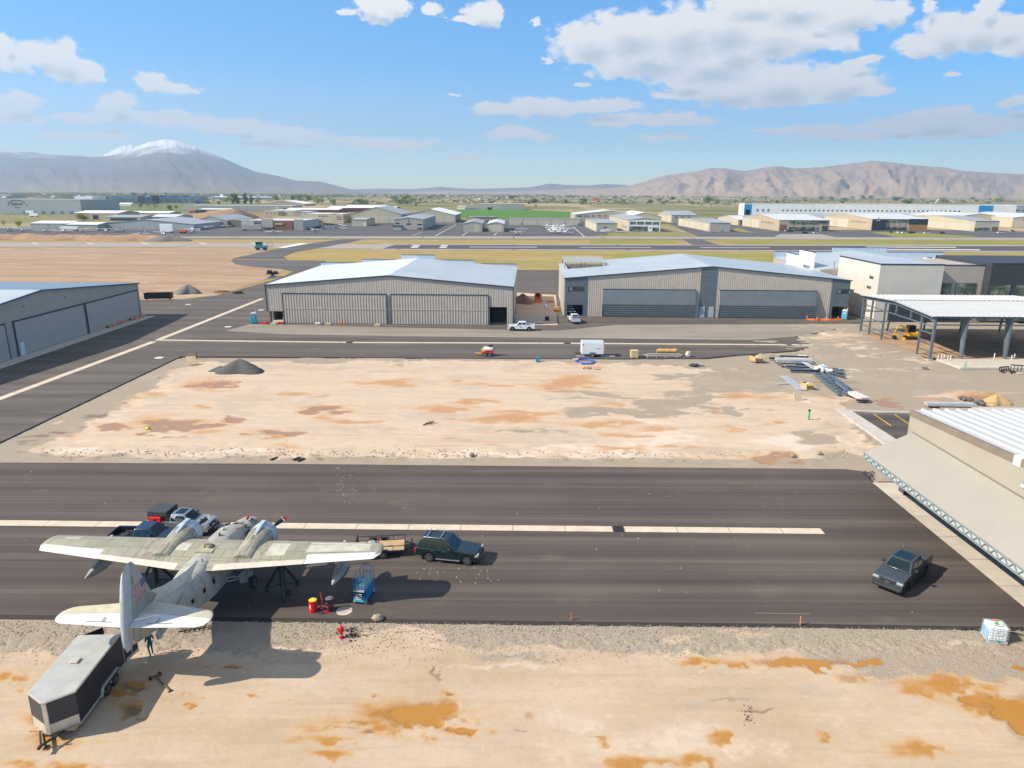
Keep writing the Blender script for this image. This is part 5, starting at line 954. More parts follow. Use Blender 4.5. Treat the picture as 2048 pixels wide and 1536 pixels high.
# ------------------------------------------------------------------ people
def person(lab,loc,rz,shirt,trousers,skin,hair,pose):
    J = dict(pelvis=(0,0,.93),waist=(0,.01,1.08),chest=(0,.02,1.30),neck=(0,.01,1.47),head0=(0,.03,1.56),head1=(0,.045,1.68),crown=(0,.03,1.76))
    for s, k in ((-1,'l'),(1,'r')): J.update({k+'hip': (s*.10,0,.90),k+'knee': (s*.11,.04,.50),k+'ank': (s*.11,-.01,.09),k+'toe': (s*.125,.15,.04),k+'sho': (s*.20,.01,1.40),k+'elb': (s*.27,-.02,1.12),k+'wri': (s*.27,.10,.90),k+'pal': (s*.27,.13,.82)})
    J.update(pose); RD = dict(pelvis=.135,waist=.125,chest=.15,neck=.06,head0=.085,head1=.098,crown=.06,hip=.095,knee=.06,ank=.045,toe=.04,sho=.07,elb=.045,wri=.032,pal=.036)
    ed = [('pelvis','waist'),('waist','chest'),('chest','neck'),('neck','head0'),('head0','head1'),('head1','crown')]
    for k in 'lr': ed += [('pelvis',k+'hip'),(k+'hip',k+'knee'),(k+'knee',k+'ank'),(k+'ank',k+'toe'),('chest',k+'sho'),(k+'sho',k+'elb'),(k+'elb',k+'wri'),(k+'wri',k+'pal')]
    names = list(J); me = bpy.data.meshes.new('body'); vs = [J[n] for n in names]; es = [(names.index(a),names.index(b)) for a,b in ed]; rad = [RD.get(n,RD.get(n[1:],.05)) for n in names]
    for k, s in (('l',-1),('r',1)):                       # five fingers on each hand
        P0 = Vector(J[k+'pal']); d = (P0-Vector(J[k+'wri'])).normalized(); side_ = d.cross(Vector((0,0,1))); side_ = side_.normalized() if side_.length > .05 else Vector((0,1,0))
        for f_i, (o_,ln) in enumerate(((-.028,.075),(-.009,.088),(.01,.082),(.028,.064),(-.045,.05))):
            a0 = P0+side_*o_+d*(.02 if f_i < 4 else -.02); a1 = a0+d*ln*.6+side_*(-.025 if f_i == 4 else 0); a2 = a1+d*ln*.4+Vector((0,0,-.012)); i0 = len(vs); vs += [tuple(a0),tuple(a1),tuple(a2)]; rad += [.011,.0095,.008]; es += [(names.index(k+'pal'),i0),(i0,i0+1),(i0+1,i0+2)]
    me.from_pydata(vs,es,[]); o = bpy.data.objects.new('body',me); COL.objects.link(o); sk = o.modifiers.new('skin','SKIN'); sk.use_smooth_shade = True
    for i, r_ in enumerate(rad): me.skin_vertices[0].data[i].radius = (r_,r_*(.8 if names[i:i+1] and names[i] in ('pelvis','waist','chest') else 1)); me.skin_vertices[0].data[i].use_root = (i == 0)
    sb = o.modifiers.new('sub','SUBSURF'); sb.levels = 1; sb.render_levels = 2
    dg = bpy.context.evaluated_depsgraph_get(); m2 = bpy.data.meshes.new_from_object(o.evaluated_get(dg)); bpy.data.objects.remove(o)
    m2.materials.clear()
    for mt in (skin,shirt,trousers,mTRIM): m2.materials.append(mt)
    for f_ in m2.polygons:
        c = f_.center; f_.material_index = 3 if c.z < .085 else 2 if c.z < .98 and abs(c.x) < .235 and not (abs(c.x) > .2 and c.z > .75) else 1 if c.z < 1.47 and (c.z > 1.13 or abs(c.x) < .215) else 0; f_.use_smooth = True
    e = thing('person',lab,'person',loc,rz); b_ = bpy.data.objects.new('body',m2); COL.objects.link(b_); b_.parent = e
    hx_, hy_, hz_ = J['head1']
    MB().blob((hx_,hy_-.02,hz_+.035),(.108,.115,.10),8).build('hair',hair,e,smooth=60)
    fc = MB()
    for s in (-1,1): fc.blob((hx_+s*.035,hy_+.088,hz_-.005),(.012,.01,.009),5)
    fc.build('eyes',mTRIM,e); MB().blob((hx_,hy_+.10,hz_-.035),(.014,.022,.022),5).build('nose',skin,e,smooth=60); MB().blob((hx_,hy_+.085,hz_-.08),(.026,.012,.007),5).build('mouth',M('lips',(.35,.12,.09),.5),e)
    for s in (-1,1): MB().blob((hx_+s*.098,hy_,hz_-.02),(.014,.025,.034),5).build('ear',skin,e,smooth=60)
    return e
mSKIN = M('skin',(.52,.30,.20),.5,0,.06,4); mJEAN = M('denim',(.025,.085,.16),.85,0,.2,6); mSHB = M('shirt_navy',(.02,.06,.11),.85,0,.15,5); mSHT = M('shirt_tan',(.50,.28,.18),.85,0,.1,5); mHAIR = M('hair_brown',(.06,.03,.018),.7,0,.2,8)
person('person in blue jeans and dark shirt standing under the aircraft tail beside the cargo trailer',G(303,1311,-.09),R(60),mSHB,mJEAN,mSKIN,mHAIR,{'rknee': (.13,.10,.50),'lank': (-.12,-.12,.10),'ltoe': (-.13,.03,.04),'lelb': (-.27,.0,1.14),'lwri': (-.16,.18,1.10),'lpal': (-.12,.25,1.12)})
hp = G(314,1200,1.68); person('person seen only by the head, standing behind the aircraft tail ridge',(hp.x,hp.y,0),R(-90),mSHT,mJEAN,mSKIN,M('hair_ginger',(.22,.08,.03),.7,0,.2,8),{})

# ------------------------------------------------------------------ hangars and buildings around the lot
mTAUPE = M('rib_taupe',(.44,.375,.31),.6,.05,.07,.6); mTAUPE2 = M('rib_tan',(.47,.395,.32),.6,.05,.07,.6); mDOORT = M('door_taupe',(.435,.37,.30),.6,.05,.06,.6)
mSLATE = M('slate_panel',(.13,.155,.163),.55,.1,.07,.6); mSLATE2 = M('slate_door',(.15,.172,.175),.5,.1,.06,.6); mNTRIM = M('navy_trim',(.03,.042,.058),.5,.1,.1,1)
mROOFB = M('roof_galvalume',(.46,.50,.52),.5,.30,.04,.15); mROOFW = M('roof_white',(.44,.435,.415),.45,0,.03,.3); mPARA = M('parapet_sheet',(.50,.56,.60),.5,.2,.05,.3)
mGREYP = M('grey_panel',(.37,.345,.30),.55,.05,.06,.4); mGREYD = M('grey_door',(.40,.375,.33),.55,.05,.05,.4); mINT = M('interior_dark',(.05,.048,.045),.9,0,.3,.5); mRUST = M('primer_red',(.16,.05,.035),.6,.1,.15,3)
mSTUC = M('stucco_light',(.52,.48,.41),.85,0,.05,.25); mSTUCW = M('stucco_white',(.72,.70,.65),.85,0,.04,.25); mSTUCB = M('stucco_taupe',(.37,.32,.275),.85,0,.05,.25); mCHAR = M('charcoal_panel',(.038,.04,.047),.6,.05,.12,.5)
m, t, b = newmat('window_glass'); b.inputs['Base Color'].default_value = (.025,.04,.04,1); b.inputs['Roughness'].default_value = .07; b.inputs['Specular IOR Level'].default_value = .8
n = t.noise(t.mapv(t.obj(),(.35,1,.6)),.8,4); t.L.new(t.mix(t.ramp(n,.4,.7),(.04,.06,.06),(.26,.29,.22)),b.inputs['Base Color']); mWGL = m
def corr(mb,x0,x1,y,zb,zt,pitch=.55,d=.032,mi=0,face=-1):   # ribbed sheet in the x-z plane; zb, zt numbers or functions of x
    fb = zb if callable(zb) else (lambda x: zb); ft = zt if callable(zt) else (lambda x: zt); xs = []; k = math.floor(x0/pitch)-1
    while k*pitch < x1+pitch:
        for f, q in ((0,0),(.60,0),(.68,d),(.92,d)): xs.append((k*pitch+f*pitch,q))
        k += 1
    xs = [(x,q) for x,q in xs if x0+.01 < x < x1-.01]; xs = [(x0,0)]+xs+[(x1,0)]
    for (xa,qa), (xb,qb) in zip(xs,xs[1:]):
        mb.quad((xa,y+face*qa,fb(xa)),(xb,y+face*qb,fb(xb)),(xb,y+face*qb,ft(xb)),(xa,y+face*qa,ft(xa)),mi)
def corrh(mb,x0,x1,y,z0,z1,pitch=.42,d=.05,mi=0):              # horizontal ribs
    zs = []; z = z0
    while z < z1: zs += [(z,0),(min(z+pitch*.75,z1),0),(min(z+pitch*.82,z1),d),(min(z+pitch*.96,z1),d)]; z += pitch
    zs.append((z1,0)); zs = [p for i,p in enumerate(zs) if i == 0 or p[0] > zs[i-1][0]+1e-4]
    for (za,qa), (zb,qb) in zip(zs,zs[1:]): mb.quad((x0,y-qa,za),(x1,y-qa,za),(x1,y-qb,zb),(x0,y-qb,zb),mi)
def roofslab(mb,pts,th=.18,mi=0): n_ = len(pts); mb.add(pts+[(p[0],p[1],p[2]-th) for p in pts],[tuple(range(n_)),tuple(range(2*n_-1,n_-1,-1))]+[(i,(i+1) % n_,n_+(i+1) % n_,n_+i) for i in range(n_)],mi)
# --- ribbed brown hangar in the middle
LH_, RH_ = G(537,646), G(1025.5,651); W1 = (RH_-LH_).length; a1 = math.atan2((RH_-LH_).y,(RH_-LH_).x); D1 = 43.; E1, A1 = 8.45, 10.75
e = thing('ribbed_hangar','brown ribbed metal hangar with two wide doors and a pale stepped-parapet roof','hangar',LH_,a1)
gz = lambda x: E1+(A1-E1)*(1-abs(x-W1/2)/(W1/2)); fx = lambda px: (G(px,648)-LH_).dot(Vector((math.cos(a1),math.sin(a1),0)))
xa, xb, xc, xd = fx(565.5), fx(776.5), fx(783.5), fx(978.5); o0, o1 = fx(980), fx(1014.5); dz = 6.75
mb = MB(); corr(mb,.0,3.0,0,2.7,gz); corr(mb,3.0,xa,0,2.7,gz); corr(mb,xa,xb,0,dz,gz); corr(mb,xb,xc,0,0,gz); corr(mb,xc,xd,0,dz,gz); corr(mb,xd,o0+.02,0,0,gz); corr(mb,o0+.02,o1,0,4.1,gz); corr(mb,o1,W1,0,0,gz)
mb.quad((0,.02,2.7),(0,D1,0),(0,D1,E1),(0,.02,E1)); mb.quad((0,3.5,0),(0,D1,0),(0,D1,2.7),(0,3.5,2.7)); mb.quad((W1,0,0),(W1,D1,0),(W1,D1,E1),(W1,0,E1)); mb.quad((0,D1,0),(W1,D1,0),(W1,D1,E1),(0,D1,E1))
mb.build('wall',mTAUPE,e,fixn=False)
rf = MB(); roofslab(rf,[(-.15,-.2,E1+.12),(W1/2,-.2,A1+.12),(W1/2,D1,A1+.12),(-.15,D1,E1+.12)]); rf.build('roof',M('roof_slope_sun',(.60,.63,.63),.55,.15,.03,.15),e); rf = MB(); roofslab(rf,[(W1/2,-.2,A1+.12),(W1+.15,-.2,E1+.12),(W1+.15,D1,E1+.12),(W1/2,D1,A1+.12)]); rf.build('roof',mROOFB,e)  # left slope coloured paler, its sunlight put into the material
for (u0,u1,h_) in ((0,.215,.9),(.215,.415,1.85),(.415,.585,3.2),(.585,.785,1.85),(.785,1,.9)):
    pp = MB(); corr(pp,W1*u0,W1*u1,D1+.05,E1-.3,E1+h_,.62,.06); pp.build('parapet',mPARA,e,fixn=False); MB().box(W1*u0,W1*u1,D1-.02,D1+.2,E1+h_,E1+h_+.14).build('parapet_cap',mNTRIM,e)
    MB().box(W1*u0,W1*u1,D1+.06,D1+.16,E1-.3,E1+h_-.01).build('parapet_back',mTAUPE,e)
f = MB(); f.bar((-.15,-.24,E1+.06),(W1/2,-.24,A1+.06),.1,.28); f.bar((W1/2,-.24,A1+.06),(W1+.15,-.24,E1+.06),.1,.28); f.build('rake_trim',mNTRIM,e); MB().box(-.12,.06,-.12,.06,2.6,E1).build('corner_trim',mNTRIM,e); MB().box(W1-.06,W1+.14,-.12,.06,0,E1).build('corner_trim',mNTRIM,e)
for (d0,d1) in ((xa,xb),(xc,xd)):
    d = MB(); corr(d,d0+.14,d1-.14,-.16,.10,dz-.12,.62,.06); dd = d.build('hangar_door',mDOORT,e,fixn=False)
    fr = MB(); fr.box(d0,d0+.14,-.22,-.02,0,dz); fr.box(d1-.14,d1,-.22,-.02,0,dz); fr.box(d0+.14,d1-.14,-.24,-.02,dz-.14,dz+.06); fr.box(d0+.14,d1-.14,-.2,-.02,0.02,.10); fr.build('door_frame',mNTRIM,dd); MB().box(d0+.14,d1-.14,-.255,-.16,3.3,3.42).build('door_seam',mTAUPE2,dd)
mb = MB(); mb.box(.1,W1-.1,1.2,D1-.2,.02,.06); mb.build('floor',mSLAB,e); MB().box(3.2,xa-.05,.5,.9,.05,2.7).build('inner_wall',mSTUC,e); MB().bar((.6,.25,0),(.6,.25,2.75),.35,.35).build('column',mRUST,e); MB().box(.1,xa,.3,1.2,-.02,.12).build('stoop',mSLAB,e)
MB().box(o0+.4,o1-.4,4,4.3,0,3.2).build('inner_partition',mINT,e)
MB().box(W1+.1,W1+.7,.8,2.3,.05,1.9).build('utility_cabinet',mGREYP,e,bevel=.03)
# --- dark-fronted hangar to its right
LH_, RH_ = G(1128,632), G(1692,637.5); W2 = (RH_-LH_).length; a2 = math.atan2((RH_-LH_).y,(RH_-LH_).x); D2 = 36.; E2, A2 = 8.95, 11.95
ux = Vector((math.cos(a2),math.sin(a2),0)); fx = lambda px: (G(px,634.5)-LH_).dot(ux)
e = thing('slate_hangar','tan hangar with slate-blue end bays, two dark folding doors and a rooftop sunshade','hangar',LH_,a2); ap = fx(1417)
gz = lambda x: E2+(A2-E2)*(x/ap if x < ap else (W2-x)/(W2-ap))
b0, b1, c0, c1, d0, d1, f0, f1, g0 = 0, fx(1174), fx(1204), fx(1387), fx(1396.5), fx(1426.5), fx(1434), fx(1621), fx(1650); DZ = 6.5
mb = MB(); corr(mb,b1,c0,0,0,gz,.5,.03); corr(mb,c0,c1,0,DZ,gz,.5,.03); corr(mb,c1,d0,0,0,gz,.5,.03); corr(mb,d1,f0,0,0,gz,.5,.03); corr(mb,f0,f1,0,DZ,gz,.5,.03); corr(mb,f1,g0,0,0,gz,.5,.03); mb.build('front_wall',mTAUPE2,e,fixn=False)
mb = MB(); mb.quad((0,D2,0),(0,0,0),(0,0,E2),(0,D2,E2)); mb.quad((W2,0,0),(W2,D2,0),(W2,D2,E2),(W2,0,E2)); mb.quad((0,D2,0),(W2,D2,0),(W2,D2,E2),(0,D2,E2)); mb.build('side_wall',mTAUPE2,e,fixn=False)
for k in range(4): MB().box(-.25,-.02,1.5+k*4.2,2.6+k*4.2,0,E2-.3).build('side_pilaster',mSTUC,e)
def bay(x0,x1,wz,oz,name='end_bay'):
    mb = MB(); (w0,w1,w2,w3), (p0,p1,p2) = wz, oz
    for (xx0,xx1,z0,z1) in ((x0,x1,w3,E2-.05),(x0,x1,p2,w2),(x0,w0,w2,w3),(w1,x1,w2,w3),(x0,p0,0,p2),(p1,x1,0,p2)): corrh(mb,xx0,xx1,-.06,z0,z1,.45,.04)
    mb.add([(x0,-.06,E2-.05),(x1,-.06,E2-.05),(x1,-.06,gz(min(max(x1,0),W2))),(x0,-.06,gz(min(max(x0,0),W2)))],[(0,1,2,3)]); o = mb.build(name,mSLATE,e,fixn=False)
    wn = MB().box(w0,w1,.25,.29,w2,w3).build('window',mWGL,e); fr = MB(); fr.box(w0-.04,w0+.05,-.1,.25,w2,w3); fr.box(w1-.05,w1+.04,-.1,.25,w2,w3); fr.box(w0,w1,-.1,.24,w2-.05,w2+.02); fr.box(w0,w1,-.1,.24,w3-.02,w3+.05); fr.build('window_frame',mNTRIM,wn); MB().box(w0+.25,w0+1.0,.2,.24,w2+.05,w3-.05).build('sheet',mSTUC,wn)
    return o
bay(b0,b1,(fx(1136),fx(1167),6.05,7.05),(fx(1134.5),fx(1166),2.75)); bay(g0,W2,(fx(1660),fx(1692),6.0,6.95),(fx(1655),fx(1687),2.9))
mb = MB(); corrh(mb,d0,d1,-.10,0,A2-.55,.45,.04); mb.add([(d0,-.1,A2-.55),(d1,-.1,A2-.55),(d1,-.1,gz(d1)),(ap,-.1,A2),(d0,-.1,gz(d0))],[(0,1,2,3,4)]); mb.build('centre_bay',mSLATE,e,fixn=False)
for x0 in (d0+.15,d1-1.35): MB().box(x0,x0+1.2,-.2,-.12,.05,2.6).build('entry_door',M('entry_grey',(.36,.40,.42),.5,0,.06,1),e)
for (q0,q1) in ((c0,c1),(f0,f1)):      # folding doors, their hinge line pushed out a little
    dd = MB(); zm = 3.15; n_ = 12
    for (z0,z1,y0,y1,mt) in ((0.05,zm,-.35,-.95,0),(zm,DZ,-.95,-.32,1)):
        for i in range(n_//2):
            za, zb = z0+(z1-z0)*i/(n_/2), z0+(z1-z0)*(i+1)/(n_/2); ya, yb = y0+(y1-y0)*i/(n_/2), y0+(y1-y0)*(i+1)/(n_/2)
            dd.quad((q0,ya,za),(q1,ya,za),(q1,yb-.02,zb-.06),(q0,yb-.02,zb-.06)); dd.quad((q0,yb-.02,zb-.06),(q1,yb-.02,zb-.06),(q1,yb,zb),(q0,yb,zb))
    for xx in (q0,q1): dd.add([(xx,-.35,.05),(xx,-.95,zm),(xx,-.32,DZ),(xx,-.05,DZ),(xx,-.05,.05)],[(0,1,2,3,4)])
    do = dd.build('hangar_door',mSLATE2,e,fixn=False); MB().box(q0-.05,q1+.05,-.36,-.02,DZ,DZ+.14).build('door_header',mNTRIM,do); w_ = MB(); w_.bar((q0-.04,-.38,.05),(q0-.04,-.98,zm),.08); w_.bar((q0-.04,-.98,zm),(q0-.04,-.34,DZ),.08); w_.build('edge_seal',mPWHT,do); MB().box(q0,q1,-.40,-.30,.0,.09).build('bottom_seal',mTRIM,do)
tx0, tx1, ty0, ty1 = 1.6, 12.5, D2-17, D2-2.0             # roof terrace cut under the sunshade
rz = lambda x: gz(min(max(x,0),W2))+.15
rf = MB(); roofslab(rf,[(-.2,-.25,rz(0)),(ap,-.25,rz(ap)),(ap,ty0,rz(ap)),(-.2,ty0,rz(0))]); roofslab(rf,[(-.2,ty0,rz(0)),(tx0,ty0,rz(tx0)),(tx0,D2,rz(tx0)),(-.2,D2,rz(0))]); roofslab(rf,[(tx1,ty0,rz(tx1)),(ap,ty0,rz(ap)),(ap,D2,rz(ap)),(tx1,D2,rz(tx1))]); rf.build('roof',mROOFB,e)
rf = MB(); roofslab(rf,[(ap,-.25,rz(ap)),(W2+.25,-.25,rz(W2)),(W2+.25,D2,rz(W2)),(ap,D2,rz(ap))]); rf.build('roof',M('roof_slope_shade',(.40,.46,.50),.5,.3,.04,.15),e)  # right slope's shade put into its darker colour
MB().box(tx0,tx1,ty0,D2,E2-1.1,E2-1.0).build('terrace_floor',mSLATE,e); tw = MB(); tw.box(tx0,tx1,ty0-.02,ty0,E2-1.0,E2+.1); tw.add([(tx1,ty0,E2-1),(tx1,D2,E2-1),(tx1,D2,rz(tx1)-.1),(tx1,ty0,rz(tx1)-.1)],[(0,1,2,3)]); tw.build('terrace_wall',mPARA,e)
f = MB(); f.bar((-.2,-.28,E2+.08),(ap,-.28,A2+.08),.1,.26); f.bar((ap,-.28,A2+.08),(W2+.25,-.28,E2+.08),.1,.26); f.build('rake_trim',mNTRIM,e)
sh = MB(); SZ = E2+2.1
for k in range(18): x = .9+k*.62; sh.bar((x,ty0+1.5,SZ),(x+.0,D2-.5,SZ+.0),.22,.06)
for k in range(4): y = ty0+1.6+k*(D2-.6-ty0-1.6)/3; sh.bar((.6,y,SZ-.14),(11.9,y,SZ-.14),.14,.2)
so_ = sh.build('sunshade',mPARA,e)
for x in (.9,6.2,11.6):
    for y in (ty0+1.6,D2-.8): MB().bar((x,y,E2-.8 if x > 1.5 else E2),(x,y,SZ-.2),.14).build('shade_post',mNTRIM,so_)
st = MB()                                                    # white stair treads in the open bay
for k in range(3): st.box(fx(1134.5)+.1,fx(1134.5)+1.6+k*-.35+.5,.8+k*.5,1.3+k*.5,.9+k*.55,1.1+k*.55)
st.build('stair_treads',mPWHT,e)
MB().box(.1,W2-.1,2.5,D2-.2,.02,.06).build('floor',mSLAB,e); MB().box(.2,b1,4.5,4.6,.1,E2-.4).build('inner_wall',mINT,e); MB().box(g0,W2-.2,4.5,4.6,.1,E2-.4).build('inner_wall',mINT,e)
# --- grey hangar at the far left, its door side in shade
P0, P1 = G(284,632), G(0,725); dy = (P0-P1).normalized(); aL = math.atan2(dy.y,dy.x); EL, AL = 7.65, 10.6
rp = (AT(90,581,131.4)-P1).dot(dy); LL = (P0-P1).length; half = LL-rp; y0 = LL-2*half
# local frame: x along the facade from the near end, +y to the left (into the building)
e = thing('grey_hangar','long grey metal hangar with three shaded sliding doors at the left edge','hangar',(P0-dy*2*half),aL); S = 2*half; DL = 48
gz = lambda x: EL+(AL-EL)*(1-abs(x-half)/half)
doors = [( (G(5,723.5)-P1).dot(dy)-y0-17.0,(G(19,718.5)-P1).dot(dy)-y0),((G(37,712.5)-P1).dot(dy)-y0,(G(173,668)-P1).dot(dy)-y0),((G(178,666.5)-P1).dot(dy)-y0,(G(279,633.5)-P1).dot(dy)-y0)]
wl = MB(); corr(wl,0,S,0,0,gz,.8,.03); wl.quad((0,0,0),(0,DL,0),(0,DL,EL),(0,0,EL)); wl.quad((S,0,0),(S,DL,0),(S,DL,EL),(S,0,EL)); wl.quad((0,DL,0),(S,DL,0),(S,DL,EL),(0,DL,EL)); wl.build('wall',mGREYP,e,fixn=False)
for (d0,d1) in doors:
    if d1 < 0.5: continue
    d0 = max(d0,.3); dd = MB(); corr(dd,d0,d1,-.14,.05,6.1,.8,.025); do = dd.build('hangar_door',mGREYD,e,fixn=False); fr = MB(); fr.box(d0-.22,d0,-.2,-.04,0,6.3); fr.box(d1,d1+.16,-.2,-.04,0,6.3); fr.box(d0-.2,d1+.16,-.22,-.04,6.1,6.36); fr.build('door_track',mNTRIM,do)
    MB().box(d0,d1,-.17,-.05,.0,.05).build('threshold',mNTRIM,do)
pdx = (G(42,711.5)-P1).dot(dy)-y0; MB().box(pdx,pdx+1.1,-.26,-.2,.08,2.3).build('entry_door',M('entry_white',(.60,.66,.70),.5,0,.05,1),e)
for (px_,py_) in ((67,609.5),(125,596)): q = (AT(px_,py_,0+135)-P1).dot(dy); 
for x_ in (half-5,half+7): MB().box(x_-.2,x_+.2,-.28,-.06,8.3,8.55).build('wall_lamp',mSTRUT,e,bevel=.03)
rf = MB(); roofslab(rf,[(-.2,-.35,EL+.12),(half,-.35,AL+.12),(half,DL,AL+.12),(-.2,DL,EL+.12)]); rf.build('roof',mROOFB,e); rf = MB(); roofslab(rf,[(half,-.35,AL+.12),(S+.2,-.35,EL+.12),(S+.2,DL,EL+.12),(half,DL,AL+.12)]); rf.build('roof',M('roof_bluegrey',(.20,.27,.33),.5,.3,.05,.2),e)  # far slope's bluish grazing-light tone put into its colour
f = MB(); f.bar((-.2,-.38,EL+.04),(half,-.38,AL+.04),.1,.26); f.bar((half,-.38,AL+.04),(S+.2,-.38,EL+.04),.1,.26); f.build('rake_trim',M('trim_blue',(.03,.08,.16),.5,.1,.1,1),e)
o = MB().box(0,S,-3.2,-.1,-.05,.012).build('apron_strip',mSLAB); o.location = e.location; o.rotation_euler = e.rotation_euler; o['kind'] = 'structure'
# --- parts of the office block behind the steel frame
C = G(1746,642); e = thing('office_hangar','pale stucco office block joined to a charcoal wing, with a grey hangar roof behind','building',(C.x,C.y,0),R(-1.0)); OH = 13.0
T1, T2, T3 = 14.5, 25.6, 52.
bl = MB().box(0,T1,0,22,0,OH).build('stucco_block',mSTUC,e); MB().box(-.06,T1+.06,-.06,.2,OH,OH+.3).build('coping',mNTRIM,e); MB().box(-.06,.2,.2,22,OH,OH+.3).build('coping',mNTRIM,e); MB().box(.2,T1,.2,22,OH,OH+.06).build('block_roof',mROOFB,e)
for (y,z) in ((3.6,9.7),(4.2,7.3)): w_ = MB().box(-.03,.02,y-1.0,y+1.0,z-.28,z+.28).build('slot_window',mWGL,e); MB().box(-.06,-.03,y-1.06,y+1.06,z+.28,z+.36).build('frame',mNTRIM,w_)
for x in (1.4,T1-1.4): l_ = MB().box(x-.12,x+.12,-.3,-.02,5.9,6.2).build('wall_lamp',mTRIM,e); MB().bar((x,-.1,6.1),(x+.25,-.6,5.6),.1).build('lamp_arm',mTRIM,l_)
MB().box(3.2,13.2,-.14,-.01,.1,5.2).build('bay_door',mNTRIM,e); MB().box(3.0,13.4,-.5,-.02,5.2,5.45).build('door_canopy',mNTRIM,e)
def glazed(x0,x1,y,z0,z1,n_,par):
    w_ = MB().box(x0,x1,y-.02,y+.06,z0,z1).build('window',mWGL,par); fr = MB()
    for i in range(n_+1): xx = x0+(x1-x0)*i/n_; fr.box(xx-.05,xx+.05,y-.07,y-.021,z0,z1)
    for k in range(3): zz = z0+(z1-z0)*k/2; fr.box(x0,x1,y-.065,y-.022,zz-.045,zz+.045)
    fr.build('frame',M('mullion',(.10,.11,.11),.4,.4,.1,2),w_); return w_
MB().box(T1,T2,3.0,22,0,OH-.35).build('taupe_wing',mSTUCB,e); MB().box(T1+.02,T2,2.94,3.2,OH-.35,OH-.1).build('coping',mNTRIM,e); glazed(T1+.3,T1+4.0,2.98,4.9,8.6,2,e); glazed(T1+5.1,T1+9.8,2.98,4.6,8.6,2,e); glazed(T1+.4,T1+9.8,2.98,.2,3.4,5,e)
MB().box(T2,T3,.5,24,0,OH+.4).build('charcoal_wing',mCHAR,e); MB().box(T2-.04,T3,.44,.7,OH+.4,OH+.6).build('coping',mNTRIM,e); glazed(T2+.4,T2+5.0,.48,4.4,8.6,2,e); glazed(T2+6.3,T2+11,.48,4.4,8.6,2,e); glazed(T2+12,T2+17,.48,4.4,8.6,2,e); glazed(T2+.6,T2+13,.48,.2,3.2,4,e)
BX0, BX1, BY0, BY1, RE, RA = -4.6, 47., 22., 58., 9.6, 12.0; mid = (BX0+BX1)/2-2
mb = MB(); mb.box(BX0,BX1,BY0,BY1,0,RE-.1); mb.build('hangar_wall',mSTUCB,e)
rf = MB(); roofslab(rf,[(BX0,BY0,RE),(mid,BY0,RA),(mid,BY1,RA),(BX0,BY1,RE)]); rf.add([(BX0,BY0,RE-.1),(BX1,BY0,RE-.1),(mid,BY0,RA-.1)],[(0,1,2)]); rf.build('hangar_roof',mROOFB,e); rf = MB(); roofslab(rf,[(mid,BY0,RA),(BX1,BY0,RE),(BX1,BY1,RE),(mid,BY1,RA)]); rf.build('hangar_roof',MATS['roof_slope_shade'],e)  # right slope reuses the roof colour darkened for shade
for (u0,u1,h_) in ((0,.34,1.9),(.34,.665,3.2),(.665,1,1.9)):
    xx0, xx1 = BX0+(BX1-BX0)*u0, BX0+(BX1-BX0)*u1; pp = MB(); corr(pp,xx0,xx1,BY1-.1,RE-.2,RE+h_,.7,.06); pp.build('parapet',mPARA,e,fixn=False); MB().box(xx0,xx1,BY1-.2,BY1+.05,RE+h_,RE+h_+.15).build('parapet_cap',mNTRIM,e)
wp = MB(); wp.prism([(26,0),(46,0),(46,12.0),(36.5,12.0),(36.5,13.6),(26,13.6)],'yz',BX0-.4,BX0-.05); wp.build('white_side_wall',mSTUCW,e); MB().box(BX0-.45,BX0,26,36.5,13.6,13.8).build('coping',mNTRIM,e); MB().box(BX0-.44,BX0,36.5,46,12.0,12.2).build('coping',mNTRIM,e); MB().box(BX0-.43,BX0-.4,28,33,9.2,10).build('window',mWGL,e)
for k in range(3): hv = MB().box(27.5+k*2.4,29.4+k*2.4,30,33,RE+.9,RE+2.4).build('roof_unit',mPWHT,e,bevel=.05); MB().cyl((28.4+k*2.4,31.5,RE+2.41),(28.4+k*2.4,31.5,RE+2.55),.7,n=14).build('fan',mTRIM,hv); MB().box(27.4+k*2.4,29.5+k*2.4,29.94,30.0,RE+1.2,RE+2.2).build('coil',mTRIM,hv)
MB().box(27,36,28,29.6,RE+.3,RE+1.0).build('duct',mPWHT,e,bevel=.05)
for k in range(4): MB().cyl((37+k*1.2,27+.4*k,RE-.2),(37+k*1.2,27+.4*k,RE+1.1),.22,n=10).build('vent_stack',mPWHT,e)
ld = MB()
for s in (0,.5): ld.bar((-.6-s*0,23.0+s,4),(-.6,23.0+s,RE+2),.06)
for k in range(12): ld.bar((-.6,23.0,4.3+k*.6),(-.6,23.5,4.3+k*.6),.05)
ld.build('roof_ladder',mTRIM,e)
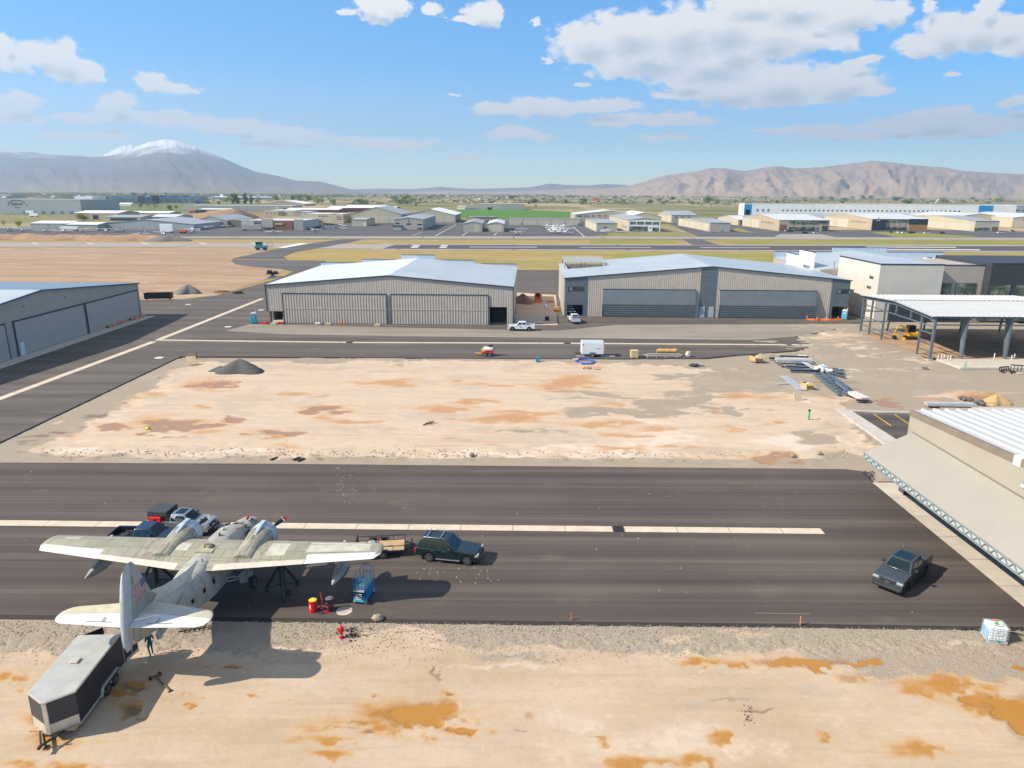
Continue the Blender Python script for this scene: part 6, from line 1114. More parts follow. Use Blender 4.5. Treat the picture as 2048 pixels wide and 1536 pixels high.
# --- open steel frame with a white roof
A, B = G(1720.5,662.5), G(1858.8,719); CZ, CR = 7.35, 8.15; CD = (A-B).length; CW = 58; bx = Vector((B.x,B.y,0)); ac = math.atan2((A-B).y,(A-B).x)-math.pi/2
e = thing('steel_canopy','unfinished steel-framed shed, open on all sides, under a white metal roof','shed',bx,ac); mSTL = M('frame_steel',(.12,.145,.17),.5,.2,.12,1.2)
mid = CD*.50; ROOFW_ = 31.5
rz = lambda y: CZ+.55+(CR-CZ)*(1-abs(y-mid)/mid)
def ribroof(nm,x0,x1,ya,yb,mat,pitch=.62,za=None,zb=None,rib=.07,par=e):
    mb = MB(); za = rz(ya) if za is None else za; zb = rz(yb) if zb is None else zb; xs = []; k = 0
    while x0+k*pitch < x1-.05:
        xx = x0+k*pitch; xs += [(xx,0),(xx+pitch*.74,0),(xx+pitch*.8,rib),(xx+pitch*.94,rib)]; k += 1
    xs = [q for q in xs if q[0] < x1]+[(x1,0)]
    for (p_,q0), (r_,q1) in zip(xs,xs[1:]): mb.quad((p_,ya,za+q0),(r_,ya,za+q1),(r_,yb,zb+q1),(p_,yb,zb+q0))
    roofslab(mb,[(x0,ya,za-.01),(x1,ya,za-.01),(x1,yb,zb-.01),(x0,yb,zb-.01)],.1); return mb.build(nm,mat,par,fixn=False)
for ya, yb in ((-.5,mid),(mid,CD+.5)): ribroof('roof',-.9,ROOFW_,ya,yb,mROOFW,.9,rib=.09)
MB().box(-.9,ROOFW_,mid-.25,mid+.25,rz(mid)+.05,rz(mid)+.13).build('ridge_cap',mROOFW,e)
MB().box(-.92,ROOFW_,-.62,-.52,rz(-.5)-.25,rz(-.5)+.02).build('eave_trim',mNTRIM,e)
for i, x in enumerate((0,5.6,13.4,21.2,29.6)):
    for y, s in ((0,1),(CD,-1)):
        if i == 0: MB().box(x-.2,x+.2,y-.2,y+.2,0,rz(y)-.25).build('column',mSTL,e)
        else: MB().add([(x-.16,y-.25,0),(x+.16,y-.25,0),(x+.16,y-.25,rz(y)-.3),(x-.16,y-.25,rz(y)-.3),(x-.16,y+s*.3,0),(x+.16,y+s*.3,0),(x+.16,y+s*1.5,rz(y)-.3),(x-.16,y+s*1.5,rz(y)-.3)],[(0,1,2,3),(4,5,6,7),(0,1,5,4),(1,2,6,5),(2,3,7,6),(3,0,4,7)]).build('tapered_column',mSTL,e)
    for ya, yb in ((0,mid),(mid,CD)): rfm = MB(); rfm.bar((x,ya,rz(ya)-.55),(x,yb,rz(yb)-.55),.26,.75); rfm.build('rafter',mSTL,e)
for y, z in ((0,6.3),(CD,2.2),(CD,4.4)): MB().bar((0,y,z),(ROOFW_,y,z),.16,.2).build('girt',mSTL,e)
for k in range(9): y = .8+k*(CD-1.6)/8; MB().bar((-.8,y,rz(y)-.14),(ROOFW_-.1,y,rz(y)-.14),.1,.2).build('purlin',mSTL,e)
for y in (CD*.16,CD*.66,CD*.86): MB().box(-.16,.16,y-.14,y+.14,0 if y < CD*.3 else 0,rz(y)-.5).build('post',mSTL,e)
for z, y0_, y1_ in ((1.3,0,CD*.16),(3.0,0,CD*.16),(4.6,0,CD*.16),(5.9,0,CD),(1.6,CD*.66,CD),(3.4,CD*.66,CD),(5.0,CD*.86,CD)): MB().bar((0,y0_,z),(0,y1_,z),.14,.2).build('girt',mSTL,e)
for k in range(2): MB().box(-.14,.14,CD*.3+k*CD*.2-.1,CD*.3+k*CD*.2+.1,5.9,rz(mid)-.4).build('post',mSTL,e)
for x, y in ((0,0),(0,CD),(0,CD*.16)): MB().box(x-.45,x+.45,y-.45,y+.45,-.1,.06).build('footing',mSLAB,e)
for k in range(4): MB().lathe((.18,CD*(.08+k*.11),0),(1,0,0),[(0,.01),(.01,.22),(.02,.01)],10).build('primer_spot',M('spot_tan',(.45,.36,.22),.8),e).location = (.0,0,rz(CD*(.08+k*.11))-.55)
sheet('dirt_pad',[(1724,668),(1860,717),(2300,717),(2300,668),(1900,660)],.10,M('pad_dirt',(.36,.23,.13),.95,0,.2,.25,.5))
o = slab('concrete_slab',g2([(1872,719.5),(2400,720),(2400,741),(1921,737.5)]),-.1,.22,[mSLAB,mSLAB],.02); slab('concrete_slab',g2([(2030,742),(2400,744),(2400,750),(2035,748)]),-.1,.12,[mSLAB,mSLAB],.02)
# --- near hangar at the right edge, its tall door swung out
e = thing('beige_hangar','beige hangar with a white ribbed roof and a huge door tilted open over the apron','hangar',(38.55,65.6,0),R(.25)); WE, NEAR = 7.95, -40.
rk = lambda y: WE+(-y)*.055
wl = MB(); wl.add([(0,0,6.35),(0,NEAR,6.35),(0,NEAR,rk(NEAR)),(0,0,WE)],[(0,1,2,3)]); wl.quad((0,0,0),(0,-.9,0),(0,-.9,6.35),(0,0,6.35)); wl.add([(0,0,0),(40,0,0),(40,0,WE),(0,0,WE)],[(0,1,2,3)]); wl.quad((40,0,0),(40,NEAR,0),(40,NEAR,rk(NEAR)),(40,0,WE)); wl.quad((0,NEAR,0),(40,NEAR,0),(40,NEAR,rk(NEAR)),(0,NEAR,rk(NEAR)))
mBEI = M('beige_panel',(.33,.29,.225),.7,0,.03,.25); wl.build('wall',mBEI,e,fixn=False)
MB().box(.2,39.8,NEAR+.2,-.2,-.02,.03).build('floor',mSLAB,e)
mBRT = M('brown_trim',(.20,.155,.115),.6,.05,.06,.6); tr = MB(); tr.hexa([(-.06,.1,WE-.0),(-.06,NEAR,rk(NEAR)),(.0,NEAR,rk(NEAR)),(0,.1,WE),(-.02,.1,WE+.55),(-.02,NEAR,rk(NEAR)+.55),(.3,NEAR,rk(NEAR)+.55),(.3,.1,WE+.55)]); tr.build('rake_trim',mBRT,e)
ribroof('roof',.28,40.4,-14.6,.35,M('roof_bright',(.42,.43,.42),.4,0,.03,.4),1.15,rk(-14.6)+.45,WE+.45,.2,e); ribroof('roof',.9,40.4,NEAR,-15.0,MATS['roof_bright'],1.15,rk(NEAR)+.2,rk(-15)+.2,.2,e)
MB().box(-.1,.75,-15.2,-14.4,rk(-15)-.15,rk(-15)+.62).build('downpipe_head',mPWHT,e,bevel=.04); MB().box(.5,40,-15.0,-14.6,rk(-15)+.3,rk(-15)+.5).build('valley_gutter',mPWHT,e)
hz, oz, ox = 6.42, 4.35, -4.45; y0_, y1_ = -.9, NEAR+1.5
dd = MB(); dd.hexa([(ox,y1_,oz),(-.05,y1_,hz),(-.05,y0_,hz),(ox,y0_,oz),(ox,y1_,oz+.12),(-.05,y1_,hz+.12),(-.05,y0_,hz+.12),(ox,y0_,oz+.12)]); do = dd.build('hangar_door',M('door_beige',(.31,.28,.235),.65,0,.03,.2),e)
lo = MB(); lo.hexa([(ox+.1,y1_,oz-.55),(-.2,y1_,4.3),(-.2,y0_,4.3),(ox+.1,y0_,oz-.55),(ox+.1,y1_,oz-.5),(-.2,y1_,4.36),(-.2,y0_,4.36),(ox+.1,y0_,oz-.5)]); lo.build('lower_leaf',MATS['door_beige'],do)
mTRS = M('truss_steel',(.26,.29,.29),.5,.3,.1,2); ts = MB(); n_ = int((y0_-y1_)/.95)
ts.bar((ox-.02,y0_,oz+.1),(ox-.02,y1_,oz+.1),.09); ts.bar((ox-.02,y0_,oz-.45),(ox-.02,y1_,oz-.45),.11)
for i in range(n_): ya, yb, yc = y0_+(y1_-y0_)*i/n_, y0_+(y1_-y0_)*(i+.5)/n_, y0_+(y1_-y0_)*(i+1)/n_; ts.bar((ox-.02,ya,oz+.08),(ox-.02,yb,oz-.42),.06); ts.bar((ox-.02,yb,oz-.42),(ox-.02,yc,oz+.08),.06)
ts.build('door_truss',mTRS,do); MB().box(ox+.05,ox+.07,y1_,y0_,oz-.5,oz+.05).build('truss_liner',M('liner_grey',(.42,.45,.43),.6,.1,.06,.5),do); MB().box(-.10,-.01,y1_,y0_+.1,hz+.10,hz+.2).build('door_hinge',mBRT,do)
wl_ = MB().box(-.22,-.01,-16.3,-15.9,8.0-.55,8.0-.1).build('wall_lamp',mSTRUT,e,bevel=.04); MB().box(-.3,-.2,-16.25,-15.95,7.45,7.65).build('lens',mPWHT,wl_)
slab('apron_pad',[(37.12,67.9),(36.9,40),(36.75,20),(46,20),(46,67.9)],-.1,.01,[mSLAB,mSLAB],.02)
# pavement, kerb, parking bay beside it
sw = slab('pavement',[(44.5,93.2),(46.25,92.8),(46.4,66.2),(43.9,66.2)],-.3,.16,[mSIDE,mSIDE],.02)
slab('parking_lot',g2([(1703,824),(1755,826.5),(1900,828),(2400,831),(2400,930),(1810,930),(1796,884)]),-.1,.02,[mASN,mRIM],.05)
for q in ([(1745.5,827.5),(1747.5,827.5),(1783.5,851.5),(1781.5,852)],[(1787.5,828.2),(1789.5,828.2),(1826,852.5),(1824,852.5)],[(1829.5,828.6),(1831.5,828.6),(1870,852.5),(1868,852.5)]): sheet('parking_line',q,.026,mYLINE)
kb = MB(); kp = [G(1700,822.5),G(1760,825.3),G(1850,827),G(1874,826.3),G(1880,823.5),G(1874,820.5)]
for p_, q_ in zip(kp,kp[1:]): kb.bar((p_.x,p_.y,.08),(q_.x,q_.y,.08),.5,.18)
kb.build('kerb',mSIDE)['kind'] = 'structure'; kb = MB(); kp = [G(1946,816),G(1955,824),G(1975,828),G(2400,831)]
for p_, q_ in zip(kp,kp[1:]): kb.bar((p_.x,p_.y,.08),(q_.x,q_.y,.08),.5,.18)
kb.build('kerb',mSIDE)['kind'] = 'structure'; slab('pavement',g2([(1946,816.5),(2400,819),(2400,828.5),(1985,826)]),-.1,.14,[mSIDE,mSIDE],.02)
sheet('access_drive',[(1880,813),(1946,815.5),(1975,829),(1876,829)],.03,M('drive_gravel',(.33,.27,.21),.95,0,.15,.5,.4))

# ------------------------------------------------------------------ buildings across the runway
mCRM = M('panel_cream',(.52,.45,.31),.7,0,.04,.1); mBGE = M('panel_beige',(.42,.37,.29),.7,0,.04,.1); mGRY2 = M('panel_greygreen',(.36,.375,.355),.7,0,.04,.1); mTANP = M('panel_tan',(.46,.36,.25),.7,0,.04,.1); mOLV = M('panel_olive',(.20,.17,.11),.7,0,.05,.1)
mRFL = M('far_roof_pale',(.62,.62,.60),.6,.1,.05,.08); mRFG = M('far_roof_grey',(.36,.37,.38),.6,.15,.06,.08); mRFW = M('far_roof_white',(.78,.77,.73),.6,0,.04,.08); mBLUW = M('office_blue',(.10,.20,.30),.3,.2,.1,.1); mMAR = M('steel_maroon',(.15,.035,.035),.6,.1,.1,.2); mBRK = M('brick_brown',(.24,.10,.055),.8,0,.1,.2); mAZUR = M('azure_panel',(.01,.26,.52),.5,0,.05,.1); mDKB = M('dark_band',(.03,.035,.045),.4,.1,.1,.2); mFARW = M('far_white',(.84,.82,.77),.7,0,.04,.08)
def bldg(name,label,x0,x1,by,ty,depth,wall,roof,kind='gy',rise=0.,det=(),cat='building',group=None,side=None,over=.3,cap=None):
    z0 = -.32; Y = G((x0+x1)/2,by,z0).y; A = AT(x0,by,Y); Bq = AT(x1,by,Y); Wd = Bq.x-A.x; p = Vector((A.x,Y,z0)); Hh = ZT((x0+x1)/2,ty,p)-z0
    e = thing(name,label,cat,p,0,group); mb = MB(); D_ = depth
    if kind == 'gy': mb.add([(0,0,0),(Wd,0,0),(Wd,0,Hh),(Wd/2,0,Hh+rise),(0,0,Hh),(0,D_,0),(Wd,D_,0),(Wd,D_,Hh),(Wd/2,D_,Hh+rise),(0,D_,Hh)],[(0,1,2,3,4),(9,8,7,6,5),(1,6,7,2),(0,4,9,5)])
    elif kind == 'gx': mb.add([(0,0,0),(0,0,Hh),(0,D_/2,Hh+rise),(0,D_,Hh),(0,D_,0),(Wd,0,0),(Wd,0,Hh),(Wd,D_/2,Hh+rise),(Wd,D_,Hh),(Wd,D_,0)],[(0,1,2,3,4),(9,8,7,6,5),(0,5,6,1),(4,3,8,9)])
    else: mb.box(0,Wd,0,D_,0,Hh)
    mb.build('wall',wall,e); o = over
    if kind == 'gy':
        for a_, b_ in ((-o,Wd/2),(Wd/2,Wd+o)):
            q = lambda x: Hh+rise*(1-abs(x-Wd/2)/(Wd/2)); r_ = MB(); roofslab(r_,[(a_,-o,q(a_)+.25),(b_,-o,q(b_)+.25),(b_,D_+o,q(b_)+.25),(a_,D_+o,q(a_)+.25)],.24); r_.build('roof',roof,e)
    elif kind == 'gx':
        for a_, b_ in ((-o,D_/2),(D_/2,D_+o)):
            q = lambda y: Hh+rise*(1-abs(y-D_/2)/(D_/2)); r_ = MB(); roofslab(r_,[(-o,a_,q(a_)+.25),(Wd+o,a_,q(a_)+.25),(Wd+o,b_,q(b_)+.25),(-o,b_,q(b_)+.25)],.24); r_.build('roof',roof,e)
    else: MB().box(.2,Wd-.2,.2,D_-.2,Hh+.02,Hh+.1).build('roof',roof,e); pp = MB(); [pp.box(*q_,Hh,Hh+.5) for q_ in ((-.1,Wd+.1,-.1,.25),(-.1,Wd+.1,D_-.25,D_+.1),(-.1,.25,.25,D_-.25),(Wd-.25,Wd+.1,.25,D_-.25))]; pp.build('parapet',cap or wall,e)
    for (nm,fc,u0,u1,v0,v1,mt) in det:     # openings set on a face: F front, L left, R right, in fractions of the face
        z_0, z_1 = v0*Hh, v1*Hh; t_ = .09 if nm != 'canopy' else 1.6
        if nm in ('tower','wing'): t_ = 1.2
        if fc == 'F': MB().box(u0*Wd,u1*Wd,-t_,-.0,z_0,z_1).build(nm,mt,e)
        elif fc == 'L': MB().box(-t_,0,u0*D_,u1*D_,z_0,z_1).build(nm,mt,e)
        else: MB().box(Wd,Wd+t_,u0*D_,u1*D_,z_0,z_1).build(nm,mt,e)
    return e, Wd, Hh
def row(nm,fc,n,u0,u1,v0,v1,mt,gap=.12): w = (u1-u0)/n; return [(nm,fc,u0+w*(i+gap/2),u0+w*(i+1-gap/2),v0,v1,mt) for i in range(n)]
GW = mWGL
e, w_, h_ = bldg('warehouse','big grey-green warehouse with a dark arched emblem on its wall, far left',-60,164,427.5,399.5,90,mGRY2,mRFG,'flat',0,row('dock_door','F',6,.45,.95,.02,.2,mBLUW,.6))
em = MB()
for i in range(22):
    a = math.pi*(.06+.88*i/21); b_ = math.pi*(.06+.88*(i+1)/21); c0, s0, c1, s1 = math.cos(a), math.sin(a), math.cos(b_), math.sin(b_); X0, Z0 = w_*.435, h_*.50
    if i < 21: em.bar((X0+c0*12,-.12,Z0+s0*8),(X0+c1*12,-.12,Z0+s1*8),.12,.7)
rr = random.Random(3)
for i in range(9): em.bar((X0-7+i*1.6,-.12,Z0+1.4+rr.random()),(X0-6.2+i*1.6,-.12,Z0+4+rr.random()*1.5),.12,.5)
for i in range(4): em.bar((X0-3+i*1.6,-.12,Z0-1.5),(X0-2.4+i*1.6,-.12,Z0-.2),.12,.5)
em.build('emblem',mDKB,e)
bldg('silo','white round-cornered tank house in front of the grey-green warehouse',-6,8,427,405,9,mFARW,mRFW,'gx',1.5,[('sign','F',.2,.6,.82,.93,mAZUR)])
bldg('warehouse','pale far building top left, above the grey-green warehouse',-40,24,398,388.5,60,mBGE,mRFL,'flat')
bldg('workshop','tan workshop with a pale roof behind a yellow tree, left',150,236,438.5,426.5,45,mTANP,mRFW,'gx',2,[('door','F',.42,.55,0,.7,mDKB)])
bldg('hangar','long low grey hangar with a white eave, left end of the far apron',62,136,460,447,30,mGRY2,mRFW,'gx',1.2,row('hangar_door','F',2,.05,.98,.03,.85,mGREYD))
bldg('hangar','small beige-sided hangar between the long low grey hangar and the four-door hangar',135,196,461,449.5,26,mBGE,mRFW,'gx',1.2)
bldg('hangar','wide grey-green hangar with four sliding doors under a shallow gable',196,389,460,448.5,60,mGRY2,mRFG,'gy',3.4,row('hangar_door','F',4,.01,.95,.04,.80,mGREYD,.06)+[('side_strip','F',.0,.008,0,1,mCRM)])
bldg('hangar','low dark-roofed shed behind the four-door hangar',210,282,441,434.5,40,mCRM,mRFG,'gx',1.5,[('door','F',.15,.9,0,.7,mDKB)])
bldg('hangar','low grey shed with a white roof behind the four-door hangar',300,352,440,434,40,mGRY2,mRFL,'gx',2,[('door','F',.2,.8,0,.7,mDKB)])
bldg('storage_shed','white-roofed storage row with brown side, left of the dark arched hangar',256,340,432.5,426,30,mTANP,mRFW,'gx',1.5)
bldg('office_block','blue glass office block with dark panels, far left',219,288,407.5,393.5,40,mBLUW,mRFG,'flat',0,row('window_panel','F',5,.03,.82,.1,.7,GW,.15)+[('tower','F',.85,1,0,1.1,mDKB)]); bldg('office_block','second blue glass office block, right of the first',306,401,406.5,393,40,mBLUW,mRFG,'flat',0,row('window_panel','F',6,.1,.9,.1,.65,GW,.3)+row('roof_plant','F',3,.1,.85,.98,1.15,mDKB,.5)); bldg('stair_tower','dark and white stair tower between the two blue office blocks',287,307,407,391.5,30,mDKB,mRFW,'flat',0,[('white_panel','F',.3,.7,.1,1.0,mFARW)])
bldg('warehouse','white far warehouse left of the blue office blocks',150,186,404.5,393,60,mFARW,mRFW,'flat'); bldg('shed','dark shed beside the white far warehouse',186,205,404,395,40,mDKB,mRFG,'flat')
bldg('pavilion','small white pavilion roof below the blue office blocks',237,262,411.5,408,18,mFARW,mRFW,'gx',2)
bldg('arched_hangar','dark grey hangar with one wide door and a gabled front',391,455,454,441.5,60,mGREYP,mRFG,'gy',3.6,[('hangar_door','F',.06,.86,.04,.72,mGREYD),('door_frame','F',.05,.87,.72,.77,mDKB)]); bldg('annex','cream lean-to beside the dark grey gabled hangar',377,391.5,450.5,442,40,mCRM,mRFL,'flat')
bldg('workshop','olive box workshop right of the dark grey gabled hangar',456,483,454,441.5,40,mOLV,mRFG,'flat')
bldg('terminal','airport office with beige, dark glass and brown brick sections and a porch',484,608,459.8,442,45,mSTUC,mRFL,'flat',0,[('glass_front','F',.20,.335,0,1.08,GW),('tower','F',.335,.515,.18,1.25,mBGE),('tower','F',.53,.83,0,1.02,mBRK),('window','F',.05,.08,.5,.62,mDKB),('window','F',.1,.13,.5,.62,mDKB),('canopy','F',.545,.675,.58,.78,mBGE),('porch_post','F',.55,.57,0,.6,mBGE),('porch_post','F',.65,.67,0,.6,mBGE),('tower','F',.85,1.0,0,1.2,mGREYP),('window','F',.69,.78,.05,.45,mDKB),('canopy','F',.335,.52,.22,.28,mDKB)])
bldg('hangar','grey low hangar behind the brick terminal',608,636,447,440,30,mGRY2,mRFL,'gx',1)
bldg('office_block','cream two-storey block with rows of windows, above the terminal',528,592,431.5,421.5,50,mCRM,mRFW,'flat',0,row('window','F',6,.05,.75,.40,.56,mDKB,.5)+[('wing','F',.46,.62,0,.9,mOLV)]); bldg('office_block','grey end block joined to the cream two-storey block',587,620,432,424,40,mGREYP,mRFW,'flat')
bldg('office_block','cream office with windows and red sign bars, beside the parked cars',603,660,446.5,428.5,40,mCRM,mRFW,'flat',0,row('window','F',4,.6,.95,.72,.85,mDKB,.5)); bldg('office_block','taller cream office with a grey side and small red sign bars',660,687,447,429,40,mCRM,mRFW,'flat',0,row('window','F',3,.5,.9,.62,.78,mDKB,.5)+row('red_sign','F',4,.5,.92,.40,.52,mREDT,.3)+row('window','R',2,.1,.7,.62,.78,mDKB,.6))
for i, (a,b_,yb,yt,l) in enumerate(((571,677,427,419.5,'dark red steel storage row under a white roof, nearest of the red rows'),(655,790,424,416,'dark red steel storage row under a white roof, behind the cream office'),(690,770,417.5,413,'dark red steel storage row at the back of the red rows'))): bldg('storage_row',l,a,b_,yb,yt,55,mMAR,mRFW,'gx',1.6,row('bay','F',12,.01,.99,.03,.88,M('bay_maroon',(.10,.03,.03),.7,0,.1,.2),.25))
bldg('warehouse','long low grey warehouse with pale rooftop units, behind the dirt mound',364,585,422,411.5,50,mGREYP,mRFW,'flat',0,row('roof_unit','F',26,.02,.98,1.0,1.12,mFARW,.5)+[('pale_bay','F',.84,.88,0,1,mCRM),('door','F',.92,.95,0,.6,mDKB),('pale_bay','F',.0,.17,0,1.02,mBGE)]); bldg('shed','small white-roofed grey shed in front of the long low warehouse',399,459,423.5,419,30,mGREYP,mRFW,'gx',1)
bldg('arched_barn','tan barn with a curved pale roof above the long grey warehouse',525,610,411.5,407.5,80,mTANP,mRFW,'gy',6)
bldg('warehouse','long distant shed with a blue wall, behind the poplars',425,545,398.5,394.5,60,mBLUW,mRFW,'gx',2); bldg('water_tower','small white tower beyond the trees',441,446,398,389,6,mFARW,mRFW,'flat')
bldg('gabled_hangar','cream gabled hangar with four closed doors, left of the two-tone grey hangar',703,803,446,428.5,75,mCRM,mRFG,'gy',6.5,row('hangar_door','F',4,.12,.98,.02,.72,M('door_cream',(.56,.49,.36),.7,0,.03,.1),.14))
bldg('gabled_hangar','cream gabled hangar with a dark open side, behind the two-tone grey hangar',811,911,445,430,85,mCRM,mRFW,'gy',5.5,row('hangar_door','F',4,.2,.98,.03,.8,MATS['door_cream'],.12)+[('side_opening','R',.02,.7,0,.85,mDKB)])
bldg('two_tone_hangar','two-tone grey hangar with windows, an aircraft emblem and a lean-to porch',789,846,460.2,439,95,mBGE,mRFG,'gy',1.4,[('window','F',.04,.18,.58,.70,mDKB),('window','F',.43,.58,.50,.64,mDKB),('window','F',.81,.96,.47,.60,mDKB),('window','F',.81,.96,.10,.22,mDKB),('plinth','F',0,1,0,.05,mOLV),('canopy','F',-.09,.28,.38,.45,mDKB),('wing','F',-.03,.25,0,.38,mGREYD),('emblem','F',.49,.53,.78,.92,mDKB)]+row('side_door','R',5,.04,.98,.05,.8,mGRY2,.3))
bldg('small_hangar','small beige hangar with one door beside the row of parked cars',704,733,452.5,439.5,40,mCRM,mRFG,'gx',1,[('door','F',.86,.97,.02,.5,mFARW)])
bldg('small_hangar','small beige gabled hangar, left of the pair by the green crop',927,964,464,447.5,60,mBGE,mRFG,'gy',1.6,[('hangar_door','F',.6,.88,.02,.85,mCRM)]); bldg('small_hangar','small beige gabled hangar, right of the pair by the green crop',975,1008,464,448,60,mBGE,mRFL,'gy',1.4,[('hangar_door','F',.1,.9,.02,.86,MATS['door_cream'])])
bldg('workshop','low brown workshop behind the pair of small hangars',933,993,444.5,434.5,30,mOLV,mRFG,'flat',0,[('pale_end','F',0,.28,0,1.02,mTANP)]+row('vent','F',4,.5,.95,.5,.62,mFARW,.7))
bldg('farm_hall','flat-roofed beige hall beyond the green crop',956,1050,419.5,408,60,mBGE,mRFL,'flat',0,[('grey_bay','F',.48,1.0,0,.97,mGREYP),('door','F',.2,.3,0,.4,mDKB)]); bldg('barn','small white barn left of the flat beige hall',915,932,418.5,414,20,mFARW,mTANP,'gx',2); bldg('shed','long low blue-roofed shed beside the small white barn',930,972,419.2,416.5,20,mGREYP,mBLUW,'gx',1)
bldg('row_hangar','beige row hangar of five wide folding doors along the back of the apron',1018,1160,450.5,438,18,mBGE,mRFG,'flat',0,row('hangar_door','F',5,.0,1,.02,.94,MATS['door_cream'],.06)+[('door','F',.17,.19,0,.45,mAZUR),('door','F',.775,.79,0,.35,mDKB),('door','F',.975,.99,0,.35,mDKB)])
bldg('long_hangar','long beige hangar with a row of high dark windows, behind the glazed hangar',1150,1290,443,429.5,60,mBGE,mRFL,'gy',4.2,[('window','F',.03,.105,.7,.86,mDKB),('window','F',.13,.155,.7,.86,mDKB),('window','F',.17,.195,.7,.86,mDKB),('window','F',.24,.265,.72,.88,mDKB),('window','F',.335,.36,.76,.92,mDKB),('window','F',.42,.445,.76,.92,mDKB)])
bldg('small_hangar','small beige hangar with its doors on the side, left of the glazed hangar',1193,1234,464,446.5,90,mBGE,mRFG,'gx',1.2,[('window','F',.32,.52,.5,.6,mDKB)]+row('hangar_door','L',3,.03,.97,.03,.82,MATS['door_cream'],.1))
bldg('glazed_hangar','two-storey hangar with a white front of large dark windows',1255,1320,463,440.5,110,mCRM,mRFG,'gy',1.6,[('white_front','F',0,1,0,1.0,mFARW)]+[('pane','F',a,b_,c,d,GW) for a,b_,c,d in ((.06,.24,.60,.88),(.27,.49,.60,.88),(.52,.73,.60,.88),(.76,.97,.66,.88),(.76,.85,.57,.63),(.88,.97,.57,.63),(.05,.62,.03,.46),(.67,.72,.26,.38),(.76,.96,.03,.38))]+row('window','L',3,.05,.3,.25,.4,mDKB,.7))
for o in bpy.data.objects['glazed_hangar'].children:
    if o.name.startswith('pane'): o.location.y = -.07
bldg('gabled_hangar','cream gabled hangar behind the glazed hangar',1254,1322,447,433.5,80,mCRM,mRFW,'gy',4,row('hangar_door','F',3,.3,.97,.02,.75,MATS['door_cream'],.1)); bldg('gabled_hangar','cream hangar with a grey windowed front, right of the glazed hangar',1343,1393,446,430.5,70,mBGE,mRFG,'gx',3.5,row('window','F',3,.05,.8,.66,.8,mDKB,.65)+row('hangar_door','L',3,.05,.95,.03,.8,MATS['door_cream'],.1))
bldg('side_door_hangar','beige hangar with five cream doors down its left side',1419,1460,463.5,446,110,mBGE,mRFG,'gx',1.5,row('hangar_door','L',5,.03,.99,.03,.84,MATS['door_cream'],.08))
e, w_, h_ = bldg('white_warehouse','vast white warehouse with a blue corner and a line of small square windows',1487,2030,432,410,24,mFARW,mRFW,'flat',0,[('blue_corner','F',.0,.028,.0,1.06,mAZUR),('blue_window','F',.006,.022,.05,.5,mDKB)]+row('window','F',40,.135,.80,.40,.53,mDKB,.62)+row('window','F',3,.04,.10,.35,.58,mBLUW,.65)+[('blue_corner','F',.862,.915,.2,1.05,mAZUR)])
bldg('grey_warehouse','grey-blue end of the vast white warehouse, far right',1975,2300,430,411.5,60,M('bluegrey_panel',(.30,.34,.38),.7,0,.05,.1),mRFW,'flat',0,row('window','F',24,.05,.95,.40,.5,mDKB,.5))
bldg('brown_roof_hangar','long grey-roofed hangar between the two tan showroom hangars, behind',1610,1790,447,436,60,mOLV,mRFG,'gx',3)
bldg('showroom_hangar','tan hangar with a two-storey dark glass front and porch, left of the two showrooms',1557,1657,462.5,440.5,95,mTANP,mRFL,'gx',3.2,[('pane','F',.20,.99,.62,.98,GW),('pane','F',.20,.80,.02,.38,GW),('door','F',.02,.15,.02,.60,mBRK),('canopy','F',.83,.99,.50,.60,mBGE),('porch_post','F',.84,.86,0,.5,mBGE),('porch_post','F',.97,.99,0,.5,mBGE),('pane','F',.86,.97,.02,.48,GW)]+row('mullion','F',4,.20,.99,.0,1.0,mDKB,.96)+row('hangar_door','L',2,.5,.98,.02,.85,MATS['door_cream'],.06)+row('window','L',6,.12,.45,.62,.72,mDKB,.6))
bldg('showroom_hangar','tan hangar with a navy entrance tower and glass front, right of the two showrooms',1742,1853,461,438.5,95,mTANP,mRFL,'gx',3.2,[('tower','F',.0,.245,0,1.0,mDKB),('pane','F',.25,.66,.70,.98,GW),('pane','F',.25,.66,.02,.30,GW),('tower','F',.66,.99,.52,1.04,mDKB),('tower','F',.66,.99,0,.52,M('entry_orange',(.42,.20,.07),.7,0,.08,.2)),('porch_post','F',.84,.99,0,.45,mBGE)]+row('mullion','F',4,.25,.66,.0,1.0,mDKB,.96)+row('hangar_door','L',2,.45,.98,.02,.85,MATS['door_cream'],.06)+row('window','L',6,.1,.4,.62,.72,mDKB,.6))
e_ = [o for o in bpy.data.objects if o.name.startswith('showroom_hangar') and 'navy' in o.get('label','')][0]; lg = MB(); lg.add([(3.4,-1.32,10.0),(5.2,-1.32,11.2),(5.0,-1.32,9.6),(4.0,-1.32,9.2)],[(0,1,2,3)]); lg.box(2.6,6.0,-1.34,-1.3,7.9,8.4); o = lg.build('emblem',mPWHT,e_)
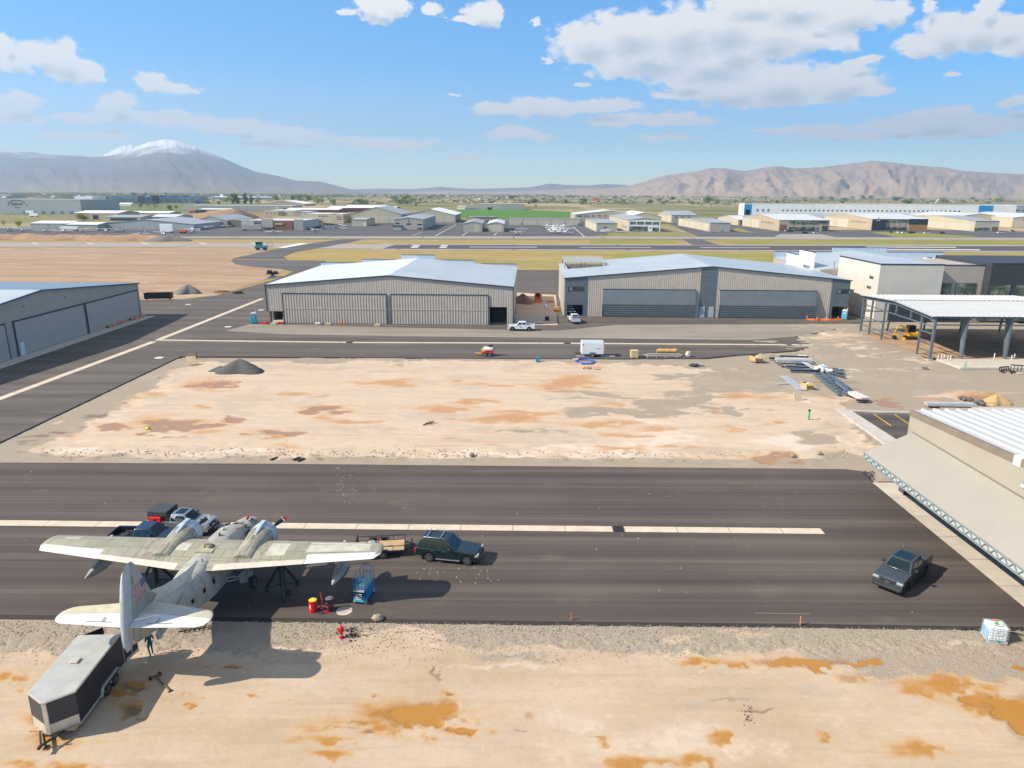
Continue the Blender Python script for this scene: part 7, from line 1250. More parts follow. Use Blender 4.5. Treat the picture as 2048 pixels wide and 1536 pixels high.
bldg('cream_hangar','cream gabled hangar with small high windows, between the showroom and the glass-fronted hangar',1800,1905,446,434.5,70,mCRM,mRFG,'gy',2.6,row('window','F',3,.3,.5,.75,.9,mDKB,.6)); bldg('cream_hangar','wide cream hangar with folding doors and a glazed corner bay',1948,1996,463,442.5,110,mCRM,mRFG,'gx',2.8,[('pane','F',.0,.65,.05,.36,GW),('door','F',.72,.98,.02,.45,mBRK)]+row('hangar_door','L',3,.05,.97,.03,.68,MATS['door_cream'],.05)+row('window','L',3,.62,.95,.78,.88,mDKB,.6)); bldg('cream_hangar','tall cream hangar behind the glazed corner bay',1905,2008,452,434.5,80,mCRM,mRFL,'gy',3.5,row('window','F',3,.68,.92,.68,.80,mDKB,.6)); bldg('cream_hangar','cream hangar with a red mark at the right edge',2023,2140,455.5,436,80,mCRM,mRFL,'gy',3.5,[('red_sign','F',.17,.22,.72,.84,mREDT),('hangar_door','F',.06,.9,.02,.68,MATS['door_cream'])])
bldg('open_shed','open-fronted cream shed left of the tan showroom hangar',1476,1520,451,440,70,mCRM,mRFL,'gx',3,[('opening','F',.1,.6,0,.8,mDKB)])
# dirt mounds and earth bank on the far side
def mound(name,label,px,py,w,h_,d,mat,seed,kind=None,cat='mound'):
    p = G(px,py,-.1); rs = random.Random(seed); mb = MB(); n_ = 26; m_ = 12; vs = []; fs = []
    for j in range(m_+1):
        for i in range(n_):
            a = 2*math.pi*i/n_; r_ = j/m_; k = 1+.18*math.sin(a*3+seed)+.1*math.sin(a*5+seed*2)+.05*(rs.random()-.5); z = h_*max(0,(1-r_**1.25))*(1+.10*math.sin(a*2+seed)*r_)+(rs.random()-.5)*.05*h_*(1 if 0 < j < m_ else 0); vs.append((w/2*r_*k*math.cos(a)+w*.08*math.sin(seed)*(1-r_),d/2*r_*k*math.sin(a),z if j < m_ else -.25))
    for j in range(m_):
        for i in range(n_): i2 = (i+1) % n_; fs.append((j*n_+i,j*n_+i2,(j+1)*n_+i2,(j+1)*n_+i))
    o = mb.add(vs,fs).build(name,mat,smooth=80); o.location = p; tag(o,label,cat if not kind else None,None,kind); return o
mGVL = M('dark_gravel',(.085,.08,.075),.95,0,.25,5,.6); mGVL2 = M('mid_gravel',(.15,.14,.125),.95,0,.25,3,.6); mERTH = M('brown_earth',(.20,.13,.085),.95,0,.25,1.2,.6); mSAND = M('yellow_sand',(.40,.27,.12),.95,0,.2,2,.5); mERT2 = M('far_earth',(.34,.20,.11),.95,0,.2,.15,.5)
mound('gravel_pile','dark gravel pile with a second lower hump, at the top left of the middle lot',481,745,8.6,2.3,5,mGVL,3); mound('gravel_pile','low spread of dark gravel beside the big pile on the middle lot',446,744,4.6,1.0,3.4,mGVL,5); mound('gravel_pile','grey gravel pile beyond the dumpster',374,585,7.5,2.4,6,mGVL2,8); mound('earth_pile','brown earth pile in the gap between the two big hangars',1048,606,6.5,2.6,7,mERTH,4); mound('sand_pile','yellow sand pile beside a muddy pool on the right',1990,806,4.2,1.3,3,mSAND,9)
mound('earth_mound','broad orange earth mound in front of the long grey warehouse',452,434,100,9,60,mERT2,2); mound('earth_mound','dark brown earth mound beside the orange one',478,435.5,40,9,30,mERTH,6)
for i in range(16): mound('earth_bank','rough orange earth bank along the far taxiway',5+i*20+random.uniform(-4,4),477+i*.12,26+random.random()*10,2.2+random.random()*1.2,24,mERT2,i+20,'stuff')
mound('gravel_pile','grey gravel pile beside the far taxiway, below the parked aircraft',333,480.5,26,3.2,16,mGVL2,14)
# ------------------------------------------------------------------ small parked aircraft and cars
def plane_mesh(nm,high,stripe):
    mb = MB(); rg = []
    for (y,r_,z) in ((3.4,.12,1.15),(3.1,.42,1.15),(1.8,.55,1.2),(.6,.62,1.3),(-.8,.55,1.3),(-2.4,.3,1.35),(-4.0,.1,1.45)): rg.append([(r_*math.cos(a),y,z+r_*1.15*math.sin(a)) for a in [2*math.pi*i/10 for i in range(10)]])
    mb.loft(rg); zz = 2.05 if high else .95; mb.loft([[(x,.95-abs(x)*.05,zz+abs(x)*.05),(x,.55-abs(x)*.02,zz+.16+abs(x)*.05),(x,-.6+abs(x)*.06,zz+abs(x)*.05),(x,.3,zz-.03+abs(x)*.05)] for x in (-5.2,-4.8,0,4.8,5.2)]); mb.hexa([(-1.7,-4.2,1.5),(1.7,-4.2,1.5),(1.5,-3.4,1.5),(-1.5,-3.4,1.5),(-1.7,-4.2,1.56),(1.7,-4.2,1.56),(1.5,-3.4,1.56),(-1.5,-3.4,1.56)]); mb.prism([(-4.3,1.45),(-3.1,1.5),(-3.9,2.7),(-4.5,2.7)],'yz',-.05,.05)
    mb.hexa([(-.5,.3,1.75),(.5,.3,1.75),(.48,1.5,1.55),(-.48,1.5,1.55),(-.36,.1,2.15),(.36,.1,2.15),(.34,.9,2.1),(-.34,.9,2.1)],1)
    for x, y in ((-1.1,.2),(1.1,.2),(0,2.6)): mb.tube([(x*.6,y,.95),(x,y,.28)],.06); mb.lathe((x-.07,y,.24),(1,0,0),[(0,.1),(0,.24),(.14,.24),(.14,.1)],10,2)
    mb.prism([(-4.25,1.7),(-3.35,1.7),(-3.7,2.2),(-4.32,2.2)],'yz',-.06,.06,3); mb.bar((0,3.42,.35),(0,3.42,1.95),.14,.05,2)
    o = mb.build(nm,[mPWHT,mGLASS,mTYRE,stripe],None,smooth=45); me = o.data; bpy.data.objects.remove(o); return me
PM = [plane_mesh('light_aircraft',h,s) for h in (True,False) for s in (mREDT,mBLUW)]
mORGP = M('machine_orange',(.62,.12,.015),.5,0,.1,1); mTEAL = M('teal_paint',(.02,.22,.26),.5,0,.1,1)
PL = [(18,463,'far left end of the apron line'),(47,464,'left of the long low grey hangar door'),(91,464,'below the long low grey hangar'),(127,465,'in front of the white tank trailers'),(163,465,'below the beige-sided hangar'),(212,464.5,'by the left corner of the four-door hangar'),(238,464.5,'in front of the first four-door hangar door'),(283,471,'alone on the dark apron below the four-door hangar'),(327,471,'beside the gravel pile by the taxiway'),(341,459.5,'at the right end of the four-door hangar'),(385,461,'between the four-door and gabled hangars'),(394,456.5,'below the dark gabled hangar, left'),(413,459,'pointing away below the dark gabled hangar'),(389,467,'nearest to the taxiway below the dark gabled hangar'),(447,455,'at the right of the dark gabled hangar door'),(547,466.5,'with a blue tail before the brick terminal'),(631,465,'right of the brick terminal'),(1035,470.5,'alone below the small hangar pair')]
rr = random.Random(5)
for i, (x,y,l) in enumerate(PL):
    o = bpy.data.objects.new('light_aircraft',PM[i % 4]); COL.objects.link(o); o.location = G(x,y,-.32); o.rotation_euler = (0,0,rr.uniform(-.8,.8)+(math.pi if i % 3 else 0)); o.scale = (1.15,)*3; tag(o,'small white parked aircraft '+l,'aircraft','light aircraft parked on the far apron')
for i in range(15):
    k, j = i // 4, i % 4; o = bpy.data.objects.new('light_aircraft',PM[(i*3) % 4]); COL.objects.link(o); o.location = G(1094+j*11+k*4.5,455.5+k*3.9,-.32+(i % 3)*.35); o.rotation_euler = (rr.uniform(-.12,.12),rr.uniform(-.12,.12),rr.uniform(0,6.3)); o.scale = (1.1,)*3; tag(o,'white light aircraft packed tightly in the cluster before the five-door row hangar','aircraft','cluster of packed light aircraft')
e = thing('windsock_post','tall timber post at the apron edge below the small hangar pair','post',G(1044,471,-.3)); MB().cyl((0,0,0),(0,0,12.5),.28,.2,8).build('post',mWOOD,e); MB().box(-4,4,-.2,.2,4.4,4.9).build('cross_arm',mPWHT,e)
def car_mesh(nm,body,van=False):
    mb = MB(); zt = 2.0 if van else 1.5; mb.prism([(-2.3,.3),(2.3,.3),(2.35,.75),(1.2,.95),(.9,1.0),(-2.25,1.0)],'xz',-.9,.9); mb.hexa([(-2.2,-.86,.98),(1.0,-.86,.98),(1.0,.86,.98),(-2.2,.86,.98),(-1.9,-.7,zt),(.2,-.7,zt),(.2,.7,zt),(-1.9,.7,zt)],1 if not van else 0); mb.box(-1.85,.15,-.68,.68,zt,zt+.04)
    for x in (-1.4,1.4):
        for s in (-1,1): mb.lathe((x,s*.85-.1,.33),(0,1,0),[(0,.1),(0,.33),(.2,.33),(.2,.1)],10,2)
    o = mb.build(nm,[body,mGLASS,mTYRE]); me = o.data; bpy.data.objects.remove(o); return me
CM = [car_mesh('parked_car',M('car_far_'+n_,c,.35,.1,.05,1)) for n_,c in (('white',(.72,.72,.71)),('silver',(.38,.40,.42)),('black',(.02,.02,.022)),('blue',(.03,.09,.2)),('red',(.3,.03,.02)))]+[car_mesh('parked_van',MATS['car_far_white'],True)]
def car_at(x,y,k,l,rz=0,g='cars parked by the far hangars'):
    o = bpy.data.objects.new('parked_van' if k == 5 else 'parked_car',CM[k]); COL.objects.link(o); o.location = G(x,y,-.32); o.rotation_euler = (0,0,rz); tag(o,l,'van' if k == 5 else 'car',g)
for x, y, k, l, r_ in ((1207,464.5,5,'white van in front of the small side-door hangar',0),(1218,464,5,'second white van beside the window of the small side-door hangar',.1),(1240,464.5,0,'white car left of the glazed hangar front',.2),(1247,464.8,0,'white pickup nearest the glazed hangar front',0),(1441,463.6,1,'grey car before the beige side-door hangar',1.2),(1574,463,1,'silver car left of the showroom glass',.4),(1581,463.4,2,'black car before the showroom glass',.3),(1610,467.4,2,'dark car on the pale forecourt',.4),(1632,466.6,0,'cream car on the pale forecourt',.2),(1782,465.5,2,'black and white car at the kerb by the navy tower',1),(1799,466,0,'white car second from the navy tower',.4),(1808,466.8,0,'white car third from the navy tower',.3),(1817,466.8,1,'silver car before the orange entrance',.3),(1825,467,2,'dark car at the end of the row by the orange entrance',.2),(1853,467.4,0,'small white car on the verge right of the orange entrance',.1),(1884,467.5,4,'red car below the cream hangar doors',.3),(2000,466.5,0,'white pickup right of the glazed corner bay',.1),(2024,463.5,1,'grey car with dark glass at the right edge',.3),(482,460,0,'white car left of the grey trailer by the terminal',.1)): car_at(x,y,k,l,r_)
for i in range(22): car_at(612+(i % 11)*7.6+rr.uniform(-2,2),451+(i//11)*6.5+rr.uniform(-1.5,1.5),rr.choice([0,1,2,3,0,1]),'car in the crowded parking rows below the cream office with red sign bars',rr.uniform(-.4,.4),'cars parked below the cream office')
for i in range(12): car_at(478+i*9+rr.uniform(-3,3),421.5+rr.uniform(-.6,.6),rr.choice([0,1,2,3]),'car parked along the long low grey warehouse',rr.uniform(-.3,.3),'cars parked along the long grey warehouse')
def trailer_far(nm,label,x,y,L,Hh,mat,rz=0.):
    e = thing(nm,label,'trailer',G(x,y,-.32),rz); MB().box(-L/2,L/2,-1.25,1.25,1.0,Hh).build('body',mat,e,bevel=.08)
    for k in (-L/2+1.2,-L/2+2.4,L/2-1.2):
        for s in (-1,1): MB().lathe((k,s*1.1-.14,.5),(0,1,0),[(0,.2),(0,.5),(.28,.5),(.28,.2)],10).build('wheel',mTYRE,e)
    MB().box(-L/2+.3,L/2-.3,-1.1,1.1,.85,1.0).build('chassis',mTRIM,e)
trailer_far('tank_trailer','white tank trailer before the long low grey hangar',107,459.5,11,4.2,mFARW); trailer_far('tank_trailer','second white trailer lying low before the beige-sided hangar',140,461.5,13,3.0,mFARW); trailer_far('tank_trailer','white trailer behind the parked aircraft by the beige-sided hangar',158,458.5,12,3.4,mFARW); trailer_far('site_trailer','grey mobile trailer with a window before the terminal glass',505,461.5,15,4.6,mGREYP); trailer_far('fuel_truck','orange tug on the apron below the dark gabled hangar',367,467,5,2.4,mORGP); trailer_far('box_truck','white box truck before the big emblem warehouse',61,428,10,4.2,mFARW); trailer_far('box_truck','pale box truck left of the earth yard',69,434,9,4,mFARW); trailer_far('dump_truck','dark tipper truck beside the orange earth mound',402,426.5,14,4.2,mDKB); trailer_far('loader','red loader beside the dark tipper truck',384,426,7,3,mREDT); trailer_far('sign_panel','white square panel trailer on the apron by the four-door hangar',335,465.5,9,6,mFARW)
trailer_far('digger','orange digger on the brown mound',476,439.5,6,4,mORGP); trailer_far('school_bus','large orange vehicle far off in the fields',1192,402,26,9,mORGP)
# power poles
for x, y, t_ in ((593,396,374),(378,434,428),(52,440,426)):
    p = G(x,y,-.4); hh = ZT(x,t_,p)+.4; e = thing('utility_pole','thin utility pole '+{593: 'against the mountain slope',378: 'by the arched hangar',52: 'in the earth yard at left'}[x],'pole',p); MB().cyl((0,0,0),(0,0,hh),.22,.15,6).build('pole',mSTRUT,e); MB().box(-1.2,1.2,-.1,.1,hh-1.2,hh-1).build('cross_arm',mSTRUT,e)
e = thing('crane_boom','pale leaning crane boom rising over the vast white warehouse','crane',G(1866,411,-.4)); Lp = G(1866,411,-.4); a_ = AT(1868,410,Lp.y)-Lp; b_ = AT(1876,399,Lp.y)-Lp; MB().bar(a_,b_,1.6).build('boom',mFARW,e); MB().box(b_.x-2,b_.x+3,-1,1,b_.z-1,b_.z+1.4).build('head',mFARW,e); MB().box(-6,8,-3,3,0,6).build('base',mGREYP,e)

# ------------------------------------------------------------------ trees: trunk with limbs, crown of many leaf clumps
def leafmat(nm,a,b_,dead=None):
    m, t, b = newmat(nm); oi = t.n('ShaderNodeObjectInfo'); n = t.noise(t.obj(),.6,4,.7); c = t.mix(t.ramp(n,.3,.7),a,b_); c = t.mix(t.math('MULTIPLY',oi.outputs['Random'],.5),c,tuple(x*.75 for x in a)); t.L.new(c,b.inputs['Base Color']); b.inputs['Roughness'].default_value = .9; b.inputs['Specular IOR Level'].default_value = .15; return m
LM = dict(green=leafmat('leaf_green',(.15,.23,.045),(.26,.34,.07)),dark=leafmat('leaf_dark',(.075,.125,.04),(.14,.20,.06)),spring=leafmat('leaf_spring',(.32,.38,.06),(.46,.48,.09)),bare=leafmat('twig_brown',(.30,.23,.15),(.42,.33,.23)),yellow=leafmat('leaf_yellow',(.34,.31,.06),(.46,.40,.09)),grey=leafmat('leaf_grey',(.27,.29,.15),(.38,.37,.22)))
mBARK = M('bark',(.09,.07,.05),.9,0,.25,3)
def crown_mesh(kind,shape,seed,n_=900):
    rs = random.Random(seed); mb = MB(); cl = []
    for i in range(9 if shape != 'poplar' else 11):
        if shape == 'poplar': cl.append((rs.uniform(-.09,.09),rs.uniform(-.09,.09),.12+.8*i/10,.13*(1-abs(i/10-.45))))
        else: a = rs.uniform(0,6.28); r_ = rs.uniform(.05,.34); cl.append((r_*math.cos(a),r_*math.sin(a),rs.uniform(.2,.82),rs.uniform(.16,.27)))
    for i in range(n_):
        x, y, z, r_ = rs.choice(cl); d = Vector((rs.gauss(0,1),rs.gauss(0,1),rs.gauss(0,1))).normalized()*r_*rs.uniform(.5,1.08); p = Vector((x,y,z))+d; s = rs.uniform(.022,.055) if kind != 'bare' else rs.uniform(.008,.025)
        u = Vector((rs.gauss(0,1),rs.gauss(0,1),rs.gauss(0,1))).normalized(); v = u.cross(Vector((rs.gauss(0,1),rs.gauss(0,1),rs.gauss(0,1)))).normalized(); mb.add([p-u*s,p+v*s*.8,p+u*s,p-v*s*.8],[(0,1,2,3)])
    o = mb.build('crown',LM[kind],fixn=False); me = o.data; bpy.data.objects.remove(o)
    tb = MB(); tb.tube([(0,0,0),(.005,0,.2),(0,.01,.45),(.01,0,.75)],[.028,.022,.016,.006],6)
    for (x,y,z,r_) in cl[:6]: tb.tube([(0,0,max(.15,z-.28)),(x*.5,y*.5,z-.12),(x,y,z)],[.012,.008,.003],4)
    o = tb.build('trunk',mBARK); mt = o.data; bpy.data.objects.remove(o); return me, mt
PROT = {(k,s): [crown_mesh(k,s,i*7+len(k)) for i in range(2)] for k,s in (('green','round'),('dark','round'),('spring','round'),('bare','round'),('yellow','round'),('grey','round'),('green','poplar'),('dark','poplar'))}
rt = random.Random(21); ZONE = ((320,'below the snowy mountain'),(720,'above the red storage rows'),(1180,'in the mid-valley fields'),(1500,'left of the white warehouse'),(9999,'under the tan ridge'))
ADJ = {'green': 'green','dark': 'dark green','spring': 'bright yellow-green','bare': 'bare brown','yellow': 'yellow','grey': 'grey-green'}
def tree(x,by,top,kind='green',shape='round',wide=1.0,label=None):
    p = G(x,by,-.45); hh = max(2.5,ZT(x,top,p)+.45); z_ = next(z for lim,z in ZONE if x < lim); lb = label or f'distant {ADJ[kind]} {"poplar" if shape == "poplar" else "tree"} {z_}'
    e = thing('poplar_tree' if shape == 'poplar' else 'tree',lb,'tree',p,rt.uniform(0,6.28),None if label else 'valley trees '+z_); e.scale = (hh*wide,hh*wide,hh); cm, tm = rt.choice(PROT[(kind,shape)])
    for nm, me in (('crown',cm),('trunk',tm)): o = bpy.data.objects.new(nm,me); COL.objects.link(o); o.parent = e
for a in ((166,441,424.5,'yellow','round',1.7,'large yellow tree in front of the tan workshop'),(156,424,409.5,'spring','round',1.3,'bright green tree at the end of the grey-green warehouse'),(37,453,440,'spring','round',1.2,'yellow-green tree in the earth yard'),(8,452,438,'bare','round',1.1,'bare tree at the left edge of the earth yard'),(255,439.5,430,'spring','round',1.2,'low green tree before the storage row'),(268,394,384,'dark','round',1.3,'dark round tree above the blue offices'),(293,394,384,'dark','round',1.2,'second dark round tree above the blue offices'),(332,395,384,'dark','poplar',1,'thin dark conifer above the blue offices'),(143,404,392,'yellow','round',1.4,'yellow tree left of the white far warehouse'),(200,408,394,'grey','round',1.3,'grey-green tree before the blue offices'),(212,409,395,'bare','round',1.2,'brown tree at the left end of the blue offices'),(218,415.5,408,'spring','round',1.4,'bright bush below the blue offices'),(232,416,409,'spring','round',1.2,'second bright bush below the blue offices'),(170,409,401,'grey','round',1.6,'round grey-green tree below the white far warehouse'),(296,416,402,'bare','round',1.4,'russet tree below the stair tower'),(310,416,402,'bare','round',1.4,'second russet tree below the stair tower'),(282,416,405,'grey','round',1.2,'grey tree left of the russet pair'),(341,420,410,'green','round',1.1,'green tree beside the grey low shed'),
          (338,420,409,'grey','round',1.2,'grey-green tree at the left end of the long grey warehouse'),(352,418,409,'grey','round',1.0,'thin grey-green tree by the long grey warehouse'),(467,408,386,'green','poplar',1.5,'tall bright poplar group, first from the left'),(476,408,387,'green','poplar',1.5,'tall bright poplar group, second from the left'),(491,408.5,386,'dark','poplar',1.3,'tall dark poplar right of the bright pair'),(503,408.5,389,'green','poplar',1.3,'tall green poplar, right end of the group'),(517,407,391,'grey','round',1.0,'loose grey-green tree right of the poplars'),(438,409,400,'green','round',1.2,'green tree left of the poplars'),(395,408,397,'grey','round',1.6,'grey-green tree left of the white tower'),(415,408,399,'spring','round',1.6,'pale spring tree left of the white tower'),(598,402,388,'green','round',1.5,'big green tree above the tan barn, left'),(615,402,385,'green','round',1.3,'big green tree above the tan barn, right'),(585,402,391,'dark','round',1.3,'dark tree left of the big green pair'),(552,401,388,'grey','round',1.5,'pale tree above the tan barn roof'),(628,403,393,'dark','round',1.2,'dark tree right of the big green pair'),(645,406,398,'grey','round',1.2,'grey tree above the red storage rows'),(668,410,400,'green','round',1.3,'green bush above the red storage rows'),
          (811,403.5,387,'green','round',1.35,'large round green tree alone in the mid valley'),(820,403,390,'dark','round',1.1,'darker tree merged with the large round green tree'),(788,403,397,'spring','round',1.4,'bright bush left of the large round green tree'),(822,411,400,'bare','round',1.2,'grey-pink bare tree before the crop field'),(832,412,402,'grey','round',1.2,'pale grey tree before the crop field'),(720,405,399,'grey','round',1.5,'grey tree left of the spring bush'),(733,409,402,'grey','round',1.2,'pale tree above the red row end'),(757,411,404,'bare','round',1.2,'bare tree at the end of the red rows'),(1414,406,391,'green','round',1.2,'tall pale green tree left of the vast white warehouse'),(1383,409,402,'green','round',1.4,'round green tree beside the tall pale one'),(1396,410,402,'spring','round',1.3,'bright tree beside the tall pale one'),(1403,413,403,'bare','round',1.4,'brown tree in front of the tall pale one'),(1422,413,405,'bare','round',1.3,'brown tree right of the tall pale one'),(1447,441,432,'grey','round',1.3,'grey bush by the open cream shed'),(1433,440,433,'bare','round',1.2,'brown bush by the open cream shed'),(1725,398,388,'green','round',1.3,'dark green tree above the vast white warehouse'),(1945,399,393,'dark','round',1.5,'dark blue-green tree near the right end of the valley'),(1058,409,402,'dark','round',1.3,'dark tree right of the flat beige hall'),(1072,414,408,'grey','round',1.3,'pale shrub tree right of the flat beige hall')): tree(*a)
for i in range(225):                                         # scattered valley trees
    x = rt.uniform(-20,2070); y = 389.5+rt.random()**1.1*20
    if 960 < x < 1150: y = min(y,407)
    if x > 1480: y = 391.5+rt.random()*16
    if x < 960: y = min(y,411-max(0,(x-430)*.0))
    if 200 < x < 410: y = min(y,393)
    if 410 < x < 690: y = min(y,407)
    sc = 17/max(6,y-383)                                     # nearer trees look larger
    hpx = rt.uniform(5,10)/FPX*0+ (rt.choice([5,6,7,8,9,10,12,15])/ (28.6*FPX/(y-383)))*FPX; tree(x,y,y-max(2.2,hpx),rt.choice(['green','grey','grey','bare','dark','spring','green']),'round',rt.uniform(1.5,2.9))
# woods so far off that they read as one band
wd = MB(); rw = random.Random(8)
for i in range(3000):
    x = rw.uniform(-60,2110); y = 386.6+rw.random()**1.3*9; p = G(x,y,-.4); h_ = rw.uniform(5,13); w_ = rw.uniform(8,30)*(393-y+3)/6
    for k in range(4): c = Vector((p.x+rw.uniform(-w_,w_)*.5,p.y+rw.uniform(-6,6),p.z+h_*rw.uniform(.35,.8))); r_ = h_*rw.uniform(.3,.6); wd.add([c+Vector((-r_*1.6,0,-r_*.7)),c+Vector((r_*.2,0,-r_)),c+Vector((r_*1.5,.5,-r_*.2)),c+Vector((.1*r_,0,r_*.8))],[(0,1,2,3)])
o = wd.build('distant_woods',leafmat('woods_leaf',(.17,.19,.085),(.28,.27,.14)),fixn=False); o['kind'] = 'stuff'
wd = MB()                                                    # low scrub on the valley floor
for i in range(2400):
    x = rw.uniform(-40,2100); y = 392+rw.random()*17+2*math.sin(x*.013)
    if (915 < x < 1160 and y > 407) or (x > 1470 and y > 406) or (190 < x < 700 and y > 402): continue
    p = G(x,y,-.45); s = rw.uniform(.8,2.6)
    for k in range(5): c = Vector((p.x+rw.uniform(-3,3)*s,p.y+rw.uniform(-2,2)*s,p.z+rw.uniform(.3,1)*s)); wd.add([c+Vector((-s*1.3,0,-s*.5)),c+Vector((.2*s,.3,-s*.7)),c+Vector((s*1.2,0,-.1*s)),c+Vector((.1*s,-.2,s*.7))],[(0,1,2,3)])
o = wd.build('scrub_vegetation',leafmat('scrub_leaf',(.20,.20,.09),(.34,.29,.15)),fixn=False); o['kind'] = 'stuff'
# houses in the valley
HM = []
for i, (wc,rc) in enumerate(((mFARW,mRFG),(mBGE,mOLV),(mFARW,mBRK),(mTANP,mRFG))):
    mb = MB(); mb.add([(-6,-4,0),(6,-4,0),(6,4,0),(-6,4,0),(-6,-4,3.4),(6,-4,3.4),(6,4,3.4),(-6,4,3.4),(-6,0,6),(6,0,6)],[(0,1,5,4),(1,2,6,9,5),(2,3,7,6),(3,0,4,8,7)]); roofslab(mb,[(-6.5,-4.6,3.1),(6.5,-4.6,3.1),(6.5,0,6.15),(-6.5,0,6.15)],.2,1); roofslab(mb,[(-6.5,0,6.15),(6.5,0,6.15),(6.5,4.6,3.1),(-6.5,4.6,3.1)],.2,1)
    for x in (-4,-1,3): mb.box(x-.6,x+.6,-4.06,-3.98,1,2.3,2)
    mb.box(.6,1.6,-4.06,-3.98,0,2.1,2); o = mb.build('house',[wc,rc,mDKB]); HM.append(o.data); bpy.data.objects.remove(o)
for i in range(110):
    x = rt.uniform(-10,2060); y = 389+rt.random()**1.2*10
    if x > 1480: y = 390+rt.random()*9
    if 200 < x < 560: y = min(y,393)
    z_ = next(z for lim,z in ZONE if x < lim); k = rt.randrange(4); o = bpy.data.objects.new('house',HM[k]); COL.objects.link(o); o.location = G(x,y,-.45); o.rotation_euler = (0,0,rt.uniform(-.5,.5)); o.scale = (rt.uniform(.9,1.7),)*3
    tag(o,f'distant {("white house with a grey roof", "beige house with a brown roof", "white house with a red-brown roof", "tan house with a grey roof")[k]} {z_}','house','valley houses '+z_)

# ------------------------------------------------------------------ things standing around the lot
p = G(1043,660.5); wt_ = carpaint('truck_white',(.74,.75,.75))
vehicle('pickup_truck','white pickup parked side-on before the ribbed hangar, facing away from the gap','pickup',p,R(179),wt_,'pickup',L=5.8,W=2.0,H=1.93,wb=3.6,wr=.41,hood=1.2,belt=1.27,sill=.46,cab=(-1.1,1.3),rake=(.15,.7),rim=mALLOY,cover=False,extras=('chrome',))
p = G(1148,644); vehicle('pickup_truck','white pickup seen from behind, nosed up to the slate-blue corner bay','pickup',p,R(97),wt_,'pickup',L=5.8,W=2.0,H=1.93,wb=3.6,wr=.41,hood=1.2,belt=1.27,sill=.46,cab=(-1.1,1.3),rake=(.15,.7),rim=mALLOY,cover=True,extras=('chrome',))
def potty(x,y,body,roof_,label,rz=0,by=None):
    e = thing('portable_toilet',label,'toilet',G(x,y,.0),rz,'portable toilets by the hangars'); MB().box(-.58,.58,-.6,.6,.08,2.12).build('cabin',body,e,bevel=.06); MB().prism([(-.62,2.1),(.62,2.1),(.5,2.3),(.2,2.4),(-.2,2.4),(-.5,2.3)],'xz',-.63,.63).build('roof',roof_,e,bevel=.03); d_ = MB().box(-.45,.45,-.64,-.60,.2,2.0).build('door',by or body,e,bevel=.02); MB().box(.3,.38,-.68,-.64,1.0,1.15).build('latch',mPWHT,d_); MB().box(-.62,.62,-.66,.66,0,.1).build('skid',mTRIM,e); MB().box(-.2,.2,-.65,-.635,1.4,1.75).build('sign',mPWHT,e); MB().cyl((.4,.45,2.2),(.4,.45,2.75),.06,n=8).build('vent_pipe',mPWHT,e)
potty(508.5,646.5,M('toilet_blue',(.04,.36,.52),.4,0,.08,2),mPWHT,'turquoise portable toilet with a white roof at the left corner of the ribbed hangar',.2); potty(1688,639,M('toilet_grey',(.33,.35,.35),.5,0,.08,2),mPWHT,'grey and teal portable toilet before the right bay of the slate hangar',-.5,MATS['toilet_blue'])
# sprayer trailer
p = G(975,711); e = thing('sprayer_trailer','small red and white tank trailer on the far lane, right of the hangar doors','trailer',p,R(180)); mTANK = M('poly_tank',(.66,.60,.52),.5,0,.1,3)
MB().box(-1.15,1.1,-.7,.7,.42,.62).build('frame',mREDT,e,bevel=.02); MB().box(-1.2,.9,-.82,.82,.62,.82).build('tray',mREDT,e,bevel=.03); MB().loft([[(x,w*.62*math.cos(a),1.25+.42*math.sin(a)) for a in [2*math.pi*i/14 for i in range(14)]] for x,w in ((-1.0,.7),(-.9,1),(.55,1),(.65,.7))]).build('tank',mTANK,e,smooth=50)
MB().cyl((-.2,0,1.6),(-.2,0,1.78),.18,n=12).build('tank_lid',mTRIM,e); MB().box(-.95,-.3,-.3,.3,1.66,1.95).build('pump_engine',mBSTL,e,bevel=.05); MB().lathe((.85,-.25,1.1),(0,1,0),[(0,.3),(.05,.3),(.06,.14),(.44,.14),(.45,.3),(.5,.3)],14).build('hose_reel',M('hivis',(.45,.55,.05),.5,0,.1,3),e)
for x in (-.45,.35):
    for s in (-1,1): wheel(e,x,s*.88,.33,.2,mPWHT,5)
t_ = MB(); t_.bar((1.1,-.45,.5),(2.2,0,.5),.08); t_.bar((1.1,.45,.5),(2.2,0,.5),.08); t_.build('tongue',MATS['drum_yellow'],e); MB().tube([(1.9,.1,.05),(1.9,.1,.9)],.04).build('jack',mBSTL,e)
# white box trailer
p = G(1183,712); e = thing('box_trailer','white single-axle box trailer standing on the far lane','trailer',p,R(179.4)); MB().box(-2.1,1.95,-1.05,1.05,.52,2.75).build('box',M('box_white',(.66,.67,.66),.45,0,.04,1),e,bevel=.12,seg=3); MB().box(-2.05,1.9,-1.0,1.0,2.752,2.80).build('roof',mPARA,e,bevel=.04)
MB().box(-1.5,-.8,1.055,1.075,1.55,1.62).build('side_trim',mTRIM,e); MB().box(1.55,1.75,1.055,1.075,2.2,2.4).build('side_vent',mTRIM,e); MB().box(-2.15,-2.09,-.95,.95,.6,2.65).build('rear_door',mPWHT,e); MB().box(-.55,.55,1.03,1.18,.80,.88).build('fender',mTRIM,e)
for s in (-1,1): wheel(e,-.05,s*1.08,.36,.2,mPWHT,5)
t_ = MB(); t_.bar((1.9,-.6,.5),(3.1,0,.5),.09); t_.bar((1.9,.6,.5),(3.1,0,.5),.09); t_.build('tongue',mBSTL,e); MB().tube([(2.7,.1,.04),(2.7,.1,.85)],.04).build('jack',mBSTL,e)
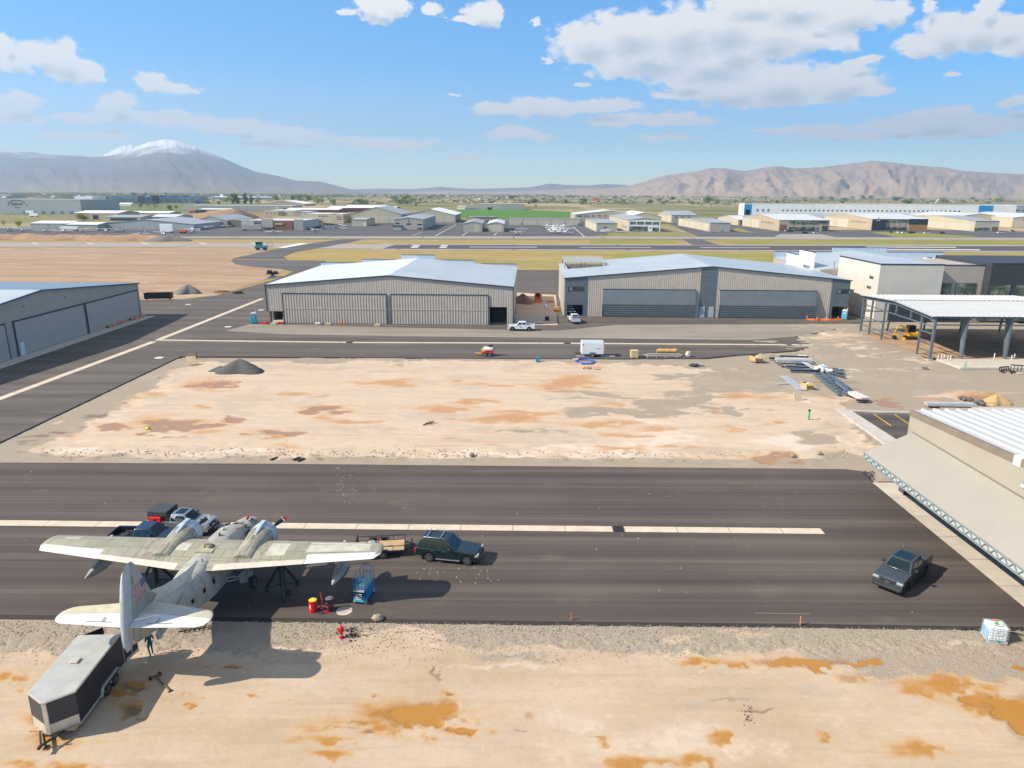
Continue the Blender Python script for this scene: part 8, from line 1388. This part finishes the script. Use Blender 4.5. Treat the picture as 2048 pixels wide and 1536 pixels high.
# hose coil, fittings, sign board and pipe
p = G(1171,724,.0); e = thing('hose_coil','coil of bright blue pipe lying at the edge of the middle lot','pipe coil',p)
for k, (r_,z) in enumerate(((1.75,.08),(1.62,.16),(1.5,.08))): MB().tube([(r_*math.cos(a),r_*.92*math.sin(a),z) for a in [2*math.pi*i/40 for i in range(41)]],.07,6).build('loop',M('pipe_blue',(.01,.12,.5),.4,0,.08,3),e,smooth=60)
e = thing('hydrant_fitting','white and red pipe fitting beside the blue pipe coil','fitting',G(1151,721)); MB().tube([(-.5,0,.2),(.3,0,.2),(.6,.1,.35)],.14,10).build('pipe',mPWHT,e,smooth=50); MB().lathe((.6,.1,.2),(0,0,1),[(0,.1),(.02,.2),(.3,.2),(.34,.1)],12).build('cap',mREDT,e)
e = thing('white_pipe','long white plastic pipes lying beside the white box trailer','pipe',G(1190,713.5,.05)); MB().tube([(-3.4,0,.08),(-.2,.1,.08)],.08,8).build('length',mPWHT,e); MB().tube([(1.0,.2,.08),(3.6,.1,.08)],.08,8).build('length',M('pipe_grey',(.5,.53,.55),.5),e)
e = thing('utility_box','small teal utility box standing at the lot edge','box',G(1075,723)); MB().box(-.3,.3,-.25,.25,0,.7).build('cabinet',mTEAL,e,bevel=.05); MB().box(-.33,.33,-.28,.28,.7,.78).build('lid',mTEAL,e,bevel=.02)
e = thing('notice_board','square tan plywood board propped at the top left corner of the middle lot','board',G(381,729,.05),.1); MB().hexa([(-.8,0,0),(.8,0,0),(.8,.06,0),(-.8,.06,0),(-.8,.5,1.3),(.8,.5,1.3),(.8,.56,1.3),(-.8,.56,1.3)]).build('panel',M('plywood',(.52,.40,.22),.8,0,.15,3),e); MB().bar((0,.05,.0),(0,1.1,.0),.08).build('prop',mWOOD,e); MB().bar((0,.52,1.2),(0,1.1,.0),.08).build('strut',mWOOD,e)
e = thing('riser_pipe','orange riser pipe standing by the plywood board','pipe',G(393,717)); MB().cyl((0,0,0),(0,0,1.2),.14,n=12).build('pipe',M('pipe_orange',(.40,.09,.02),.6,0,.15,3),e); MB().cyl((0,0,1.2),(0,0,1.28),.18,n=12).build('cap',MATS['pipe_orange'],e)
e = thing('riser_pipe','green riser pipe with a dark cap in the disturbed soil of the middle lot','pipe',G(1617,839,.1)); MB().cyl((0,0,0),(0,0,1.15),.12,n=12).build('pipe',M('pipe_green',(.06,.36,.17),.5,0,.1,3),e); MB().cyl((0,0,1.15),(0,0,1.35),.16,n=12).build('cap',mTRIM,e)
e = thing('riser_pipe','short green pipe at the corner of the pale concrete slab','pipe',G(1928,741)); MB().cyl((0,0,0),(.15,0,1.5),.09,n=10).build('pipe',MATS['pipe_green'],e); MB().cyl((.15,0,1.5),(.155,0,1.56),.11,n=10).build('cap',MATS['pipe_green'],e)
for i, (x,y) in enumerate(((1876,717.5),(1883,718),(1888,717),(1895,721),(1901,718.5),(1988,717),(2023,718.5),(2028,718))):
    o = MB().cyl((0,0,0),(0,0,.75+.2*(i % 2)),.09,n=8).build('stub_pipe',mPWHT); o.location = G(x,y,.2); tag(o,'white stub pipe rising from the concrete slab beside the steel canopy','pipe','stub pipes in the slab')
# crate, beams and rolls on the far lane
e = thing('wooden_crate','plywood crate at the left end of the timber stack on the far lane','crate',G(1268,715)); MB().box(-.65,.65,-.6,.6,.1,1.25).build('box',MATS['plywood'],e,bevel=.02); MB().box(-.7,.7,-.65,.65,1.25,1.33).build('lid',MATS['plywood'],e); MB().box(-.6,-.4,-.6,.6,0,.1).build('skid',mWOOD,e); MB().box(.4,.6,-.6,.6,0,.1).build('skid',mWOOD,e)
for k, (x0,x1,y,z,mt) in enumerate(((1288,1362,714.5,.12,'beam_grey'),(1290,1358,713.2,.12,'beam_tan'),(1286,1366,712,.12,'beam_grey'),(1294,1360,713.6,.38,'beam_tan'))):
    a_, b_ = G(x0,y), G(x1,y+.3); L_ = (b_-a_).length; o = MB().box(0,L_,-.16,.16,0,.24).build('stacked_beam',M(mt,(.36,.30,.24) if 'tan' in mt else (.30,.29,.28),.7,0,.12,2),None,bevel=.02); o.location = (a_.x,a_.y,z); tag(o,('top' if z > .2 else ('nearest','middle','farthest')[k])+' long beam of the stack between the plywood crate and the white bundle','beam','beams stacked on the far lane')
for i, x in enumerate((1294,1312,1330,1352)): o = MB().box(-.08,.08,-.7,.7,0,.12).build('bearer',mWOOD); o.location = G(x,714,.0); tag(o,'short timber bearer under the beam stack on the far lane','bearer','bearers under the beam stack')
for i, (x,y,z) in enumerate(((1332,712,.62),(1334,710.6,.62))):
    e = thing('insulation_roll',('nearer' if i == 0 else 'farther')+' long amber insulation roll lying on the beam stack','roll',G(x,y)+Vector((0,0,z)),0,'amber rolls on the beam stack'); MB().cyl((-1.75,0,.3),(1.75,0,.3),.33,n=16).build('roll',M('roll_amber',(.48,.25,.05),.6,0,.15,3),e,smooth=50)
    for xx in (-1.3,0,1.3): MB().cyl((xx-.05,0,.3),(xx+.05,0,.3),.34,n=16).build('strap',M('strap_pale',(.6,.5,.35),.6),e)
e = thing('wrapped_bundle','white wrapped bundle at the right end of the beam stack','bundle',G(1376,714)); MB().blob((0,0,.5),(.5,.45,.55),8,0,.45,random.Random(3)).build('wrap',M('wrap_white',(.58,.52,.44),.6,0,.12,4),e,smooth=30); MB().bar((-.3,-.3,.1),(.3,-.4,1.2),.08).build('stick',mWOOD,e)
e = thing('tarpaulin','dark blue folded tarpaulin on the gravel below the white wrapped bundle','tarpaulin',G(1387,731,.05)); MB().blob((0,0,.12),(.9,.5,.22),8,0,.6,random.Random(6)).build('fold',M('tarp_navy',(.03,.035,.06),.6,0,.2,3),e,smooth=30); MB().hexa([(.6,-.2,.02),(1.9,-.3,.02),(1.8,.1,.02),(.6,.2,.02),(.6,-.2,.08),(1.9,-.3,.05),(1.8,.1,.05),(.6,.2,.1)]).build('flap',MATS['tarp_navy'],e)
for x, y, w, l in ((1512,722,1.25,'cardboard box with a torn lid, left of the steel stacks'),(1613,777,1.0,'open cardboard box in the middle of the steel stacks')):
    e = thing('cardboard_box',l,'box',G(x,y,.08),.3); mCB = M('cardboard',(.46,.30,.13),.8,0,.12,3); b_ = MB(); h_ = .9
    for q_ in ((-w,w,-w*.7,-w*.7+.05),(-w,w,w*.7-.05,w*.7),(-w,-w+.05,-w*.7+.05,w*.7-.05),(w-.05,w,-w*.7+.05,w*.7-.05)): b_.box(q_[0]*.6,q_[1]*.6,q_[2],q_[3],0,h_)
    b_.box(-w*.6,w*.6,-w*.7,w*.7,0,.03); b_.build('carton',mCB,e); MB().hexa([(-w*.6,-w*.7,h_),(w*.6,-w*.7,h_),(w*.55,-w*1.1,h_-.2),(-w*.55,-w*1.1,h_-.2),(-w*.6,-w*.7,h_+.03),(w*.6,-w*.7,h_+.03),(w*.55,-w*1.1,h_-.17),(-w*.55,-w*1.1,h_-.17)]).build('flap',mCB,e); MB().blob((.1,0,.6),(.35,.35,.3),6,0,.5,random.Random(2)).build('packing',mPWHT,e)
e = thing('plywood_offcut','pale board and white sticks leaning on the sand below the open cardboard box','board',G(1598,802,.08),.2); MB().hexa([(-.7,0,0),(.5,0,0),(.5,.06,0),(-.7,.06,0),(-.7,.5,1.2),(.5,.5,1.2),(.5,.56,1.2),(-.7,.56,1.2)]).build('panel',M('board_pale',(.60,.46,.32),.8,0,.1,3),e); MB().bar((.3,-.3,.05),(1.2,-.9,.08),.12).build('stick',mPWHT,e)
# steel stacks on the right of the lot
mSTK = M('steel_stack',(.10,.135,.16),.5,.2,.12,1.5); mSTKL = M('steel_light',(.50,.50,.49),.4,.4,.1,1.5)
def beam(x0,y0,x1,y1,w,h_,z,mat,label,nm='steel_beam',flange=True,grp='steel members stacked on the lot'):
    a_, b_ = G(x0,y0,.1), G(x1,y1,.1); d = b_-a_; L_ = d.length; mb = MB()
    if flange: mb.box(0,L_,-w/2,w/2,0,.04); mb.box(0,L_,-w/2,w/2,h_-.04,h_); mb.box(0,L_,-.03,.03,.04,h_-.04)
    else: mb.box(0,L_,-w/2,w/2,0,h_)
    o = mb.build(nm,mat); o.location = (a_.x,a_.y,.1+z); o.rotation_euler = (0,0,math.atan2(d.y,d.x)); tag(o,label,nm.split('_')[-1],grp); return o
beam(1559,713,1617,715,.5,.25,0,mSTK,'dark beam at the back of the steel stacks'); beam(1538,718,1566,717,.5,.3,0,M('steel_brown',(.13,.10,.09),.7,.1,.2,2),'short brown beam at the left end of the steel stacks'); beam(1551,721,1622,722.5,1.0,.45,0,M('purlin_pale',(.58,.52,.42),.5,.2,.1,2),'pale bundle of roof purlins on the steel stacks','purlin_bundle',False); beam(1553,724.5,1624,726,.8,.5,0,mSTKL,'light grey bundle of purlins in front of the pale one','purlin_bundle',False)
beam(1596,714.5,1613,715.2,.5,.12,.3,mPWHT,'white sheet lying on the back steel beam','metal_sheet',False); beam(1548,720,1566,733,.5,.12,0,MATS['steel_brown'],'brown board slanting from the left end of the stacks','brown_board',False); beam(1571,734,1620,736,.6,.3,0,mSTK,'dark steel beam behind the white wrapping heap'); beam(1580,742.5,1640,744,.55,.4,0,mSTK,'long dark steel beam in front of the white wrapping heap'); beam(1590,729.5,1626,731,.6,.35,0,mSTK,'short dark steel beam under the light purlin bundle')
beam(1605,729,1626,742,.14,.1,.35,mPWHT,'white strip leaning across the dark beams, first of two','white_strip',False); beam(1611,730,1634,741,.14,.1,.35,mPWHT,'white strip leaning across the dark beams, second of two','white_strip',False); beam(1655,745,1690,755,.5,.2,0,mSTK,'dark beam pointing right from the white wrapping heap'); beam(1640,742,1688,741,.4,.2,0,mSTK,'flat dark beam right of the white wrapping heap')
o = beam(1665,738,1680,748,1.4,.08,.15,M('mesh_dark',(.09,.10,.12),.6,.2,.2,4),'dark tilted mesh panel right of the white wrapping heap','mesh_panel',False)
rr = random.Random(12)
e = thing('wrapping_heap','crumpled white plastic wrapping heaped on the dark steel beams','heap',G(1642,742,.3)); wb = MB()
for i in range(9): wb.blob((rr.uniform(-1.7,1.7),rr.uniform(-.8,1.4),rr.uniform(.1,.5)),(rr.uniform(.3,.6),rr.uniform(.3,.6),rr.uniform(.2,.4)),6,0,.7,rr)
wb.build('wrapping',M('wrap_bright',(.68,.67,.64),.5,0,.1,5),e); MB().blob((.9,.3,.5),(.4,.35,.25),6,0,.6,rr).build('blue_sheet',M('sheet_sky',(.2,.42,.6),.5),e); MB().blob((1.5,.7,.35),(.3,.25,.22),6,0,.6,rr).build('orange_scrap',M('rag_orange',(.75,.25,.06),.7),e)
def ladderframe(x0,y0,x1,y1,w,label,n_,mat,nm='frame_panel'):
    a_, b_ = G(x0,y0,.1), G(x1,y1,.1); d = b_-a_; L_ = d.length; e = thing(nm,label,'frame',(a_.x,a_.y,.12),math.atan2(d.y,d.x),'steel frames on the lot')
    for s in (-1,1): MB().box(0,L_,s*w/2-.14,s*w/2+.14,0,.34).build('chord',mat,e)
    for k in range(n_): x = L_*(k+.5)/n_; MB().box(x-.16,x+.16,-w/2+.14,w/2-.14,.05,.25).build('batten',mat,e)
ladderframe(1634,749,1686,792,1.1,'long slate-blue ladder-like steel frame lying towards the camera',9,mSTK); ladderframe(1648,748,1692,786,.8,'second slate-blue steel frame lying against the first',6,mSTK)
beam(1663,754,1697,779,.4,.35,0,mSTK,'dark rail beside the two slate-blue frames'); beam(1671,767,1694,785,1.0,.3,0,M('steel_blue',(.14,.19,.22),.5,.2,.1,2),'wide slate sheet at the end of the second frame','steel_sheet',False)
beam(1567,753,1606,781,1.3,.14,.02,mSTKL,'pale ribbed metal sheets lying at a slant, left of the open cardboard box','metal_sheet',False); beam(1552,769,1587,767,.7,.10,0,M('sheet_grey',(.40,.39,.37),.5,.3,.1,2),'grey metal sheet lying under the slanted pale sheets','metal_sheet',False); beam(1703,789,1730,802,1.3,.4,.1,M('crate_pale',(.58,.52,.46),.6,0,.08,2),'pale flat packed bundle with dark ends, right of the slate frames','packed_bundle',False); beam(1712,802,1737,803,.5,.3,0,MATS['steel_brown'],'dark brown beam ends below the pale packed bundle')
beam(1625,762,1720,764,.12,.1,0,mWOOD,'thin timber lath lying across the gravel by the frames','timber_lath',False); beam(1700,777,1720,777.5,.12,.1,0,mWOOD,'short timber lath on the gravel right of the frames','timber_lath',False)
beam(1853,812,1951,814,.7,.35,.1,mSTKL,'long bundle of silver steel lying beyond the parking kerb','steel_bundle',False); beam(1850,809.5,1945,811,.5,.3,.1,MATS['purlin_pale'],'long pale bundle behind the silver steel beyond the parking kerb','steel_bundle',False)
for i, (x,y) in enumerate(((1949,807),(1960,805.5),(1966,809),(1922,797),(1930,799),(1938,800),(1941,803))): o = MB().blob((0,0,.15),(.5,.35,.25),6,0,.5,rr).build('broken_slab',MATS['steel_brown']); o.location = G(x,y,.08); tag(o,'dark broken lump in the line beside the yellow sand pile','lump','dark lumps by the sand pile')
# dark attachments by the slab
for x, y, rz_, l in ((2008,742,.3,'dark skid-steer attachment lying flat, left of the pair by the slab'),(2034,745,-.4,'dark skid-steer attachment standing up, right of the pair by the slab')):
    e = thing('loader_attachment',l,'attachment',G(x,y),rz_); up_ = 'standing' in l; f = MB(); f.bar((-1,0,.1),(1,0,.1),.15); f.bar((-1,.1,1.2 if up_ else .7),(1,.1,1.2 if up_ else .7),.15)
    for k in range(5): f.bar((-1+k*.5,0,.1),(-1+k*.5,.1,1.2 if up_ else .7),.1)
    f.build('grille_frame',mBSTL,e); MB().bar((-1,0,.1),(-1,-1,.05),.15).build('arm',mBSTL,e); MB().bar((1,0,.1),(1,-1,.05),.15).build('arm',mBSTL,e)
o = beam(1843,735,1856,736.5,.7,.08,.0,MATS['steel_brown'],'flat dark plate on the gravel before the steel canopy','steel_plate',False)
# excavator, skid steer, dumpster
mYEL = M('machine_yellow',(.60,.30,.015),.45,0,.1,2)
p = G(1821,679); e = thing('mini_excavator','yellow mini excavator working under the steel canopy','excavator',p,R(178))
for s in (-1,1): MB().prism([(-1.3,.15),(-1.1,.0),(1.1,.0),(1.3,.15),(1.3,.45),(1.1,.6),(-1.1,.6),(-1.3,.45)],'xz',s*.95,s*.55).build('track',mTYRE,e,bevel=.04)
MB().box(-.5,.5,-.5,.5,.3,.7).build('undercarriage',mBSTL,e); MB().box(-1.3,.9,-.85,.85,.75,1.5).build('body',mYEL,e,bevel=.12,seg=3); MB().box(-1.35,-.7,-.8,.8,1.0,1.75).build('counterweight',mYEL,e,bevel=.15,seg=3); MB().box(-.6,.75,-.85,.25,1.5,2.75).build('cab',mGLASS,e,bevel=.06); cb = MB()
for x in (-.6,.75):
    for y in (-.85,.25): cb.bar((x,y,1.5),(x,y,2.8),.09)
cb.box(-.68,.82,-.92,.32,2.75,2.88); cb.build('cab_frame',mTRIM,e); MB().tube([(.8,.5,1.2),(1.7,.5,2.6),(2.5,.5,3.0),(3.1,.5,2.8)],[.22,.2,.17,.14],8).build('boom',mYEL,e,smooth=40); MB().tube([(3.1,.5,2.85),(3.5,.5,1.9),(3.6,.5,.9)],[.14,.13,.1],8).build('dipper_arm',mYEL,e,smooth=40); MB().prism([(3.3,.9),(3.75,.95),(3.95,.4),(3.6,.05),(3.1,.15),(3.2,.5)],'xz',.15,.85).build('bucket',mBSTL,e,bevel=.03); MB().tube([(1.2,.5,1.3),(2.1,.5,2.6)],.06).build('ram',mSTRUT,e); MB().box(1.5,1.6,-.9,.9,.1,.5).build('blade',mYEL,e)
p = G(1076,603); e = thing('skid_loader','orange tracked skid loader in the gap between the two big hangars','loader',p,R(-95)); mORG = MATS['machine_orange']
for s in (-1,1): MB().prism([(-1.1,.0),(1.0,.0),(1.25,.35),(.6,.8),(-1.0,.8),(-1.3,.4)],'xz',s*1.0,s*.6).build('track',mTYRE,e,bevel=.04); MB().tube([(-1.3,s*.85,1.9),(.4,s*.85,1.7),(1.7,s*.85,.9),(1.9,s*.85,.4)],.14,8).build('lift_arm',mORG,e)
MB().box(-1.5,.6,-.6,.6,.5,1.35).build('body',mORG,e,bevel=.08); MB().box(-.8,.6,-.58,.58,1.35,2.35).build('cab',mGLASS,e,bevel=.05); MB().box(-.85,.65,-.63,.63,2.35,2.48).build('cab_roof',mORG,e,bevel=.03); MB().box(-1.7,-1.2,-.8,.8,.6,1.7).build('engine_hood',mORG,e,bevel=.08); MB().prism([(1.8,.05),(2.7,.05),(2.2,.35),(2.0,.95),(1.75,.95)],'xz',-1.05,1.05).build('bucket',mORG,e)
e = thing('pallet_fork','yellow attachment lying near the orange skid loader','attachment',G(1101,604)); MB().box(-.8,.8,-.4,.4,0,.5).build('frame',mYEL,e,bevel=.04); MB().box(-.6,-.4,-1.2,-.4,0,.1).build('tine',mBSTL,e); MB().box(.4,.6,-1.2,-.4,0,.1).build('tine',mBSTL,e)
e = thing('generator','orange generator beside the side wall of the slate hangar','generator',G(1113,622)); MB().box(-.6,.6,-.4,.4,.2,1.0).build('housing',M('gen_orange',(.6,.26,.03),.5),e,bevel=.06); MB().box(-.65,.65,-.45,.45,0,.2).build('skid',mTRIM,e)
o = beam(1091,609,1094,616,.6,.12,.0,mPWHT,'white board lying in the gap between the two big hangars','white_board',False); o = beam(1090,640,1098,640,.9,.8,.0,mTRIM,'dark pile of gear in the shadow in the hangar gap','gear_pile',False)
a_, b_ = G(287,600), G(341,599); e = thing('dumpster','long black roll-off container behind the grey hangar','container',(a_+b_)/2+Vector((0,1.2,0)),math.atan2((b_-a_).y,(b_-a_).x)); h_ = (b_-a_).length/2; bb = MB(); bb.box(-h_,h_,-1.2,-1.12,.3,1.75); bb.box(-h_,h_,1.12,1.2,.3,1.75); bb.box(-h_,-h_+.08,-1.12,1.12,.3,1.75); bb.box(h_-.08,h_,-1.12,1.12,.3,1.75); bb.box(-h_,h_,-1.2,1.2,.25,.32); bb.build('box',mBSTL,e)
for k in range(11): MB().box(-h_+.1+k*(2*h_-.3)/10,-h_+.2+k*(2*h_-.3)/10,-1.28,-1.2,.32,1.7).build('side_rib',mBSTL,e)
MB().box(-h_-.05,h_+.05,-1.3,-1.1,1.72,1.85).build('top_rail',mBSTL,e)
for x in (-h_+.5,h_-.5): MB().cyl((x,-1.0,.15),(x,1.0,.15),.15,n=10).build('roller',mTYRE,e)
e = thing('farm_truck','green utility vehicle with an open rack, beside the old concrete taxiway','vehicle',G(528,500,-.3),.1); MB().box(-4.2,1.6,-1.6,1.6,.9,2.1).build('deck',mTEAL,e,bevel=.1); MB().box(-3.6,-.6,-1.5,1.5,2.1,4.2).build('cab',mTEAL,e,bevel=.2); MB().box(-3.65,-.55,-1.52,1.52,3.0,3.9).build('window',mGLASS,e)
for k in (-3,.6):
    for s in (-1,1): wheel(e,k,s*1.5,.7,.4,mTRIM,5)
fr = MB(); [fr.bar((x,0,2),(x,0,3.6),.15) for x in (2,4.6)]; fr.bar((1.6,0,3.5),(4.8,0,3.5),.2); fr.bar((1.6,0,2),(4.8,0,2),.2); fr.build('rear_rack',mTEAL,e)
e = thing('utility_trailer','black loaded trailer on the grass edge left of the ribbed hangar roof','trailer',G(547,552,-.2),.1); MB().box(-2.2,1.8,-1.1,1.1,.7,1.0).build('deck',mBSTL,e); MB().box(-2.0,-.5,-.9,.9,1.0,2.0).build('load',mTRIM,e,bevel=.15); MB().box(-.2,1.5,-.9,.9,1.0,1.7).build('load',mTRIM,e,bevel=.2)
for s in (-1,1): wheel(e,-.3,s*1.2,.4,.25,mALLOY)
e = thing('blue_sheet','blue plastic sheet lying in front of the black loaded trailer','sheet',G(543,555.5,-.2)); MB().blob((0,0,.1),(1.8,.7,.15),6,0,.5,rr).build('sheet',MATS['pipe_blue'],e); MB().blob((2.4,.3,.1),(1.0,.5,.12),6,0,.5,rr).build('fold',MATS['pipe_blue'],e)
for i, (x0,y0,x1,y1) in enumerate(((428,585,460,584),(434,583.5,452,583))): beam(x0,y0,x1,y1,.5,.4,-.05,M('timber_far',(.36,.20,.08),.8,0,.15,2),('nearer' if i == 0 else 'farther')+' timber stack on the dirt beyond the dumpster','timber_stack',False,'timber stacks beyond the dumpster')
e = thing('scrap_bundle','dark scrap bundle on the gravel right of the timber stacks','scrap',G(477,587)); MB().blob((0,0,.3),(1.5,.7,.5),7,0,.8,rr).build('pieces',mBSTL,e); MB().tube([(-1.8,0,.2),(1.6,.4,.9)],.07).build('rod',mBSTL,e)
# barricades, cones, fence
def cone(x,y,label,h_=.75,s_=1):
    e = thing('traffic_cone',label,'cone',G(x,y),random.random(),'traffic cones by the hangars'); MB().lathe((0,0,0),(0,0,1),[(.04,.16),(h_*.45,.11),(h_*.7,.075),(h_,.03)],12).build('cone',M('cone_orange',(.72,.14,.015),.5,0,.08,4),e,smooth=50); MB().box(-.2,.2,-.2,.2,0,.045).build('base',MATS['cone_orange'],e); MB().lathe((0,0,h_*.5),(0,0,1),[(0,.108),(h_*.16,.088)],12).build('band',mPWHT,e)
for i, (x,y,l) in enumerate(((1614,638,'farthest left of the row before the slate hangar right bay'),(1634,640.5,'second from the left in the row before the slate hangar'),(1653,641.5,'third from the left in the row before the slate hangar'),(1662,637,'standing behind the row before the slate hangar'),(1676,640,'nearest to the grey and teal portable toilet'),(681,649,'left of the pair at the foot of the ribbed hangar'),(689,649,'right of the pair at the foot of the ribbed hangar'))): cone(x,y,'orange traffic cone '+l,.95)
e = thing('safety_fence','length of orange safety fence lying between the cones by the slate hangar','fence',G(1614,640)); q = [(0,0),(1.5,-.4),(3,-.1),(5,-.6),(7,-.2),(8.6,.2)]; f = MB()
for (x0,y0), (x1,y1) in zip(q,q[1:]): f.hexa([(x0,y0,0),(x1,y1,0),(x1,y1+.05,0),(x0,y0+.05,0),(x0,y0+.15,.35),(x1,y1+.2,.4),(x1,y1+.25,.4),(x0,y0+.2,.35)])
f.build('mesh',MATS['cone_orange'],e); MB().bar((0,0,0),(0,.1,.9),.06).build('stake',mWOOD,e)
for i, (x,y) in enumerate(((210,654.5),(219,651.5),(228,648.5),(237,645.5),(256,640),(264,637.5),(272,635),(279,632.8))):
    a_ = G(x,y); e = thing('barricade','low red and white barricade, '+('first','second','third','fourth','fifth','sixth','seventh','last')[i]+' of the line at the foot of the grey hangar','barricade',a_+Vector((1.0,0,0)),aL,'red and white barricades'); MB().box(-.9,.9,-.2,.2,.05,.5).build('rail',mREDT if i % 2 == 0 else MATS['cone_orange'],e,bevel=.04)
    for s in (-.45,.35): MB().box(s-.12,s+.12,-.21,.21,.12,.505).build('white_band',mPWHT,e)
    for s in (-.7,.7): MB().box(s-.08,s+.08,-.3,.3,0,.1).build('foot',mTRIM,e)
for i, (x,y,c,l) in enumerate(((529,648.5,mREDT,'red jerry can heap by the turquoise toilet'),(562,648.5,mREDT,'red box at the left door edge of the ribbed hangar'),(548,650,MATS['plywood'],'small plywood box by the left bay of the ribbed hangar'),(636,649.5,MATS['wrap_white'],'white sack heap at the foot of the first ribbed door'),(657,650,MATS['plywood'],'small timber pallet heap at the foot of the first ribbed door'),(755,652.5,MATS['plywood'],'flat timber at the foot of the ribbed hangar centre post'),(1081,647,MATS['wrap_white'],'pale sack beside the hangar gap'))):
    e = thing('site_clutter',l,'heap',G(x,y)); MB().box(-.6,.6,-.35,.35,.08,.5).build('box',c,e,bevel=.08); MB().box(-.7,.7,-.4,.4,0,.08).build('pallet',mWOOD,e)
for x, y, l in ((376,609,'white round cover in the asphalt beyond the crossing gutters'),(318,715.5,'white round cover in the asphalt by the corner of the middle lot'),(456,653.5,'white round cover in the lane left of the ribbed hangar'),(522,620,'pale square cover beside the ribbed hangar wall')):
    o = MB().cyl((0,0,-.02),(0,0,.014),.75,n=20).build('access_cover',mPWHT); o.location = G(x,y,.0); tag(o,l,'cover','white covers in the lanes')
# odds and ends on the sand
for x, y, l in ((593,917,'dark rubber mat lying at the lot edge, left of a pair'),(601,919,'dark rubber mat lying at the lot edge, right of a pair'),(548,917,'small dark scrap at the lot edge left of the rubber mats')):
    o = MB().box(-.5,.5,-.18,.18,0,.06).build('rubber_mat',mTRIM); o.location = G(x,y,-.02); o.rotation_euler = (0,0,1.0); tag(o,l,'mat')
for x, y, l in ((296,859,'small yellow-topped object standing in the muddy pool'),(943,911,'pale stone at the lot edge'),(1586,914,'white stone in the muddy pool by the apron'),(1639,909,'grey stone right of the muddy pool')):
    o = MB().blob((0,0,.15),(.3,.25,.22),6,0,.4,rr).build('stone',MATS['drum_yellow'] if 'yellow' in l else MATS['rock'],smooth=40); o.location = G(x,y,.02); tag(o,l,'stone')
for i, (x,y) in enumerate(((1166,738),(1173,737.5),(1178,738.5),(1190,739),(1196,739.5),(846,851),(852,849),(858,848))):
    o = MB().bar((0,0,.05),(.5,.9 if i < 3 or i > 4 else .1,.12),.12,.08).build('timber_offcut',MATS['steel_brown']); o.location = G(x,y,.1); tag(o,'brown timber offcut lying '+('in the sand below the blue pipe coil' if i < 5 else 'among the ruts in the middle of the lot'),'offcut','offcuts below the coil' if i < 5 else 'offcuts in the ruts')
# loose stones, asphalt crumbs and pale chips nobody would count
def scatter(nm,mat,fn,n_,smin,smax,seed,z0=0.):
    rs = random.Random(seed); mb = MB()
    for i in range(n_):
        px, py = fn(rs); p = G(px,py,z0); s = rs.uniform(smin,smax); a = rs.uniform(0,6.28); k = rs.uniform(.5,1); c, d = math.cos(a)*s, math.sin(a)*s; h_ = s*rs.uniform(.4,.9)
        mb.add([(p.x-c,p.y-d,z0),(p.x+d*k,p.y-c*k,z0),(p.x+c,p.y+d,z0),(p.x-d*k,p.y+c*k,z0),(p.x+c*.2,p.y+d*.1,z0+h_)],[(0,1,4),(1,2,4),(2,3,4),(3,0,4)])
    o = mb.build(nm,mat,fixn=False); o['kind'] = 'stuff'; return o
mCHIP = M('pale_chip',(.50,.43,.30),.9,0,.2,6)
def chips(rs):
    k = rs.random()
    if k < .30: return rs.gauss(690,22)-(rs.random()-.5)*10, rs.uniform(930,1010)
    if k < .5: return rs.uniform(830,1000), rs.gauss(1145,14)
    if k < .62: c = rs.choice([(1420,1170),(1350,990),(1560,1000),(1800,1090),(900,1050),(1230,1090)]); return rs.gauss(c[0],50), rs.gauss(c[1],16)
    return rs.uniform(0,1850), rs.choice([rs.uniform(935,1040),rs.uniform(1070,1225)])
scatter('asphalt_debris',mCHIP,chips,210,.015,.075,3,.004)
scatter('gravel',M('gravel_chip',(.33,.29,.235),.95,0,.3,5),lambda rs: (rs.uniform(-40,2080),1242+abs(rs.gauss(0,36))),5200,.02,.07,5,-.10)
scatter('gravel',M('gravel_chip_dark',(.21,.18,.145),.95,0,.3,5),lambda rs: (rs.uniform(-40,2080),1246+abs(rs.gauss(0,30))),1500,.02,.06,6,-.10)
scatter('rubble',M('asphalt_crumb',(.03,.028,.026),.9,0,.3,5),lambda rs: (rs.gauss(704,13),rs.gauss(1264,7)),70,.04,.13,7,-.06); scatter('rubble',MATS['asphalt_crumb'],lambda rs: (rs.gauss(1497,5),rs.gauss(1430,11)),45,.02,.07,8,-.02); scatter('rubble',MATS['asphalt_crumb'],lambda rs: (1728+rs.random()*20,942+rs.random()*16),50,.06,.2,9,-.05)
scatter('rubble',M('sand_crumb',(.42,.32,.22),.95,0,.25,5),lambda rs: (rs.uniform(80,1700),rs.gauss(905,5)),900,.04,.16,10,.0); scatter('rubble',MATS['sand_crumb'],lambda rs: (rs.uniform(0,2048),rs.uniform(1310,1536)),900,.01,.04,11,-.05)
